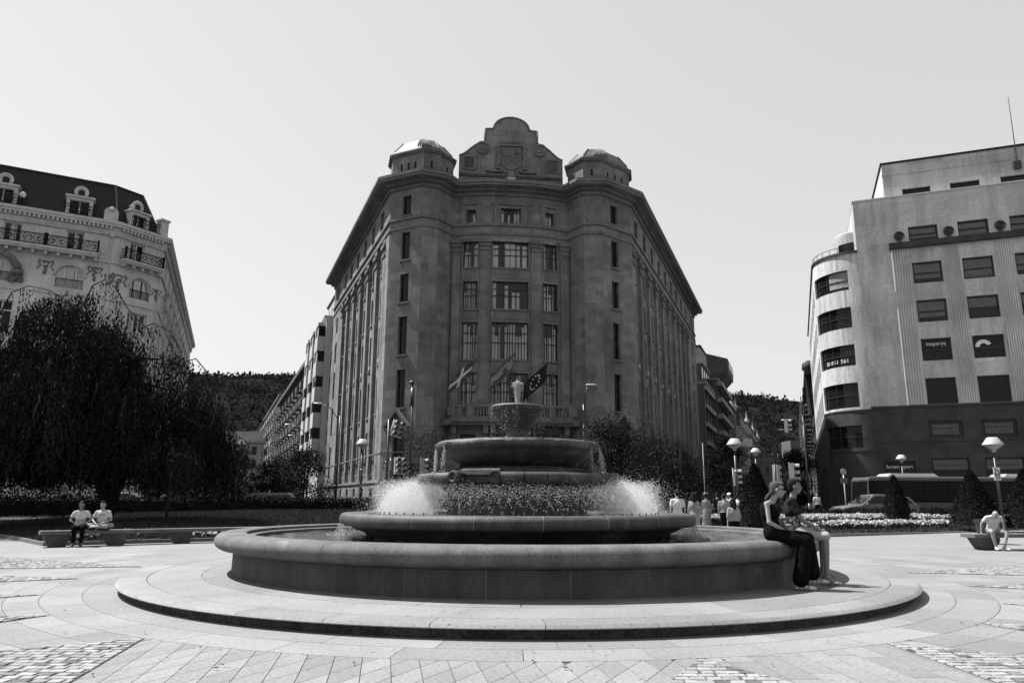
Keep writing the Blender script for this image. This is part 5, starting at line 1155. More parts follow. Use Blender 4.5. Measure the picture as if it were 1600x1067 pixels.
mb = MB(); mb.lathe([(1.0, 20), (1.0, 23.6), (1.5, 23.8), (1.5, 24.2), (.4, 24.8), (.2, 26), (.05, 27)], 10, c=tuple(np.array(AD) + uR * 127.5)); mb.build('corner_turret', 'b_mid', t, True)
t, F, fz = street_block('pale_domed_building', 'pale row with small turrets near the far end of the right street', AD, uR, 170.0, 240.0, 24.5, 'b_white', False, 6, 1.4, 3.8, bays=True, trim='b_mid')
for s_ in (172, 205, 238): mb = MB(); mb.lathe([(.8, 24.5), (.8, 25.6), (.35, 26), (.2, 27), (.03, 28.5)], 10, c=tuple(np.array(AD) + uR * s_)); mb.build('roof_turret', 'b_white', t, True)
t, F, fz = street_block('far_row_building', 'hazy grey row closing the left side of the right street', AD, uR, 244.0, 330.0, 22, 'b_mid', False, 5, 1.6, 4.2, bays=True)
# right-hand row of the right street
t, F, fz = street_block('corniced_corner_building', 'dark building with heavy projecting cornices behind the pale office block', RS, uR, 31.0, 60.0, 17.6, 'b_brown', True, 6, 1.3, 3.2, bays=True, trim='b_mid')
MB().fbox(F, 0, F.len, 17.0, 17.8, -2, .8).build('cornice', 'b_dark', t); mb = MB(); mb.lathe([(.5, 12), (.6, 17.6), (.9, 17.9), (.8, 18.6), (.2, 19.0)], 10, c=F.p(F.len - 1.5, 0, .2)[:2]); mb.build('corner_turret', 'b_dark', t, True)
t, F, fz = street_block('slim_grey_building', 'slim grey building further along the right side of the right street', RS, uR, 62.0, 150.0, 21.0, 'b_mid', True, 6, 1.3, 3.6, bays=True, trim='b_white')
cs = thing('crenellated_brick_building', 'brick building with battlements closing the far end of the right street', 'building', (86.0, 236, 0)); MB().box(-12, 8, 0, 10, 0, 14.6).build('wall', 'brick', cs); MB().box(2.5, 9.5, -1, 9, 0, 20).build('tower', 'brick', cs)
for k in range(9): MB().box(-11.6 + 1.7 * k, -10.7 + 1.7 * k, -.1, .6, 14.6, 16.0).build('merlon', 'b_mid', cs)
for z in (5, 9, 12.8): MB().box(-12.1, 2.4, -.15, 0, z, z + .35).build('string_course', 'b_mid', cs)
for k in range(5): MB().box(-10.5 + 2.5 * k, -9.5 + 2.5 * k, -.06, .05, 9.6, 11.8).build('window', 'pane_dark', cs)

# ------------------------------------------------------------------ hills
def hill(name, x0, x1, y0, y1, fn, m):
    nx, ny = 90, 26; mb = MB()
    for j in range(ny + 1):
        for i in range(nx + 1):
            x = x0 + (x1 - x0) * i / nx; t = j / ny; y = y0 + (y1 - y0) * t; h = fn(x) * math.sin(min(1, t * 1.15) * math.pi / 2) if t < .87 else fn(x) * (1 - (t - .87) * 1.5)
            mb.v.append((x, y, h + 3 * math.sin(x * .05 + y * .07) * min(1, t * 3) * (t < .86) + random.uniform(-1.5, 1.5) * (0 < t < .8)))
    for j in range(ny):
        for i in range(nx): a = j * (nx + 1) + i; mb.f.append((a, a + 1, a + nx + 2, a + nx + 1))
    o = mb.build(name, m, None, True); tag(o, kind='structure'); return mb
for nm, x0, x1, fn, seed in (('hill', -760, 40, lambda x: 124 + 22 * math.sin((x + 700) / 260) - .045 * max(0, x + 420) + 2.5 * math.sin(x / 23), 1), ('hill', 60, 760, lambda x: 118 - .20 * (x - 250) + 3 * math.sin(x / 31) + 3.5 * math.sin(x / 11.3) * (x > 300) if x > 250 else 118 - .1 * (250 - x) + 3 * math.sin(x / 31), 2)):
    mb = hill(nm, x0, x1, 420, 1010, fn, 'hill')
    V = np.array(mb.v); f_ = V[(V[:, 2] > 6)]; N_ = 65000; idx = rng.integers(0, len(f_), N_); C = f_[idx] + rng.uniform(-1, 1, (N_, 3)) * np.array((5, 12, 0)) + np.array((0, 0, 1)) * rng.uniform(-1, 3, (N_, 1))
    # ridge trees
    xs = np.linspace(x0 + 5, x1 - 5, 420); rd = []
    for x in xs:
        h = random.choice((3, 4, 5, 6, 2, 0)) ; z = fn(x) + 3 * math.sin(x * .05 + 930 * .07)
        for q in range(6 * (h > 0)): rd.append((x + random.uniform(-2.5, 2.5), 930 + random.uniform(-12, 4), z + random.uniform(-2, h)))
    o = leaves('hill_trees', np.concatenate([C, np.array(rd)]), 3.2, "hill_tree", None, 0, .8); tag(o, 'dark woodland covering the far hillside', None, None, 'stuff')
# ------------------------------------------------------------------ lawn, beds and planting
def patch(name, O, e1, e2, S, T, hfun, m, ns=28, nt=28):
    mb = MB()
    for j in range(nt + 1):
        for i in range(ns + 1):
            s, t = S * i / ns, T * j / nt; mb.v.append((O[0] + e1[0] * s + e2[0] * t, O[1] + e1[1] * s + e2[1] * t, hfun(s, t)))
    for j in range(nt):
        for i in range(ns): a = j * (ns + 1) + i; mb.f.append((a, a + 1, a + ns + 2, a + ns + 1))
    me = mb.mesh(name, True)
    if me.polygons[0].normal.z < 0: me.flip_normals()
    me.materials.append(M[m]); return tag(link(name, me), kind='structure')
def kerb_row(par, a, b, w=.16, h=.10, L=1.05):
    a, b = np.array(a), np.array(b); n = max(1, int(np.hypot(*(b - a)) / L)); F = Frame(*a, to=b); st = F.len / n
    for k in range(n): MB().fbox(F, k * st + .006, (k + 1) * st - .006, -.03, h + random.uniform(-.006, .006), -w / 2, w / 2).build('kerb_stone', 'kerb', par)
LO_, la, lb = (-13.9, 22.8), np.array((-.69, .724)), np.array((.8, .6))
lz = lambda s, t: .07 + .62 * (1 - math.exp(-min(s, t) / 5.0)) + .03 * math.sin(s * 1.3 + t)
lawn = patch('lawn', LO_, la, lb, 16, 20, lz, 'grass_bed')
kerb_row(lawn, LO_, tuple(np.array(LO_) + la * 16)); kerb_row(lawn, LO_, tuple(np.array(LO_) + lb * 20))
def on_lawn(x, y):
    st = np.linalg.solve(np.array((la, lb)).T, np.array((x, y)) - np.array(LO_)); return lz(max(0, st[0]), max(0, st[1]))
def blades(name, O, e1, e2, S, T, hf, n, h, m, label):
    s, t = rng.random(n) * S, rng.random(n) * T; z = np.array([hf(a, b) for a, b in zip(s, t)])
    B = np.stack([O[0] + e1[0] * s + e2[0] * t, O[1] + e1[1] * s + e2[1] * t, z], 1); an = rng.random(n) * 6.28; w = .018
    d = np.stack([np.cos(an) * w, np.sin(an) * w, 0 * an], 1); up = np.stack([rng.normal(size=n) * .04, rng.normal(size=n) * .04, h * rng.uniform(.5, 1.4, n)], 1)
    o = quads_np(name, np.stack([B - d, B + d, B + up], 1), m, None, rng.random(n), 3); return tag(o, label, None, None, 'stuff')
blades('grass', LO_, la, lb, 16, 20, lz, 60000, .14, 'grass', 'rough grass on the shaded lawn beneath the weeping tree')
BO_, ba, bb = (9.0, 29.0), np.array((.92, .392)), np.array((-.15, .989))
bz = lambda s, t: .06 + .062 * min(t, 8.5) + .02 * math.sin(s * 2 + t * 3)
bedR = patch('flower_bed', BO_, ba, bb, 28, 9.5, bz, 'soil'); kerb_row(bedR, BO_, tuple(np.array(BO_) + ba * 28)); kerb_row(bedR, BO_, tuple(np.array(BO_) + bb * 9.5))
blades('grass', BO_, ba, bb, 28, 9.5, bz, 26000, .12, 'grass', 'low dark ground cover in the flower bed')
def bed_pt(s, t, dz=0): p = np.array(BO_) + ba * s + bb * t; return (p[0], p[1], bz(s, t) + dz)
# rows of white bedding flowers
def flower_row(pts, wid, n, label, h=.26):
    P = []; L = []
    pts = [np.array(p) for p in pts]
    for k in range(n):
        i = random.randrange(len(pts) - 1); p = pts[i] + (pts[i + 1] - pts[i]) * random.random(); o = np.array((random.gauss(0, wid * .4), random.gauss(0, wid * .4), 0)); hh = h * random.uniform(.6, 1.15)
        c = p + o + np.array((0, 0, hh)); L += [c - np.array((random.gauss(0, .05), random.gauss(0, .05), random.uniform(.04, hh))) for _ in range(3)]
        for q in range(5):
            a = q * 1.257 + random.random(); P.append(c + np.array((.028 * math.cos(a), .028 * math.sin(a), random.uniform(-.015, .02))))
    P = np.array(P); o = leaves('white_flowers', P, .085, 'flower', None, -.6, .9); tag(o, label, None, None, 'stuff'); f = leaves('flower_foliage', np.array(L), .14, 'leaf2', o); f['kind'] = 'stuff'
flower_row([bed_pt(s, 2.0) for s in np.linspace(.6, 4.3, 12)], .55, 620, 'front row of white flowers behind the seated couple')
flower_row([bed_pt(s, 2.3) for s in np.linspace(5.9, 13.3, 20)], .5, 900, 'front row of white flowers left of the planter')
flower_row([bed_pt(s, 2.0) for s in np.linspace(15.2, 22, 12)], .4, 400, 'front row of white flowers right of the planter')
flower_row([bed_pt(s, 5.6) for s in np.linspace(.8, 15.0, 24)], 1.0, 3200, 'broad back row of white flowers in front of the bus')
flower_row([bed_pt(s, 5.2) for s in np.linspace(16, 24, 12)], .5, 420, 'back row of white flowers at the right edge')
flower_row([(-13.6 + .8 * t - .45, 22.8 + .6 * t + .62, .1) for t in np.linspace(-.2, 2.0, 5)], .5, 75, 'white flowers behind the near end of the left bench', .22)
flower_row([(-12 + .8 * t - .3, 24.0 + .6 * t + .4, .1) for t in np.linspace(1.5, 6, 5)], .3, 60, 'sparse white flowers along the left bench', .18)
def box_leaves(F, u0, u1, z0, z1, d0, d1, n):
    u = rng.uniform(u0, u1, n); z = rng.uniform(z0, z1, n); d = rng.uniform(d0, d1, n); k = rng.integers(0, 4, n)
    z = np.where(k == 0, z1 + rng.normal(size=n) * .05, z); d = np.where(k == 1, d1 + rng.normal(size=n) * .05, d); d = np.where(k == 2, d0 + rng.normal(size=n) * .05, d)
    return np.array([F.p(a, b, c) for a, b, c in zip(u, z, d)])
def hedge(label, a, b, z0, h, w, n, size=.13):
    t = thing('hedge', label, 'hedge', (a[0], a[1], 0)); F = Frame(*a, to=b); P = box_leaves(F, 0, F.len, z0, z0 + h, -w / 2, w / 2, n) - np.array((a[0], a[1], 0))
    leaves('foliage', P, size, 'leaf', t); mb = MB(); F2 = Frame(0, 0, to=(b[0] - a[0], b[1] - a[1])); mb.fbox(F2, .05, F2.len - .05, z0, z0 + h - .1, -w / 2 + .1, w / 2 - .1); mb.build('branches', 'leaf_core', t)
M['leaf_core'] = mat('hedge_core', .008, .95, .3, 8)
hedge('dark clipped hedge along the far side of the lawn', (-27, 37.5), (-7.5, 47.5), .5, .85, .9, 14000, .14)
hedge('low hedge at the back of the lawn behind the fountain', (-7.3, 47.3), (3.2, 36.5), .5, .95, .8, 7000, .15)
hedge('low dark hedge between the flower bed and the bus', bed_pt(.5, 8.6)[:2], bed_pt(27, 8.6)[:2], .5, .40, .9, 12000, .12)
hedge('dark hedge left of the shaded tree', (-34, 40), (-27.2, 37.6), .2, 1.4, 1.0, 5000, .16)
# ---- trees
def limb(p0, p1, r0, r1, bend=.15, n=6):
    p0, p1 = Vector(p0), Vector(p1); L = (p1 - p0).length; o = Vector((random.uniform(-1, 1), random.uniform(-1, 1), random.uniform(-.2, .8))) * L * bend
    return [p0.lerp(p1, t) + o * math.sin(t * math.pi) for t in np.linspace(0, 1, n)], [r0 + (r1 - r0) * t for t in np.linspace(0, 1, n)]
def weeping_tree(label, loc, domes, trunk_pts, zend, n_per, leaf=.13, name='weeping_tree', arcs=()):
    t = thing(name, label, 'tree', loc); L = np.array(loc); mb = MB()
    for pts, r in trunk_pts: mb.tube([tuple(np.array(p) - L) for p in pts], r, 9)
    C = []; TN = []; tw = MB()
    for (x, y, zt, Rd) in domes:
        c = np.array((x, y, zt)) - L; top = trunk_pts[0][0][-1]
        P_, r_ = limb(np.array(top) - L, c - np.array((0, 0, .4)), .13, .04, .12, 8); mb.tube(P_, r_, 6)
        ncl = max(5, int(7 * Rd * Rd)); clumps = [(math.sqrt(random.random()), random.random() * 6.283, random.random(), random.choice((0, 0, .5, 1.2, 2.2, 3.4))) for _ in range(ncl)]
        for k in range(int(n_per * Rd * Rd)):
            cu, ca_, ct_, cdz = random.choice(clumps); xx, yy = cu * math.cos(ca_) + random.gauss(0, .38 / Rd), cu * math.sin(ca_) + random.gauss(0, .38 / Rd); u = min(1.12, math.hypot(xx, yy)); a = math.atan2(yy, xx); r = Rd * u; z = zt - 1.75 * u * u * (Rd / 3) + random.gauss(0, .12) - cdz
            ze = max(zend + random.gauss(.35, .45), z - random.uniform(1.2, 4.2) * (.6 + .5 * u)); ln = z - ze
            if ln < .3: continue
            m = int(ln / .075); h = np.arange(m) / m; sx = random.gauss(.12, .15) * math.cos(a); sy = random.gauss(.12, .15) * math.sin(a); ph = random.random() * 6
            C.append(np.stack([x + r * math.cos(a) + sx * h * ln * .5 + .06 * np.sin(h * 7 + ph) + rng.normal(size=m) * .07, y + r * math.sin(a) + sy * h * ln * .5 + rng.normal(size=m) * .07, z - h * ln], 1)); TN.append(np.clip(ct_ * .8 + rng.normal(size=m) * .15, 0, 1.3))
            if random.random() < .012:
                q = np.array((x + r * math.cos(a), y + r * math.sin(a), z)) - L; tw.tube([tuple(q + np.array((.05 * math.sin(i * 1.3), .05 * math.cos(i), -.22 * i))) for i in range(6)], [.016 - .002 * i for i in range(6)], 4)
    for arc in arcs:      # bare arching branches on the outline
        pts = [Vector(p) - Vector(loc) for p in arc]; mb.tube([tuple(p) for p in pts], [.032 - .016 * i / len(pts) for i in range(len(pts))], 5)
        for a, b in zip(arc[:-1], arc[1:]):
            for k in range(5):
                f = random.random(); p = np.array(a) + (np.array(b) - np.array(a)) * f; ln = random.uniform(.5, 1.8); m = int(ln / .10); h = np.arange(m) / max(1, m); C.append(np.stack([p[0] + rng.normal(size=m) * .06, p[1] + rng.normal(size=m) * .06, p[2] - .05 - h * ln], 1)); TN.append(rng.random(m))
    mb.build('trunk', 'bark', t, True); o_ = tw.build('bare_twigs', 'twig', t); o_['kind'] = 'stuff'
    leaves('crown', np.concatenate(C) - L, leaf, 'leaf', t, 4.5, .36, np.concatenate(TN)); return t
z0 = on_lawn(-16.6, 31)
weeping_tree('great dark weeping tree on the lawn at left, branches hanging low', (-16.6, 31, z0),
    [(-18.9, 31, 10.0, 2.3), (-17.2, 30.2, 8.4, 2.2), (-15.1, 31, 7.6, 1.9), (-13.8, 30.4, 6.1, 1.9), (-21.9, 32, 8.3, 2.4), (-18.0, 29.2, 6.9, 2.8), (-21, 29.6, 6.4, 2.4), (-12.8, 31, 4.6, 1.5), (-14.8, 29.6, 5.6, 2.1), (-24.2, 33, 7.6, 2.6)],
    [([(-16.6, 31, z0 - .1), (-16.75, 31, 1.6), (-17.4, 31, 3.2), (-18.2, 31, 6.5)], [.34, .27, .22, .15]), ([(-16.6, 31, z0 + .1), (-16.3, 31, 1.7), (-15.9, 31, 3.4), (-15.4, 31, 6)], [.26, .2, .17, .1])], 2.0, 165, .15,
    arcs=[[(-21.9, 30.5, 9.0), (-21.5, 30.5, 10.0), (-20.8, 30.5, 10.3), (-19.9, 30.5, 10.1), (-19.0, 30.5, 9.6), (-18.4, 30.5, 9.2)], [(-18.3, 30.4, 9.4), (-18.0, 30.4, 10.3), (-17.5, 30.4, 10.55), (-17.0, 30.4, 10.2), (-16.4, 30.4, 9.3), (-15.7, 30.4, 8.6), (-15.2, 30.4, 8.2)], [(-15.6, 30, 8.3), (-15.0, 30, 8.55), (-14.3, 30, 8.2), (-13.7, 30, 7.3)], [(-13.6, 30, 6.9), (-13.1, 30, 7.05), (-12.6, 30, 6.5), (-12.2, 30, 5.6)]])
z1 = on_lawn(-13.0, 28.5)
weeping_tree('thin young weeping tree with a slim trunk right of the great tree', (-13.0, 28.5, z1), [(-13.0, 28.5, 3.7, 1.2), (-12.4, 28.7, 3.3, .9)], [([(-13.0, 28.5, z1 - .1), (-12.97, 28.5, 1.6), (-13.0, 28.5, 3.0)], [.06, .05, .03])], 1.75, 260, .11)
weeping_tree('round dark weeping bush right of the fountain', (6.75, 34, 0), [(6.75, 34, 4.3, 1.55), (6.1, 34, 3.6, 1.0), (7.5, 34, 3.7, .95)], [([(6.75, 34, -.05), (6.75, 34, 2), (6.75, 34, 3.6)], [.12, .1, .06])], .5, 200, .10)
def broad_tree(label, loc, h, cr, hz, n, leaf, trunk=.12, name='broadleaf_tree', m='leaf', clusters=26, z_lo=.35, sparse=.42):
    t = thing(name, label, 'tree', loc); mb = MB(); mb.tube([(0, 0, -.1), (.03, 0, h * .3), (-.02, .02, h * .62)], [trunk, trunk * .75, trunk * .4], 8); C = []
    for k in range(clusters):
        a = random.random() * 6.283; u = random.random() ** .5; zz = random.uniform(z_lo, 1.0); rr_ = cr * math.sin(math.pi * min(1, max(.06, (zz - z_lo) / (1 - z_lo) * .8 + .2))) ** .6 * u; c = np.array((rr_ * math.cos(a), rr_ * math.sin(a) * .9, h * zz - hz * .12))
        P_, r_ = limb((0, 0, h * random.uniform(.25, .6)), c, trunk * .35, .012, .12, 5); mb.tube(P_, r_, 5); s = cr * random.uniform(.18, sparse); q = rng.normal(size=(n // clusters, 3)); C.append(c + q * s * np.array((1, 1, .7)) * .7)
    mb.build('trunk', 'bark', t, True); leaves('crown', np.concatenate(C), leaf, m, t); return t
broad_tree('dark leafy tree behind the fountain, left of the weeping bush', (5.9, 46, .2), 6.1, 2.9, 4, 17000, .13, .13, clusters=46)
broad_tree('low tree directly behind the fountain bowls', (2.2, 47, .2), 5.6, 2.6, 4, 13000, .13, .12, clusters=36)
broad_tree('thin airy tree between lamp pole and fountain', (-5.6, 50, .2), 6.2, 1.9, 4, 2600, .13, .06, clusters=30)
broad_tree('dark tree at the left edge beside the great weeping tree', (-20.6, 27.6, .3), 4.7, 2.0, 4, 15000, .11, .1, clusters=40, z_lo=.25)
for x, y, h, r_, lb_ in ((-25.5, 43, 5.5, 2.6, 'dark tree behind the great weeping tree, left of its trunk'), (-18.6, 44.5, 5.0, 2.5, 'dark tree behind the great weeping tree, right of its trunk'), (-31.5, 42, 5.2, 2.6, 'dark tree behind the weeping tree at the left edge'), (-16.6, 60, 5.2, 2.2, 'dark street tree nearest the stone building on the left street'), (-20.2, 64, 4.6, 1.9, 'low street tree in the middle of the left street'), (-26, 70, 5.4, 2.2, 'street tree near the distant white building'), (-31, 66, 5.0, 2.2, 'street tree between the weeping tree and the left street')): broad_tree(lb_, (x, y, .2), h, r_, 3, 9000, .15, .1, clusters=34, z_lo=.25)
for x, y, h, r_, lb_ in ((16.2, 56, 6.0, 1.7, 'dark tree at the mouth of the right street'), (22.2, 58, 5.2, 1.5, 'dark round tree below the traffic signal'), (20.2, 90, 7, 2.4, 'street tree far down the right street'), (14.6, 63, 4.2, 1.6, 'low tree beside the terraced block')): broad_tree(lb_, (x, y, .2), h, r_, 3, 8000, .15, .1, clusters=30, z_lo=.25)
def topiary(label, x, y, z, h, r):
    t = thing('cone_topiary', label, 'shrub', (x, y, z), 0, 'clipped conical shrubs'); n = int(5200 * h * r); u = rng.random(n) ** .8; a = rng.random(n) * 6.283; rr_ = r * (1 - u ** 1.25) ** .9 * (1 + rng.normal(size=n) * .06) + .03
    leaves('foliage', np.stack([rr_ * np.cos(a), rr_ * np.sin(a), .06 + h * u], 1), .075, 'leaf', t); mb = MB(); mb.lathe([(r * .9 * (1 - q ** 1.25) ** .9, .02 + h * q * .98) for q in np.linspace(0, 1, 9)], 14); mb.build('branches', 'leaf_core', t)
topiary('tall clipped cone shrub behind the seated couple', 9.95, 30.6, .15, 2.65, .82); topiary('small clipped cone shrub in front of the car', 19.5, 38.2, .55, 2.05, .62)
topiary('wide clipped cone shrub in front of the bus rear', 21.0, 34.2, .35, 2.35, .95); topiary('clipped cone shrub cut by the right edge', 22.9, 33.4, .25, 2.5, 1.0)
# ------------------------------------------------------------------ lamps, poles, signals, signs
def lamp(label, x, y, h, s=1.0, z=0, collar=False):
    t = thing('street_lamp', label, 'lamp', (x, y, z), 0, 'plaza lamps'); H_ = h - z
    MB().tube([(0, 0, 0), (0, 0, H_ - .55 * s)], [.075, .06], 10).build('post', 'metal', t, True); MB().tube([(0, 0, 0), (0, 0, .5)], .10, 10).build('post_foot', 'metal', t, True)
    MB().lathe([(.05, H_ - .62 * s), (.10, H_ - .5 * s), (.36 * s, H_ - .30 * s), (.37 * s, H_ - .285 * s)], 20).build('lamp_underside', 'tl', t, True)
    MB().lathe([(.375 * s, H_ - .29 * s), (.37 * s, H_ - .26 * s), (.20 * s, H_ - .02 * s), (.17 * s, H_), (0, H_)], 20).build('lamp_shade', 'lamp', t, True, 40)
    if collar: MB().tube([(0, 0, .62 * H_), (0, 0, .62 * H_ + .06)], .09, 10).build('collar', 'metal_l', t, True)
    return t
lamp('plaza lamp with flat shade behind the fountain spray at left', -8.44, 42, 4.7, 1.0, .15, True); lamp('plaza lamp with flat shade left of the tall cone shrub', 11.43, 38, 4.5, 1.05, .12, True)
lamp('plaza lamp with flat shade far behind the tall cone shrub', 16.42, 50, 4.84, .9, .2); lamp('small plaza lamp above the car', 28.3, 54, 4.68, 1.0, .2); lamp('far plaza lamp at the end of the left lawn', -21.95, 60, 6.0, 1.3, .2)
l_ = lamp('large plaza lamp carrying a square white sign at right', 21.44, 33, 4.2, 1.12, .3)
sg = thing('square_sign', 'white square sign with a ring symbol on the lamp post at right', 'sign', (21.40, 32.9, 2.6)); F = Frame(0, 0, 30); MB().fbox(F, -.26, .26, -.28, .28, -.02, .0).build('board', 'white', sg)
mb = MB(); mb.tube([F.p(.19 * math.cos(t), .19 * math.sin(t) - .02, .01) for t in np.linspace(0, 6.283, 21)], .018, 4); mb.fbox(F, -.09, .09, -.10, -.04, 0, .012); mb.fbox(F, -.1, -.06, -.04, .05, 0, .012); mb.fbox(F, .06, .1, -.04, .05, 0, .012); mb.build('symbol', 'print', sg); MB().fbox(F, -.18, -.1, .18, .24, 0, .008).build('symbol', 'print', sg)
def tall_pole(label, x, y, h, arm=None, z=.2, cat='lamp', name='light_pole', heads=()):
    t = thing(name, label, cat, (x, y, z)); MB().tube([(0, 0, 0), (0, 0, h - z)], [.10, .06], 8).build('post', 'metal', t, True); MB().tube([(0, 0, 0), (0, 0, 1)], .14, 8).build('post_foot', 'metal', t, True)
    if arm:
        dx, dz = arm; MB().tube([(0, 0, h - z - .5), (dx * .5, 0, h - z + dz * .6), (dx, 0, h - z + dz)], [.05, .04, .035], 6).build('arm', 'metal', t, True); MB().sphere((dx + .25 * (1 if dx > 0 else -1), 0, h - z + dz), (.42, .16, .08), 10, 6).build('lamp_head', 'metal_l', t, True)
    return t
p = tall_pole('tall dark pole with a small camera at the left turret', -7.07, 52, 9.4, None, .2, 'pole', 'camera_pole'); MB().sphere((-.06, 0, 9.3), (.20, .16, .16), 8, 6).build('camera_dome', 'metal', p, True); MB().tube([(0, 0, 7.6), (0, 0, 8.9)], .13, 8).build('equipment_sleeve', 'metal', p, True); MB().box(.05, .3, -.1, .1, 2.8, 3.6).build('control_box', 'metal', p)
p = tall_pole('dark lamp pole with a bent arm before the right turret', 5.1, 52, 8.0, (.32, 1.4)); MB().box(-.12, .12, -.15, .15, 6.4, 7.4).build('equipment_sleeve', 'metal', p); MB().tube([(0, 0, 6.9), (.35, -.1, 6.2)], [.1, .05], 6).build('camera', 'metal', p); MB().tube([(0, 0, 7), (-.25, 0, 7.4)], .05, 5).build('bracket', 'metal', p)
tall_pole('street lamp pole arching left beside the stone building', -14.0, 60, 8.0, (-1.6, 1.0)); tall_pole('street lamp pole with left arm further down the left street', -21.8, 80, 8.2, (-2.2, 1.0)); tall_pole('dark street lamp pole at the mouth of the right street', 26.6, 75, 8.1, (.6, .3)); tall_pole('slim street lamp pole far down the left street', -31, 95, 8.5, (2.4, .8))
def signal(label, x, y, zc, rz=0, n=3, pole=True, s=1.0, two=False, zb=.2):
    t = thing('traffic_signal', label, 'traffic signal', (x, y, zb), rz, 'traffic signals'); z = zc - zb
    for q in ((-.19, .19) if two else (0,)):
        MB().box(q * s - .16 * s, q * s + .16 * s, -.12 * s, .12 * s, z - .17 * n * s, z + .17 * n * s).build('housing', 'tl', t)
        for k in range(n):
            c = z + (k - (n - 1) / 2) * .335 * s; v = MB(); v.lathe([(.135 * s, 0), (.135 * s, .26 * s)], 10, R(-20), R(200)); me = v.mesh('visor')
            for w in me.vertices: X_, Y_, Z_ = w.co; w.co = (q * s + X_, -.12 * s - Z_, c + Y_)
            me.materials.append(M['tl']); link('visor', me, t); MB().tube([(q * s, -.118 * s, c), (q * s, -.14 * s, c)], .115 * s, 10).build('lens', 'lens', t)
    if pole: MB().tube([(0, .16, 0), (0, .16, z + .55 * s)], .055, 8).build('pole', 'metal', t, True)
    return t
a = signal('pair of overhead traffic signals tilted before the left turret door', -7.05, 45, 5.75, R(35), 3, False, 1.0, True); a.rotation_euler = (0, R(14), R(35)); a.location = (-7.0 - 1.2, 45, .25)
MB().tube([(.9, .2, 5.7), (.2, .2, 5.6)], .06, 6).build('bracket', 'metal', a)
tall_pole('dark gantry post that carries the overhead signals', -7.6, 45.6, 6.2, None, .2, 'pole', 'signal_post')
signal('low traffic signal with pale visors left of the fountain spray', -6.72, 45, 3.35, R(28), 3, True, 1.0, True); signal('single dark traffic signal left of the low pair', -7.75, 47, 3.45, R(-50), 2, True, .9); signal('traffic signal turned sideways between pole and fountain', -5.45, 46, 3.35, R(70), 3, True, 1.0)
signal('overhead traffic signal against the right hill', 20.5, 55, 6.85, R(60), 3, False, 1.0); tall_pole('tall arm post of the overhead signal at the right street', 21.9, 55.3, 7.6, (-1.0, -.3), .2, 'pole', 'signal_post')
signal('traffic signal above the head of the seated man', 18.8, 50, 3.2, R(60), 3, True, 1.3); signal('traffic signal seen from behind above the seated couple', 17.9, 50.5, 3.15, R(130), 3, True, 1.2); signal('low traffic signal left of the seated couple', 15.0, 50, 2.9, R(60), 3, True, 1.1)
rs = thing('round_road_sign', 'round pale road sign with a plate below, left of the bus', 'sign', (20.9, 47, .2)); F = Frame(0, 0, 20); MB().tube([(0, .05, 0), (0, .05, 3.1)], .035, 8).build('post', 'metal_l', rs, True); MB().fprism(F, [(.22 * math.cos(t), 2.98 + .22 * math.sin(t)) for t in np.linspace(0, 6.283, 23)[:-1]], -.015, .01).build('disc', 'tl', rs); MB().fbox(F, -.27, .27, 2.28, 2.60, -.015, .01).build('plate', 'print_m', rs)
bp = thing('information_board', 'pair of small white boards hung over the right street', 'sign', (29.5, 95, 8.6)); MB().box(-1.3, -.15, 0, .1, -.5, .5).build('board', 'white', bp); MB().box(.15, 1.4, 0, .1, -.5, .5).build('board', 'white', bp); MB().box(-1.4, 5, .1, .2, -.08, .08).build('bracket', 'metal', bp); MB().tube([(5, .15, -8.4), (5, .15, .4)], .1, 6).build('post', 'metal', bp)
fp = thing('slim_pole', 'slim pale pole beside the pedestrians', 'pole', (11.6, 45, .2)); MB().tube([(0, 0, 0), (0, 0, 4.6)], [.03, .022], 8).build('post', 'tl', fp, True); MB().tube([(0, 0, 0), (0, 0, .12)], .1, 8).build('post_foot', 'metal_l', fp, True)

# ------------------------------------------------------------------ benches, planter, bin
def bench(label, a, b, legs, w=.58, zt=.45, tilt=True):
    t = thing('bench', label, 'bench', (a[0], a[1], 0)); F = Frame(0, 0, to=(b[0] - a[0], b[1] - a[1])); n = max(1, round(F.len / 2.3))
    for k in range(n):
        u0, u1 = F.len * k / n + .004, F.len * (k + 1) / n - .004; mb = MB(); mb.fbox(F, u0, u1, zt - .10, zt - .015, -w / 2, w / 2); mb.fbox(F, u0 + .004, u1 - .004, zt - .015, zt, -w / 2 + .015, w / 2 - .015); mb.build('seat_slab', 'granite', t)
    for u in legs:
        mb = MB(); c = [F.p(u + e, 0, d)[:2] for e, d in ((-.10, .18), (.34, .18), (.34, -.18), (-.10, -.18))]; d_ = [F.p(u + e, 0, d)[:2] for e, d in ((-.28, .25), (.40, .25), (.40, -.25), (-.28, -.25))]; mb.hexa([(*q, 0) for q in c], [(*q, zt - .10) for q in d_]); mb.build('leg', 'granite_w', t)  # darker granite than the seat: shade under the slab put into the colour
    return t
bench('long stone bench along the left lawn with two people', (-13.75, 22.15), (-5.6, 28.3), (.35, 1.9, 3.8, 5.8, 7.8, 9.8))
bench('stone bench at the right edge with a man bent over', (13.75, 22.9), (19.5, 23.9), (.45, 2.9, 5.2))
pn = thing('round_planter', 'dark round planter tub behind the right bench', 'planter', (16.35, 26, 0)); MB().lathe([(.26, 0), (.31, .1), (.36, .70), (.40, .74), (.40, .82), (.35, .82), (.33, .74)], 24).build('tub', 'metal', pn, True, 40); MB().lathe([(.345, .78), (0, .80)], 20).build('soil', 'soil', pn)

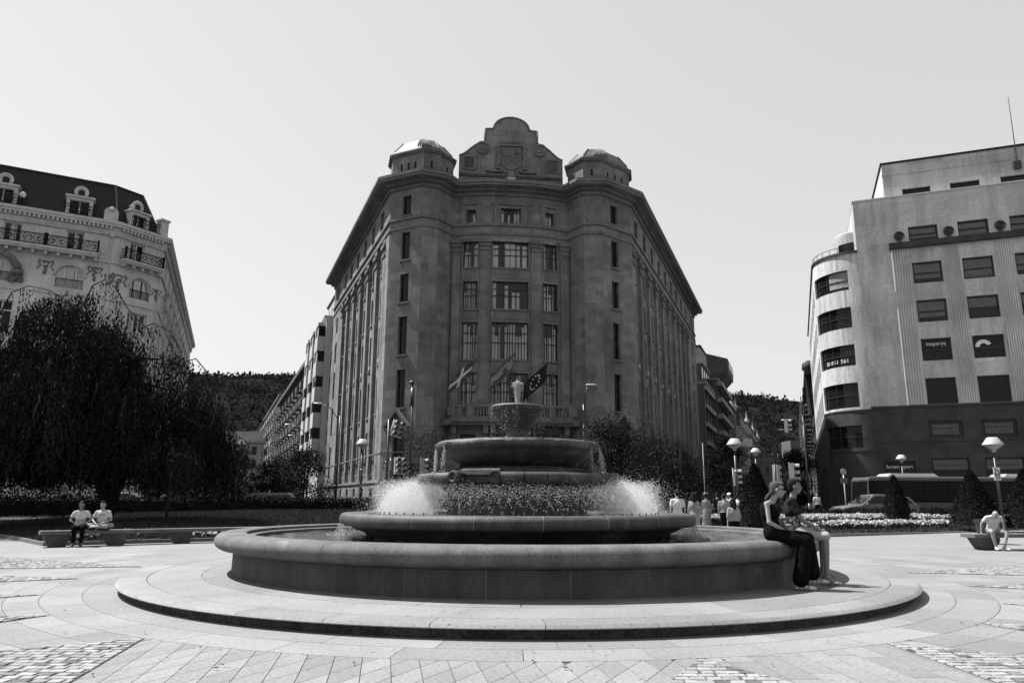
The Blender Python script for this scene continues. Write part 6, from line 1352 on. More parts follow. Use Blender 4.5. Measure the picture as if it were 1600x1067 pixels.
# ------------------------------------------------------------------ vehicles
def wheel(par, x, y, z, r, w):
    o = bpy.data.objects.new('wheel', None); me = MB().lathe([(r * .62, -w / 2), (r * .95, -w / 2), (r, -w * .35), (r, w * .35), (r * .95, w / 2), (r * .62, w / 2)], 20).mesh('tyre', True); me.materials.append(M['tyre'])
    for v in me.vertices: X_, Y_, Z_ = v.co; v.co = (X_, Z_, Y_)
    o = link('wheel', me, par); o.location = (x, y, z); rm = MB().lathe([(r * .64, .0), (r * .6, -w * .3), (r * .2, -w * .42), (0, -w * .42)], 14).mesh('rim', True); rm.materials.append(M['rim'])
    for v in rm.vertices: X_, Y_, Z_ = v.co; v.co = (X_, Z_, Y_)
    link('rim', rm, o); return o
def car(label, x, y, z, rz, m='car', L=4.4, Wd=1.75, Ht=1.52):
    """front at -x, side facing -y"""
    t = thing('parked_car' if m == 'car2' else 'car', label, 'car', (x, y, z), rz); h = Wd / 2
    lower = [(-2.2, .35), (-2.15, .72), (-1.95, .86), (-1.05, .98), (1.9, 1.02), (2.15, .95), (2.2, .6), (2.15, .32), (1.75, .28), (-1.8, .26)]
    mb = MB(); n = len(lower); sc = L / 4.4
    rings = []
    for yy, k, dz in ((-h + .0, .97, -.02), (-h * .9, 1.0, 0), (h * .9, 1.0, 0), (h, .97, -.02)): rings.append([(a * sc * k, yy, b + dz * (b > .7)) for a, b in lower])
    for r_ in rings: mb.v += r_
    for q in range(3):
        for j in range(n): mb.f.append((q * n + j, q * n + (j + 1) % n, (q + 1) * n + (j + 1) % n, (q + 1) * n + j))
    mb.f.append(tuple(range(n))); mb.f.append(tuple(range(4 * n - 1, 3 * n - 1, -1))); body = mb.build('body', m, t, True, 35)
    cab = [(-1.1, .97), (-.35, Ht - .06), (.2, Ht), (1.2, Ht - .03), (1.75, Ht - .2), (2.05, 1.0)]; mb = MB(); n = len(cab)
    for yy, k in ((-h * .97, 0), (-h * .72, 1), (h * .72, 1), (h * .97, 0)):
        mb.v += [(a * sc, yy if b < 1.1 else (math.copysign(h * .76, yy)) * (1 if k == 0 else .97), b if k or b < 1.1 else b - .05) for a, b in cab]
    for q in range(3):
        for j in range(n - 1): mb.f.append((q * n + j, q * n + j + 1, (q + 1) * n + j + 1, (q + 1) * n + j))
    mb.f.append(tuple(range(n))); mb.f.append(tuple(range(4 * n - 1, 3 * n - 1, -1))); mb.build('roof', m, t, True, 30)
    F = Frame(0, 0, 0)
    for sd in (-1, 1):
        def S(a, b): 
            f_ = (b - .98) / (Ht - .98); yy = h * (.97 - .21 * f_) + .006; return (a * sc, sd * yy, b)
        for pts in ([(-.92, 1.02), (.42, 1.02), (.40, Ht - .13), (-.28, Ht - .13)], [(.50, 1.02), (1.25, 1.02), (1.15, Ht - .14), (.48, Ht - .13)], [(1.33, 1.02), (1.85, 1.04), (1.55, Ht - .22), (1.24, Ht - .15)]):
            MB().poly([S(*q) for q in (pts if sd < 0 else pts[::-1])]).build('side_window', 'carglass', t)
        for u in (-1.32, 1.32): wheel(t, u * sc, sd * (h - .12), .31, .31, .2)
        MB().sphere((-2.05 * sc, sd * h * .72, .68), (.12, .2, .07), 10, 6).build('headlight', 'lamp', t, True); MB().sphere((-.85 * sc, sd * (h + .09), 1.03), (.09, .1, .07), 8, 6).build('mirror', m, t, True)
        MB().box(-.4 * sc, -.22 * sc, sd * h - .012 * 1, sd * h + .012, .84, .87).build('door_handle', 'metal', t)
    MB().quad((-1.02 * sc, -h * .8, 1.03), (-1.02 * sc, h * .8, 1.03), (-.40 * sc, h * .66, Ht - .1), (-.40 * sc, -h * .66, Ht - .1)).build('windscreen', 'carglass', t)
    for o in t.children:
        if o.name.startswith('windscreen'): o.location = (-.02, 0, .012)
    return t
car('dark estate car passing in front of the bus', 21.4, 44.5, .20, R(4), 'car', 4.7, 1.8, 1.60)
for x, y, rz, m, lb_ in ((-24.6, 55, 10, 'car2', 'white parked car glimpsed under the weeping tree'), (-19.6, 61, 160, 'car', 'dark parked car in the left street behind the hedge'), (-17.2, 58.5, 170, 'car', 'dark parked car nearest the stone building on the left'), (-30, 57, 12, 'car2', 'pale parked car left of the white one')): car(lb_, x, y, .3, R(rz), m)
bus = thing('city_bus', 'city bus with dark windows and pale roof stopped at right', 'bus', (29.6, 51, .2), 0); BL = 12.0; hL = BL / 2
prof = [(-hL, .35), (-hL - .02, 1.1), (-hL + .02, 1.3), (-hL + .14, 2.6), (-hL + .28, 2.74), (-hL + .5, 2.78), (hL - .2, 2.78), (hL, 2.6), (hL, .35)]
def sidestrip(z0, z1, d, nm, m, x0=-hL, x1=hL, par=bus):
    for sd in (-1, 1): MB().box(x0, x1, min(sd * 1.25, sd * (1.25 + d)), max(sd * 1.25, sd * (1.25 + d)), z0, z1).build(nm, m, par)
mb = MB(); n = len(prof); mb.v += [(a, -1.25, b) for a, b in prof] + [(a, 1.25, b) for a, b in prof]; mb.f += [tuple(range(n)), tuple(range(2 * n - 1, n - 1, -1))] + [(j + n, (j + 1) % n + n, (j + 1) % n, j) for j in range(n)]; mb.build('body', 'bus_skirt', bus)
sidestrip(1.12, 2.52, .012, 'glazing_band', 'black', -hL + .12, hL - .15); sidestrip(2.70, 2.80, .03, 'roof_edge', 'bus_roof', -hL + .3, hL - .1)
for k in range(7):
    x0 = -hL + .55 + k * 1.62
    for sd in (-1, 1): MB().box(x0, x0 + 1.5, sd * 1.264 - .006, sd * 1.264 + .006, 1.25, 2.42).build('window', 'bus_glass', bus)
    MB().box(x0 + .35, x0 + 1.05, -1.0, -.94, 1.85, 2.05).build('handrail', 'tl', bus)
for x0, x1 in ((-4.4, -.9), (3.4, 5.6)): mb = MB(); mb.hexa([(x0, -.9, 2.78), (x1, -.9, 2.78), (x1, .9, 2.78), (x0, .9, 2.78)], [(x0 + .3, -.8, 3.02), (x1 - .3, -.8, 3.02), (x1 - .3, .8, 3.02), (x0 + .3, .8, 3.02)]); mb.build('roof_unit', 'bus_roof', bus)
for u in (-3.3, 2.6):
    for sd in (-1, 1): wheel(bus, u, sd * 1.18, .48, .48, .3)
    for sd in (-1, 1): MB().fprism(Frame(0, sd * 1.25 - .0, 0) if sd < 0 else Frame(0, 1.25, 180), [((u if sd < 0 else -u) + .62 * math.cos(t), .48 + .62 * math.sin(t)) for t in np.linspace(0, math.pi, 15)], -.1, .006).build('wheel_arch', 'black', bus)
MB().quad((-hL - .03, 1.1, 1.15), (-hL - .03, -1.1, 1.15), (-hL + .11, -1.1, 2.5), (-hL + .11, 1.1, 2.5)).build('windscreen', 'bus_glass', bus)
MB().tube([(-hL - .05, -1.3, 2.2), (-hL - .3, -1.35, 2.1), (-hL - .3, -1.35, 1.75)], [.03, .03, .07], 6).build('mirror', 'black', bus); MB().sphere((-hL + .02, -.95, .75), (.06, .22, .1), 8, 6).build('headlight', 'lamp', bus, True)
# ------------------------------------------------------------------ people
def capsule(mb, a, b, r0, r1, n=10, flat=1.0, axis=None):
    a, b = Vector(a), Vector(b); d = (b - a); L = d.length
    if L < 1e-5: mb.sphere(tuple(a), r0, n, 8); return
    pts, rad = [], []
    for t in (-.9, -.6, -.25, 0): pts.append(a + d.normalized() * r0 * t); rad.append(r0 * math.sqrt(max(.02, 1 - t * t)))
    for t in (.25, .5, .75): pts.append(a + d * t); rad.append(r0 + (r1 - r0) * t)
    for t in (0, .25, .6, .9): pts.append(b + d.normalized() * r1 * t); rad.append(r1 * math.sqrt(max(.02, 1 - t * t)))
    mb.tube([tuple(p) for p in pts], rad, n)
_pending = []
def fuse(name, mb, m, parent, voxel=.02, smooth=4):
    """overlapping shapes -> one continuous smooth surface"""
    me = mb.mesh(name); o = bpy.data.objects.new(name, me); COL.objects.link(o); r = o.modifiers.new('r', 'REMESH'); r.mode = 'VOXEL'; r.voxel_size = voxel; r.use_smooth_shade = True
    if smooth: s = o.modifiers.new('s', 'SMOOTH'); s.iterations = smooth; s.factor = .5
    _pending.append((o, name, m, parent)); return o
def finish_fuse():
    bpy.context.view_layer.update(); dg = bpy.context.evaluated_depsgraph_get()
    for o, name, m, parent in _pending:
        me = bpy.data.meshes.new_from_object(o.evaluated_get(dg)); me.name = name; o.modifiers.clear(); old = o.data; o.data = me; bpy.data.meshes.remove(old)
        me.materials.clear(); me.materials.append(M[m]); o.parent = parent
        if len(me.polygons): me.polygons.foreach_set('use_smooth', [True] * len(me.polygons))
    _pending.clear()
def V3(*a): return Vector(a)
def head(mb, c, yaw=0, pitch=0, s=1.0, hairless=False):
    """head with brow, nose, jaw, ears; faces -y before yaw"""
    q = Matrix.Rotation(yaw, 3, 'Z') @ Matrix.Rotation(pitch, 3, 'X'); c = Vector(c); P = lambda x, y, z: tuple(c + q @ Vector((x, y, z)) * s)
    mb.sphere(tuple(c + q @ Vector((0, .012, .025)) * s), tuple(np.array((.075, .095, .098)) * s), 14, 10, q); mb.sphere(P(0, -.018, -.045), tuple(np.array((.060, .074, .072)) * s), 12, 9, q)
    mb.sphere(P(0, -.058, -.088), tuple(np.array((.032, .028, .026)) * s), 8, 6, q)
    capsule(mb, P(0, -.088, .018), P(0, -.112, -.028), .011 * s, .016 * s, 8); mb.sphere(P(0, -.085, .035), tuple(np.array((.055, .018, .014)) * s), 8, 6, q); mb.sphere(P(0, -.092, -.062), tuple(np.array((.024, .012, .009)) * s), 8, 6, q)
    for sd in (-1, 1): mb.sphere(P(sd * .078, .015, -.008), tuple(np.array((.012, .022, .032)) * s), 8, 6, q); mb.sphere(P(sd * .04, -.07, -.02), tuple(np.array((.022, .02, .02)) * s), 8, 6, q)
    return P, q
def hand(mb, wr, d, side, s=1.0, curl=.6):
    """palm, four unequal fingers and a thumb; d: direction of the hand, side: sideways towards the thumb"""
    wr, d, side = Vector(wr), Vector(d).normalized(), Vector(side).normalized(); side = (side - d * side.dot(d)).normalized(); nn = d.cross(side)
    for k in (-1, 0, 1): capsule(mb, wr + side * k * .018 * s, wr + d * .085 * s + side * k * .026 * s, .015 * s, .014 * s, 8)
    for k, ln in enumerate((.068, .078, .073, .056)):
        b = wr + d * .088 * s + side * (.033 - .022 * k) * s; m_ = b + (d * math.cos(curl * .5) + nn * math.sin(curl * .5)) * ln * .5 * s; e = m_ + (d * math.cos(curl * 1.3) + nn * math.sin(curl * 1.3)) * ln * .5 * s; capsule(mb, b, m_, .0092 * s, .0085 * s, 7); capsule(mb, m_, e, .0085 * s, .007 * s, 7)
    b = wr + d * .025 * s + side * .03 * s; m_ = b + (d * .7 + side * .7) * .04 * s; e = m_ + (d * .95 + side * .25 + nn * .2).normalized() * .032 * s; capsule(mb, b, m_, .012 * s, .010 * s, 7); capsule(mb, m_, e, .010 * s, .008 * s, 7)
def person(label, loc, rz, J, look, voxel=.018, group=None, sub=''):
    """J: joints in local metres, figure faces -y. look: dict of garments and tones"""
    t = thing('person', label, 'person', loc, rz, group); sk = look.get('skin', 'skin'); s = look.get('s', 1.0); b = MB(); fem = look.get('fem', False)
    pel, ch, nk, hd = (Vector(J[k]) for k in ('pel', 'chest', 'neck', 'head')); W = look.get('build', 1.0)
    hw = (pel.x, 0); sw = .155 * W if fem else .18 * W
    def blob(mb, e=0.0):
        up = (ch - pel).normalized(); rt = (Vector(J['shR']) - Vector(J['shL'])).normalized(); q = Matrix((rt, up.cross(rt) * -1 if False else rt.cross(up) * -1, up)).transposed()
        mb.sphere(tuple(pel + up * .02), (.165 * W + e, .125 * W + e, .13 + e), 14, 9, q); mb.sphere(tuple(pel.lerp(ch, .42)), ((.125 if fem else .145) * W + e, .10 * W + e, .19 + e), 14, 9, q); mb.sphere(tuple(ch - up * .02), ((.15 if fem else .17) * W + e, .115 * W + e, .17 + e), 14, 9, q)
        if fem:
            for k in (-1, 1): mb.sphere(tuple(ch - up * .05 + rt * .065 * k + (rt.cross(up) * 1).normalized() * -.085 * -1), (.06 + e, .055 + e, .06 + e), 8, 6, q)
        for k in ('L', 'R'):
            sh_ = Vector(J['sh' + k]); capsule(mb, ch + up * .085, sh_ if not (e and look.get('sleeve', .55) == 0) else (ch + up * .085).lerp(sh_, .72), .066 + e, ((.042 if fem else .05) if not (e and look.get('sleeve', .55) == 0) else .04) + e, 10)
            if not e or look.get('sleeve', .55) > 0: capsule(mb, nk - V3(0, 0, .045), (nk - V3(0, 0, .03)).lerp(sh_, .75), .048 + e * .7, .04 + e, 8)
    blob(b); capsule(b, nk - V3(0, 0, .05), hd - V3(0, 0, .04), .055 if not fem else .047, .05 if not fem else .043, 10)
    P, q = head(b, hd, look.get('yaw', 0), look.get('pitch', 0), look.get('hs', 1.0))
    for k in ('L', 'R'):
        sh, el, ha = (Vector(J[n_ + k]) for n_ in ('sh', 'el', 'ha')); capsule(b, sh, el, (.047 if not fem else .036) * W, (.036 if not fem else .031) * W, 10); capsule(b, el, ha, .036 * W, .025, 10); d = (ha - el).normalized(); hand(b, ha, d + V3(*look.get('hd' + k, (0, 0, 0))), V3(0, -1, 0) if abs(d.y) < .8 else V3(0, 0, 1), .95, look.get('curl', .7))
        hp, kn, an, to = (Vector(J[n_ + k]) for n_ in ('hip', 'kn', 'an', 'toe')); capsule(b, hp, kn, .082 * W, .055 * W, 12); capsule(b, kn, kn.lerp(an, .4), .053 * W, .052 * W, 10); capsule(b, kn.lerp(an, .35), an, .052 * W, .034, 10); capsule(b, an, to, .036, .028, 8); capsule(b, an - (to - an).normalized() * .04 - V3(0, 0, .015), to - V3(0, 0, .01), .033, .03, 8)
    fuse('body', b, sk, t, voxel)
    # clothes
    top = look.get('top')
    if top:
        g = MB(); blob(g, .014); ls = look.get('sleeve', .55)
        if ls > 0:
            for k in ('L', 'R'):
                sh, el, ha = (Vector(J[n_ + k]) for n_ in ('sh', 'el', 'ha')); capsule(g, sh, sh.lerp(el, min(1, ls)), .056 * W, .058 * W, 10)
                if ls > 1: capsule(g, el, el.lerp(ha, ls - 1), .055 * W, .045 * W, 10)
        fuse('shirt', g, top, t, voxel)
    bt = look.get('bottom')
    if bt:
        g = MB(); up = (ch - pel).normalized(); rt = (Vector(J['shR']) - Vector(J['shL'])).normalized(); q2 = Matrix((rt, rt.cross(up) * -1, up)).transposed(); g.sphere(tuple(pel), (.185 * W, .145 * W, .14), 14, 9, q2); ll = look.get('leg', 1.9); fl = look.get('flare', 0)
        for k in ('L', 'R'):
            hp, kn, an = (Vector(J[n_ + k]) for n_ in ('hip', 'kn', 'an')); capsule(g, hp, hp.lerp(kn, min(1, ll)), .098 * W, (.078 + fl * .5) * W, 12)
            if ll > 1: capsule(g, kn, kn.lerp(an, ll - 1), (.074 + fl * .5) * W, (.058 + fl) * W, 12)
        if look.get('skirt'):
            k1, k2 = Vector(J['knL']), Vector(J['knR']); g.tube([tuple(pel + V3(0, 0, .05)), tuple(pel.lerp((k1 + k2) / 2, .6)), tuple(((k1 + k2) / 2) - V3(0, 0, look['skirt']))], [.16 * W, .19 * W, .23 * W], 14)
        fuse('trousers' if not look.get('skirt') else 'skirt', g, bt, t, voxel)
    hr = look.get('hair', 'hair')
    if hr:
        g = MB(); sc = look.get('hs', 1.0); ln = look.get('hairlen', 0)
        g.sphere(P(0, .026, .036), tuple(np.array((.079, .094, .092)) * sc), 14, 10, q); g.sphere(P(0, .055, -.012), tuple(np.array((.070, .056, .075)) * sc), 12, 8, q)
        if ln == 0: g.sphere(P(0, -.055, .095), tuple(np.array((.062, .045, .035)) * sc), 10, 6, q)
        if ln > 0:
            capsule(g, P(0, .06, -.02), P(0, .075, -ln), .07 * sc, .05 * sc, 10)
            for sd in (-1, 1): capsule(g, P(sd * .07, .02, .01), P(sd * .075, .04, -ln * .8), .03, .03, 8)
        if look.get('tail'): g.tube([P(0, .095, -.055), P(0, .125, -.085), P(.0, .155, -.13), P(0, .185, -.17)], [.018, .024, .022, .008], 8)
        fuse('hair', g, hr, t, min(voxel, .014), 2)
    if look.get('cap'): MB().lathe([(.0, .075), (.06, .07), (.095, .03), (.1, -.01), (.14, -.02), (.10, -.012)], 16).build('cap', look['cap'], t, True).location = tuple(hd + V3(0, 0, .06))
    for k in ('L', 'R'):
        if not look.get('shoe'): break
        an, to = Vector(J['an' + k]), Vector(J['toe' + k]); d = (to - an); d.z = 0; d.normalize(); g = MB(); z = min(an.z - .07, to.z - .02)
        base = an - d * .05
        for f_, r_, h_ in ((0, .034, .055), (.06, .036, .06), (.12, .038, .045), (.19, .042, .032), (.235, .035, .022)): g.sphere(tuple(Vector((base.x, base.y, z + .012)) + d * f_ + V3(0, 0, h_ * .55)), (r_ + .004, r_ + .004, h_), 10, 6)
        fuse('shoe', g, look['shoe'], t, .012, 2)
    if look.get('glasses'):
        g = MB()
        for sd in (-1, 1): g.sphere(P(sd * .034, -.098, .012), tuple(np.array((.030, .010, .022))), 10, 6, q); g.tube([P(sd * .06, -.088, .016), P(sd * .078, -.02, .012), P(sd * .08, .02, .005)], .004, 5)
        g.tube([P(-.012, -.104, .014), P(.012, -.104, .014)], .004, 5); g.build('sunglasses', 'black', t, True)
    elif look.get('eyes', True):
        g = MB()
        for sd in (-1, 1): g.sphere(P(sd * .032, -.0945, .012), tuple(np.array((.012, .006, .006))), 8, 5, q); g.sphere(P(sd * .033, -.0935, .034), tuple(np.array((.018, .006, .004))), 8, 5, q)
        g.build('eyes', 'hair', t, True)
    return t, P, q
def stand(h=1.72, step=.0, arm=.06, fem=False):
    k = h / 1.72; w = .09; sw = .15 if fem else .178
    J = dict(pel=(0, 0, .94), chest=(0, .01, 1.27), neck=(0, .015, 1.45), head=(0, -.005, 1.60), shL=(-sw, .01, 1.375), shR=(sw, .01, 1.375), elL=(-sw - arm, .03 + step * .2, 1.12), elR=(sw + arm, .03 - step * .2, 1.12), haL=(-sw - arm * .8, -.04 + step * .45, .88), haR=(sw + arm * .8, -.04 - step * .45, .88),
             hipL=(-w, 0, .90), hipR=(w, 0, .90), knL=(-w, -.03 - step * .25, .50), knR=(w, -.03 + step * .12, .50), anL=(-w, -step * .45 + .02, .09), anR=(w, step * .5 + .02, .09 + .06 * (step > .1)), toeL=(-w - .02, -step * .45 - .13, .035), toeR=(w + .02, step * .5 - .12, .035))
    return {a: tuple(c * k for c in b) for a, b in J.items()}

# --- couple on the basin rim.  local x to the right of the photo, feet towards +x: figures are built facing -y and turned
RZ = .834
def seated(seat_h, thigh=.44, shin=None, lean=.0, spread=.10, h=1.0, foot=(0, 0)):
    s = h; pz = seat_h + .10
    return dict(pel=(0, 0, pz), chest=(0, .06 + lean, pz + .34 * s), neck=(0, .05 + lean * 1.2, pz + .52 * s), head=(0, .02 + lean * 1.2, pz + .67 * s), shL=(-.18 * s, .06 + lean, pz + .46 * s), shR=(.18 * s, .06 + lean, pz + .46 * s))
# woman: sits at (3.92, 11.38), looks to the right
wl, wrz = (3.92, 11.36, 0), R(66)
J = dict(pel=(0, 0, .94), chest=(.0, .045, 1.26), neck=(0, .0, 1.43), head=(-.01, -.10, 1.575), shL=(-.15, .05, 1.365), shR=(.15, .03, 1.365), elL=(-.20, .03, 1.10), elR=(.19, -.02, 1.12), haL=(-.06, -.17, .985), haR=(.10, -.22, 1.03),
         hipL=(-.085, -.03, .93), hipR=(.085, -.03, .93), knL=(-.08, -.44, .83), knR=(.08, -.46, .86), anL=(-.15, -.34, .245), anR=(.05, -.50, .34), toeL=(-.17, -.49, .19), toeR=(.06, -.66, .265))
wt, WP, wq = person('woman in black sleeveless top and black trousers sitting on the fountain rim, sunglasses', wl, wrz, J, dict(fem=True, top='c_black', sleeve=0, bottom='c_black', leg=1.9, flare=.06, hair='hair_l', tail=True, glasses=True, shoe='shoe_pale', yaw=R(14), pitch=R(4), curl=1.1), .010)
M['shoe_pale'] = mat('pale_trainer', .45, .6, .15, 10)
st_ = MB()       # dark stripes on the trainers
for an, to in (((-.15, -.34, .245), (-.17, -.49, .19)), ((.05, -.50, .34), (.06, -.66, .265))):
    for sd in (-1, 1):
        for k in range(3): x = an[0] + sd * .046; y = an[1] - .05 - .035 * k; st_.tube([(x, y, an[2] - .06), (x - sd * .012, y - .035, an[2] - .005)], .006, 4)
st_.build('shoe_stripes', 'print', wt)
bq = thing('bouquet', 'small flower bouquet in dark wrapping held in the womans lap', 'bouquet', (4.14, 11.24, 1.02)); g = MB(); g.lathe([(.03, -.12), (.05, -.05), (.11, .03), (.12, .06), (.10, .05)], 12, wob=lambda a, j: .012 * math.sin(a * 5 + j)); g.build('wrapping', 'c_mid', bq, True); C = rng.normal(size=(90, 3)) * np.array((.06, .06, .035)) + np.array((0, 0, .08)); leaves('petals', C, .05, 'c_pale', bq, -.3, .9)['kind'] = 'stuff'; leaves('leaves', rng.normal(size=(80, 3)) * np.array((.07, .07, .04)) + np.array((0, 0, .06)), .07, 'leaf2', bq)['kind'] = 'stuff'
br = MB(); br.tube([(-.06 + .035 * math.cos(t) , -.155, .99 + .035 * math.sin(t)) for t in np.linspace(0, 6.283, 13)], .006, 5); br.build('bracelet', 'metal_l', wt)
# man: behind her, dark shirt, pale shorts
J = dict(pel=(0, 0, .945), chest=(0, .02, 1.29), neck=(0, -.0, 1.475), head=(0, -.045, 1.635), shL=(-.185, .03, 1.395), shR=(.185, .03, 1.395), elL=(-.24, -.10, 1.13), elR=(.22, -.08, 1.14), haL=(-.17, -.36, .965), haR=(.05, -.22, 1.05),
         hipL=(-.10, -.03, .935), hipR=(.10, -.03, .935), knL=(-.15, -.43, .88), knR=(.17, -.42, .90), anL=(-.20, -.40, .27), anR=(.12, -.38, .27), toeL=(-.22, -.55, .19), toeR=(.14, -.53, .19))
mt, MP, mq = person('man in dark shirt and pale shorts sitting beside the woman on the fountain rim', (4.46, 11.95, 0), R(74), J, dict(top='c_dark', sleeve=.6, bottom='c_cream', leg=1.0, skin='skin_d', shoe='c_mid', yaw=R(10), curl=.4), .011)
# --- two on the left bench
def bench_sit(h=1.0, cross=False, lean=0.0):
    pz = .55; J = dict(pel=(0, 0, pz), chest=(0, .03 - lean, pz + .33), neck=(0, .02 - lean * 1.3, pz + .50), head=(0, -.02 - lean * 1.7, pz + .64), shL=(-.17, .03 - lean, pz + .415), shR=(.17, .03 - lean, pz + .415), elL=(-.27, -.02 - lean * .6, pz + .2), elR=(.27, -.02 - lean * .6, pz + .2), haL=(-.10, -.24, pz + .10), haR=(.10, -.24, pz + .10), hipL=(-.1, -.03, pz), hipR=(.1, -.03, pz))
    if cross: J.update(knL=(-.36, -.24, pz + .04), knR=(.36, -.24, pz + .04), anL=(.12, -.30, pz - .03), anR=(-.12, -.36, pz - .02), toeL=(.24, -.30, pz - .05), toeR=(-.24, -.36, pz - .04))
    else: J.update(knL=(-.11, -.42, pz - .02), knR=(.11, -.42, pz - .02), anL=(-.10, -.36, .09), anR=(.10, -.40, .09), toeL=(-.11, -.51, .035), toeR=(.11, -.55, .035))
    return J
br_ = math.atan2(.6, .8)
person('person with long dark hair over a white shirt, hunched on the left bench', (-12.92, 22.74, 0), br_ - R(12), bench_sit(1, False, .12), dict(fem=True, top='c_white', sleeve=.5, bottom='c_black', leg=1.9, hair='hair', hairlen=.42, shoe='shoe_white', pitch=R(38), skin='skin_d'), .018)
M['shoe_white'] = mat('black_trainer_white_sole', .03, .6, .3, 10)
lm, LP, lq = person('man in white printed t-shirt sitting cross-legged on the left bench', (-12.48, 23.12, 0), br_ - R(28), bench_sit(1, True, .03), dict(top='c_white', sleeve=.55, bottom='c_mid', leg=1.1, shoe='c_dark', skin='skin'), .018)
mb = MB()
for k in range(4): mb.tube([(-.09 + .05 * k, -.125, .90 + .012 * (k % 2)), (-.06 + .05 * k, -.128, .915 - .01 * k)], .012, 5)
mb.build('shirt_print', 'print', lm)
ph = MB().box(-.05, .05, -.30, -.27, .68, .70).build('phone', 'black', lm)
# --- man bent over on the right bench
J = bench_sit(1, False, .16); J.update(head=(-.03, -.37, 1.02), neck=(0, -.25, 1.03), chest=(0, -.10, .86), shL=(-.19, -.15, .93), shR=(.19, -.15, .93), elL=(-.31, -.06, .76), elR=(.31, -.06, .76), haL=(-.33, -.03, .52), haR=(.33, -.03, .52), knL=(-.20, -.42, .53), knR=(.22, -.42, .53), anL=(-.12, -.36, .09), anR=(.10, -.40, .09), toeL=(-.15, -.51, .035), toeR=(.13, -.55, .035))
bm, BP, bq_ = person('bald man in pale t-shirt and shorts bent over on the right bench', (14.52, 22.9, 0), R(-8), J, dict(top='c_white', sleeve=.5, bottom='c_pale', leg=.75, hair=None, shoe='white', pitch=R(55), skin='skin'), .016)
# --- pedestrians
def walker(label, x, y, rz, h, look, step=.12, z=None, carry=None):
    J = stand(h, step, .05, look.get('fem', False)); look.setdefault('eyes', False); look.setdefault('shoe', 'c_dark'); t, P, q = person(label, (x, y, zg(x, y) if z is None else z), rz, J, look, .026, 'pedestrians walking away'); return t
walker('man in white t-shirt seen from behind, nearest of the walkers', 5.42, 24.6, R(182), 1.74, dict(top='c_white', sleeve=.55, bottom='c_dark'), .1)
walker('woman in grey top and pale skirt with long dark hair walking away', 6.2, 25.6, R(176), 1.68, dict(fem=True, top='c_mid', sleeve=0, bottom='c_pale', skirt=.25, leg=.8, hairlen=.28))
walker('man in grey shirt walking behind the white t-shirt', 7.9, 34, R(185), 1.78, dict(top='c_mid', sleeve=.6, bottom='c_dark', skin='skin_d'))
walker('person in dark clothes with a pale cap among the walkers', 9.0, 37, R(178), 1.76, dict(top='c_dark', sleeve=.6, bottom='c_dark', cap='white'))
walker('woman in long grey dress with a pale hat', 8.4, 32.5, R(176), 1.72, dict(fem=True, top='c_mid', sleeve=0, bottom='c_mid', skirt=.42, leg=.8, cap='c_pale'))
walker('dark haired woman in patterned dark top behind the beige one', 9.6, 34, R(172), 1.66, dict(fem=True, top='c_dark', sleeve=.3, bottom='c_mid', hairlen=.2))
walker('long haired woman in beige top and black trousers near the rim', 6.35, 21.6, R(188), 1.46, dict(fem=True, top='c_pale', sleeve=1.2, bottom='c_black', hairlen=.25), .05)
walker('person in patterned shirt carrying a dark bag', 8.3, 29.4, R(170), 1.66, dict(top='c_mid', sleeve=.6, bottom='c_black'), .15)
walker('person in dark top at the back of the group', 10.4, 38, R(180), 1.72, dict(top='c_dark', sleeve=.6, bottom='c_dark'))
walker('woman in white blouse and pale trousers pulling a suitcase', 9.75, 32.4, R(160), 1.7, dict(fem=True, top='c_white', sleeve=.5, bottom='c_pale', hair='hair'), .16)
walker('man in white t-shirt and dark shorts far off near the shop', 19.3, 47.5, R(10), 1.76, dict(top='c_white', sleeve=.5, bottom='c_black', leg=.9))
walker('person in white shirt on the path right of the cyclist', 11.6, 40.5, R(175), 1.7, dict(top='c_white', sleeve=.6, bottom='c_dark'))
walker('person in dark clothes crossing in front of the hedge at left', -23.5, 39.5, R(90), 1.75, dict(top='c_mid', sleeve=.6, bottom='c_dark', skin='skin_d'), .2, .55)
sc_ = thing('suitcase', 'black upright suitcase standing on the path', 'suitcase', (9.55, 31.6, 0)); MB().box(-.2, .2, -.13, .13, .06, .66).build('shell', 'black', sc_); MB().tube([(-.1, .1, .66), (-.1, .1, .95), (.1, .1, .95), (.1, .1, .66)], .012, 6).build('handle', 'metal_l', sc_)
for sx in (-.15, .15): MB().tube([(sx, -.02, .035), (sx, .02, .035)], .035, 8).build('wheel', 'tyre', sc_)
MB().box(-.03, .03, -.14, -.13, .34, .42).build('tag', 'white', sc_)
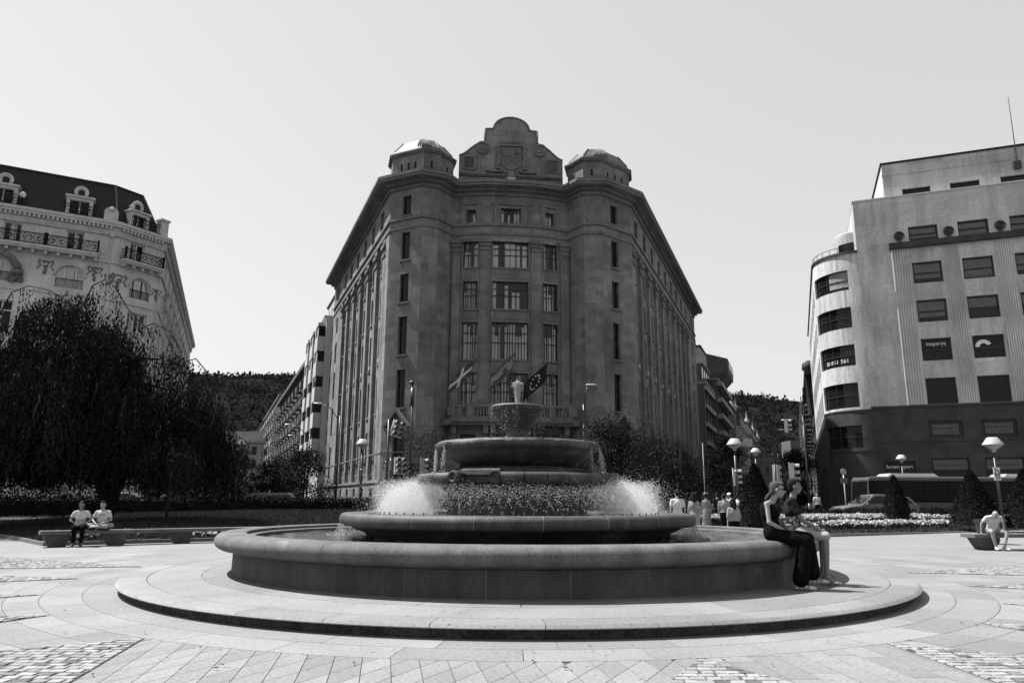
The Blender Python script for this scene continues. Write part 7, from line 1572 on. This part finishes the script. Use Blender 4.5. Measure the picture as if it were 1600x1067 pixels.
# bicycle with rider
bk_ = thing('bicycle', 'dark bicycle on the path behind the suitcase', 'bicycle', (10.6, 36, .05), R(155))
for u in (-.52, .52):
    w = MB(); w.tube([(u + .33 * math.cos(t), 0, .34 + .33 * math.sin(t)) for t in np.linspace(0, 6.283, 25)], .018, 6); wo_ = w.build('wheel', 'tyre', bk_, True); sp_ = MB()
    for k in range(8): t = k * math.pi / 4; sp_.tube([(u, 0, .34), (u + .32 * math.cos(t), 0, .34 + .32 * math.sin(t))], .004, 4)
    sp_.build('spokes', 'metal_l', wo_)
fr_ = MB()
for a, b in (((-.52, 0, .34), (-.08, 0, .30)), ((-.08, 0, .30), (-.18, 0, .82)), ((-.18, 0, .78), (.36, 0, .80)), ((-.08, 0, .30), (.38, 0, .74)), ((.40, 0, .92), (.36, 0, .70)), ((.36, 0, .70), (.52, 0, .34)), ((-.52, 0, .34), (-.18, 0, .76))): fr_.tube([a, b], .017, 6)
fr_.build('frame', 'metal', bk_, True); MB().sphere((-.2, 0, .87), (.13, .07, .035), 8, 5).build('saddle', 'black', bk_, True); MB().tube([(.40, -.28, 1.0), (.42, 0, .96), (.40, .28, 1.0)], .014, 6).build('handlebar', 'metal', bk_, True)
J = stand(1.72, 0, .08); J.update(pel=(0, .2, 1.0), chest=(0, .0, 1.28), neck=(0, -.1, 1.44), head=(0, -.16, 1.58), shL=(-.19, -.06, 1.40), shR=(.19, -.06, 1.40), elL=(-.25, -.25, 1.2), elR=(.25, -.25, 1.2), haL=(-.24, -.42, 1.02), haR=(.24, -.42, 1.02), hipL=(-.09, .18, .97), hipR=(.09, .18, .97), knL=(-.1, -.12, .68), knR=(.1, -.02, .6), anL=(-.1, .02, .32), anR=(.1, .12, .2), toeL=(-.1, -.12, .26), toeR=(.1, -.02, .14))
person('cyclist in white shirt and shorts leaning over the handlebar', (10.6, 36, .05), R(155) + R(90), J, dict(top='c_white', sleeve=.5, bottom='c_pale', leg=.9, cap='white', eyes=False, shoe='c_dark'), .026)
finish_fuse()
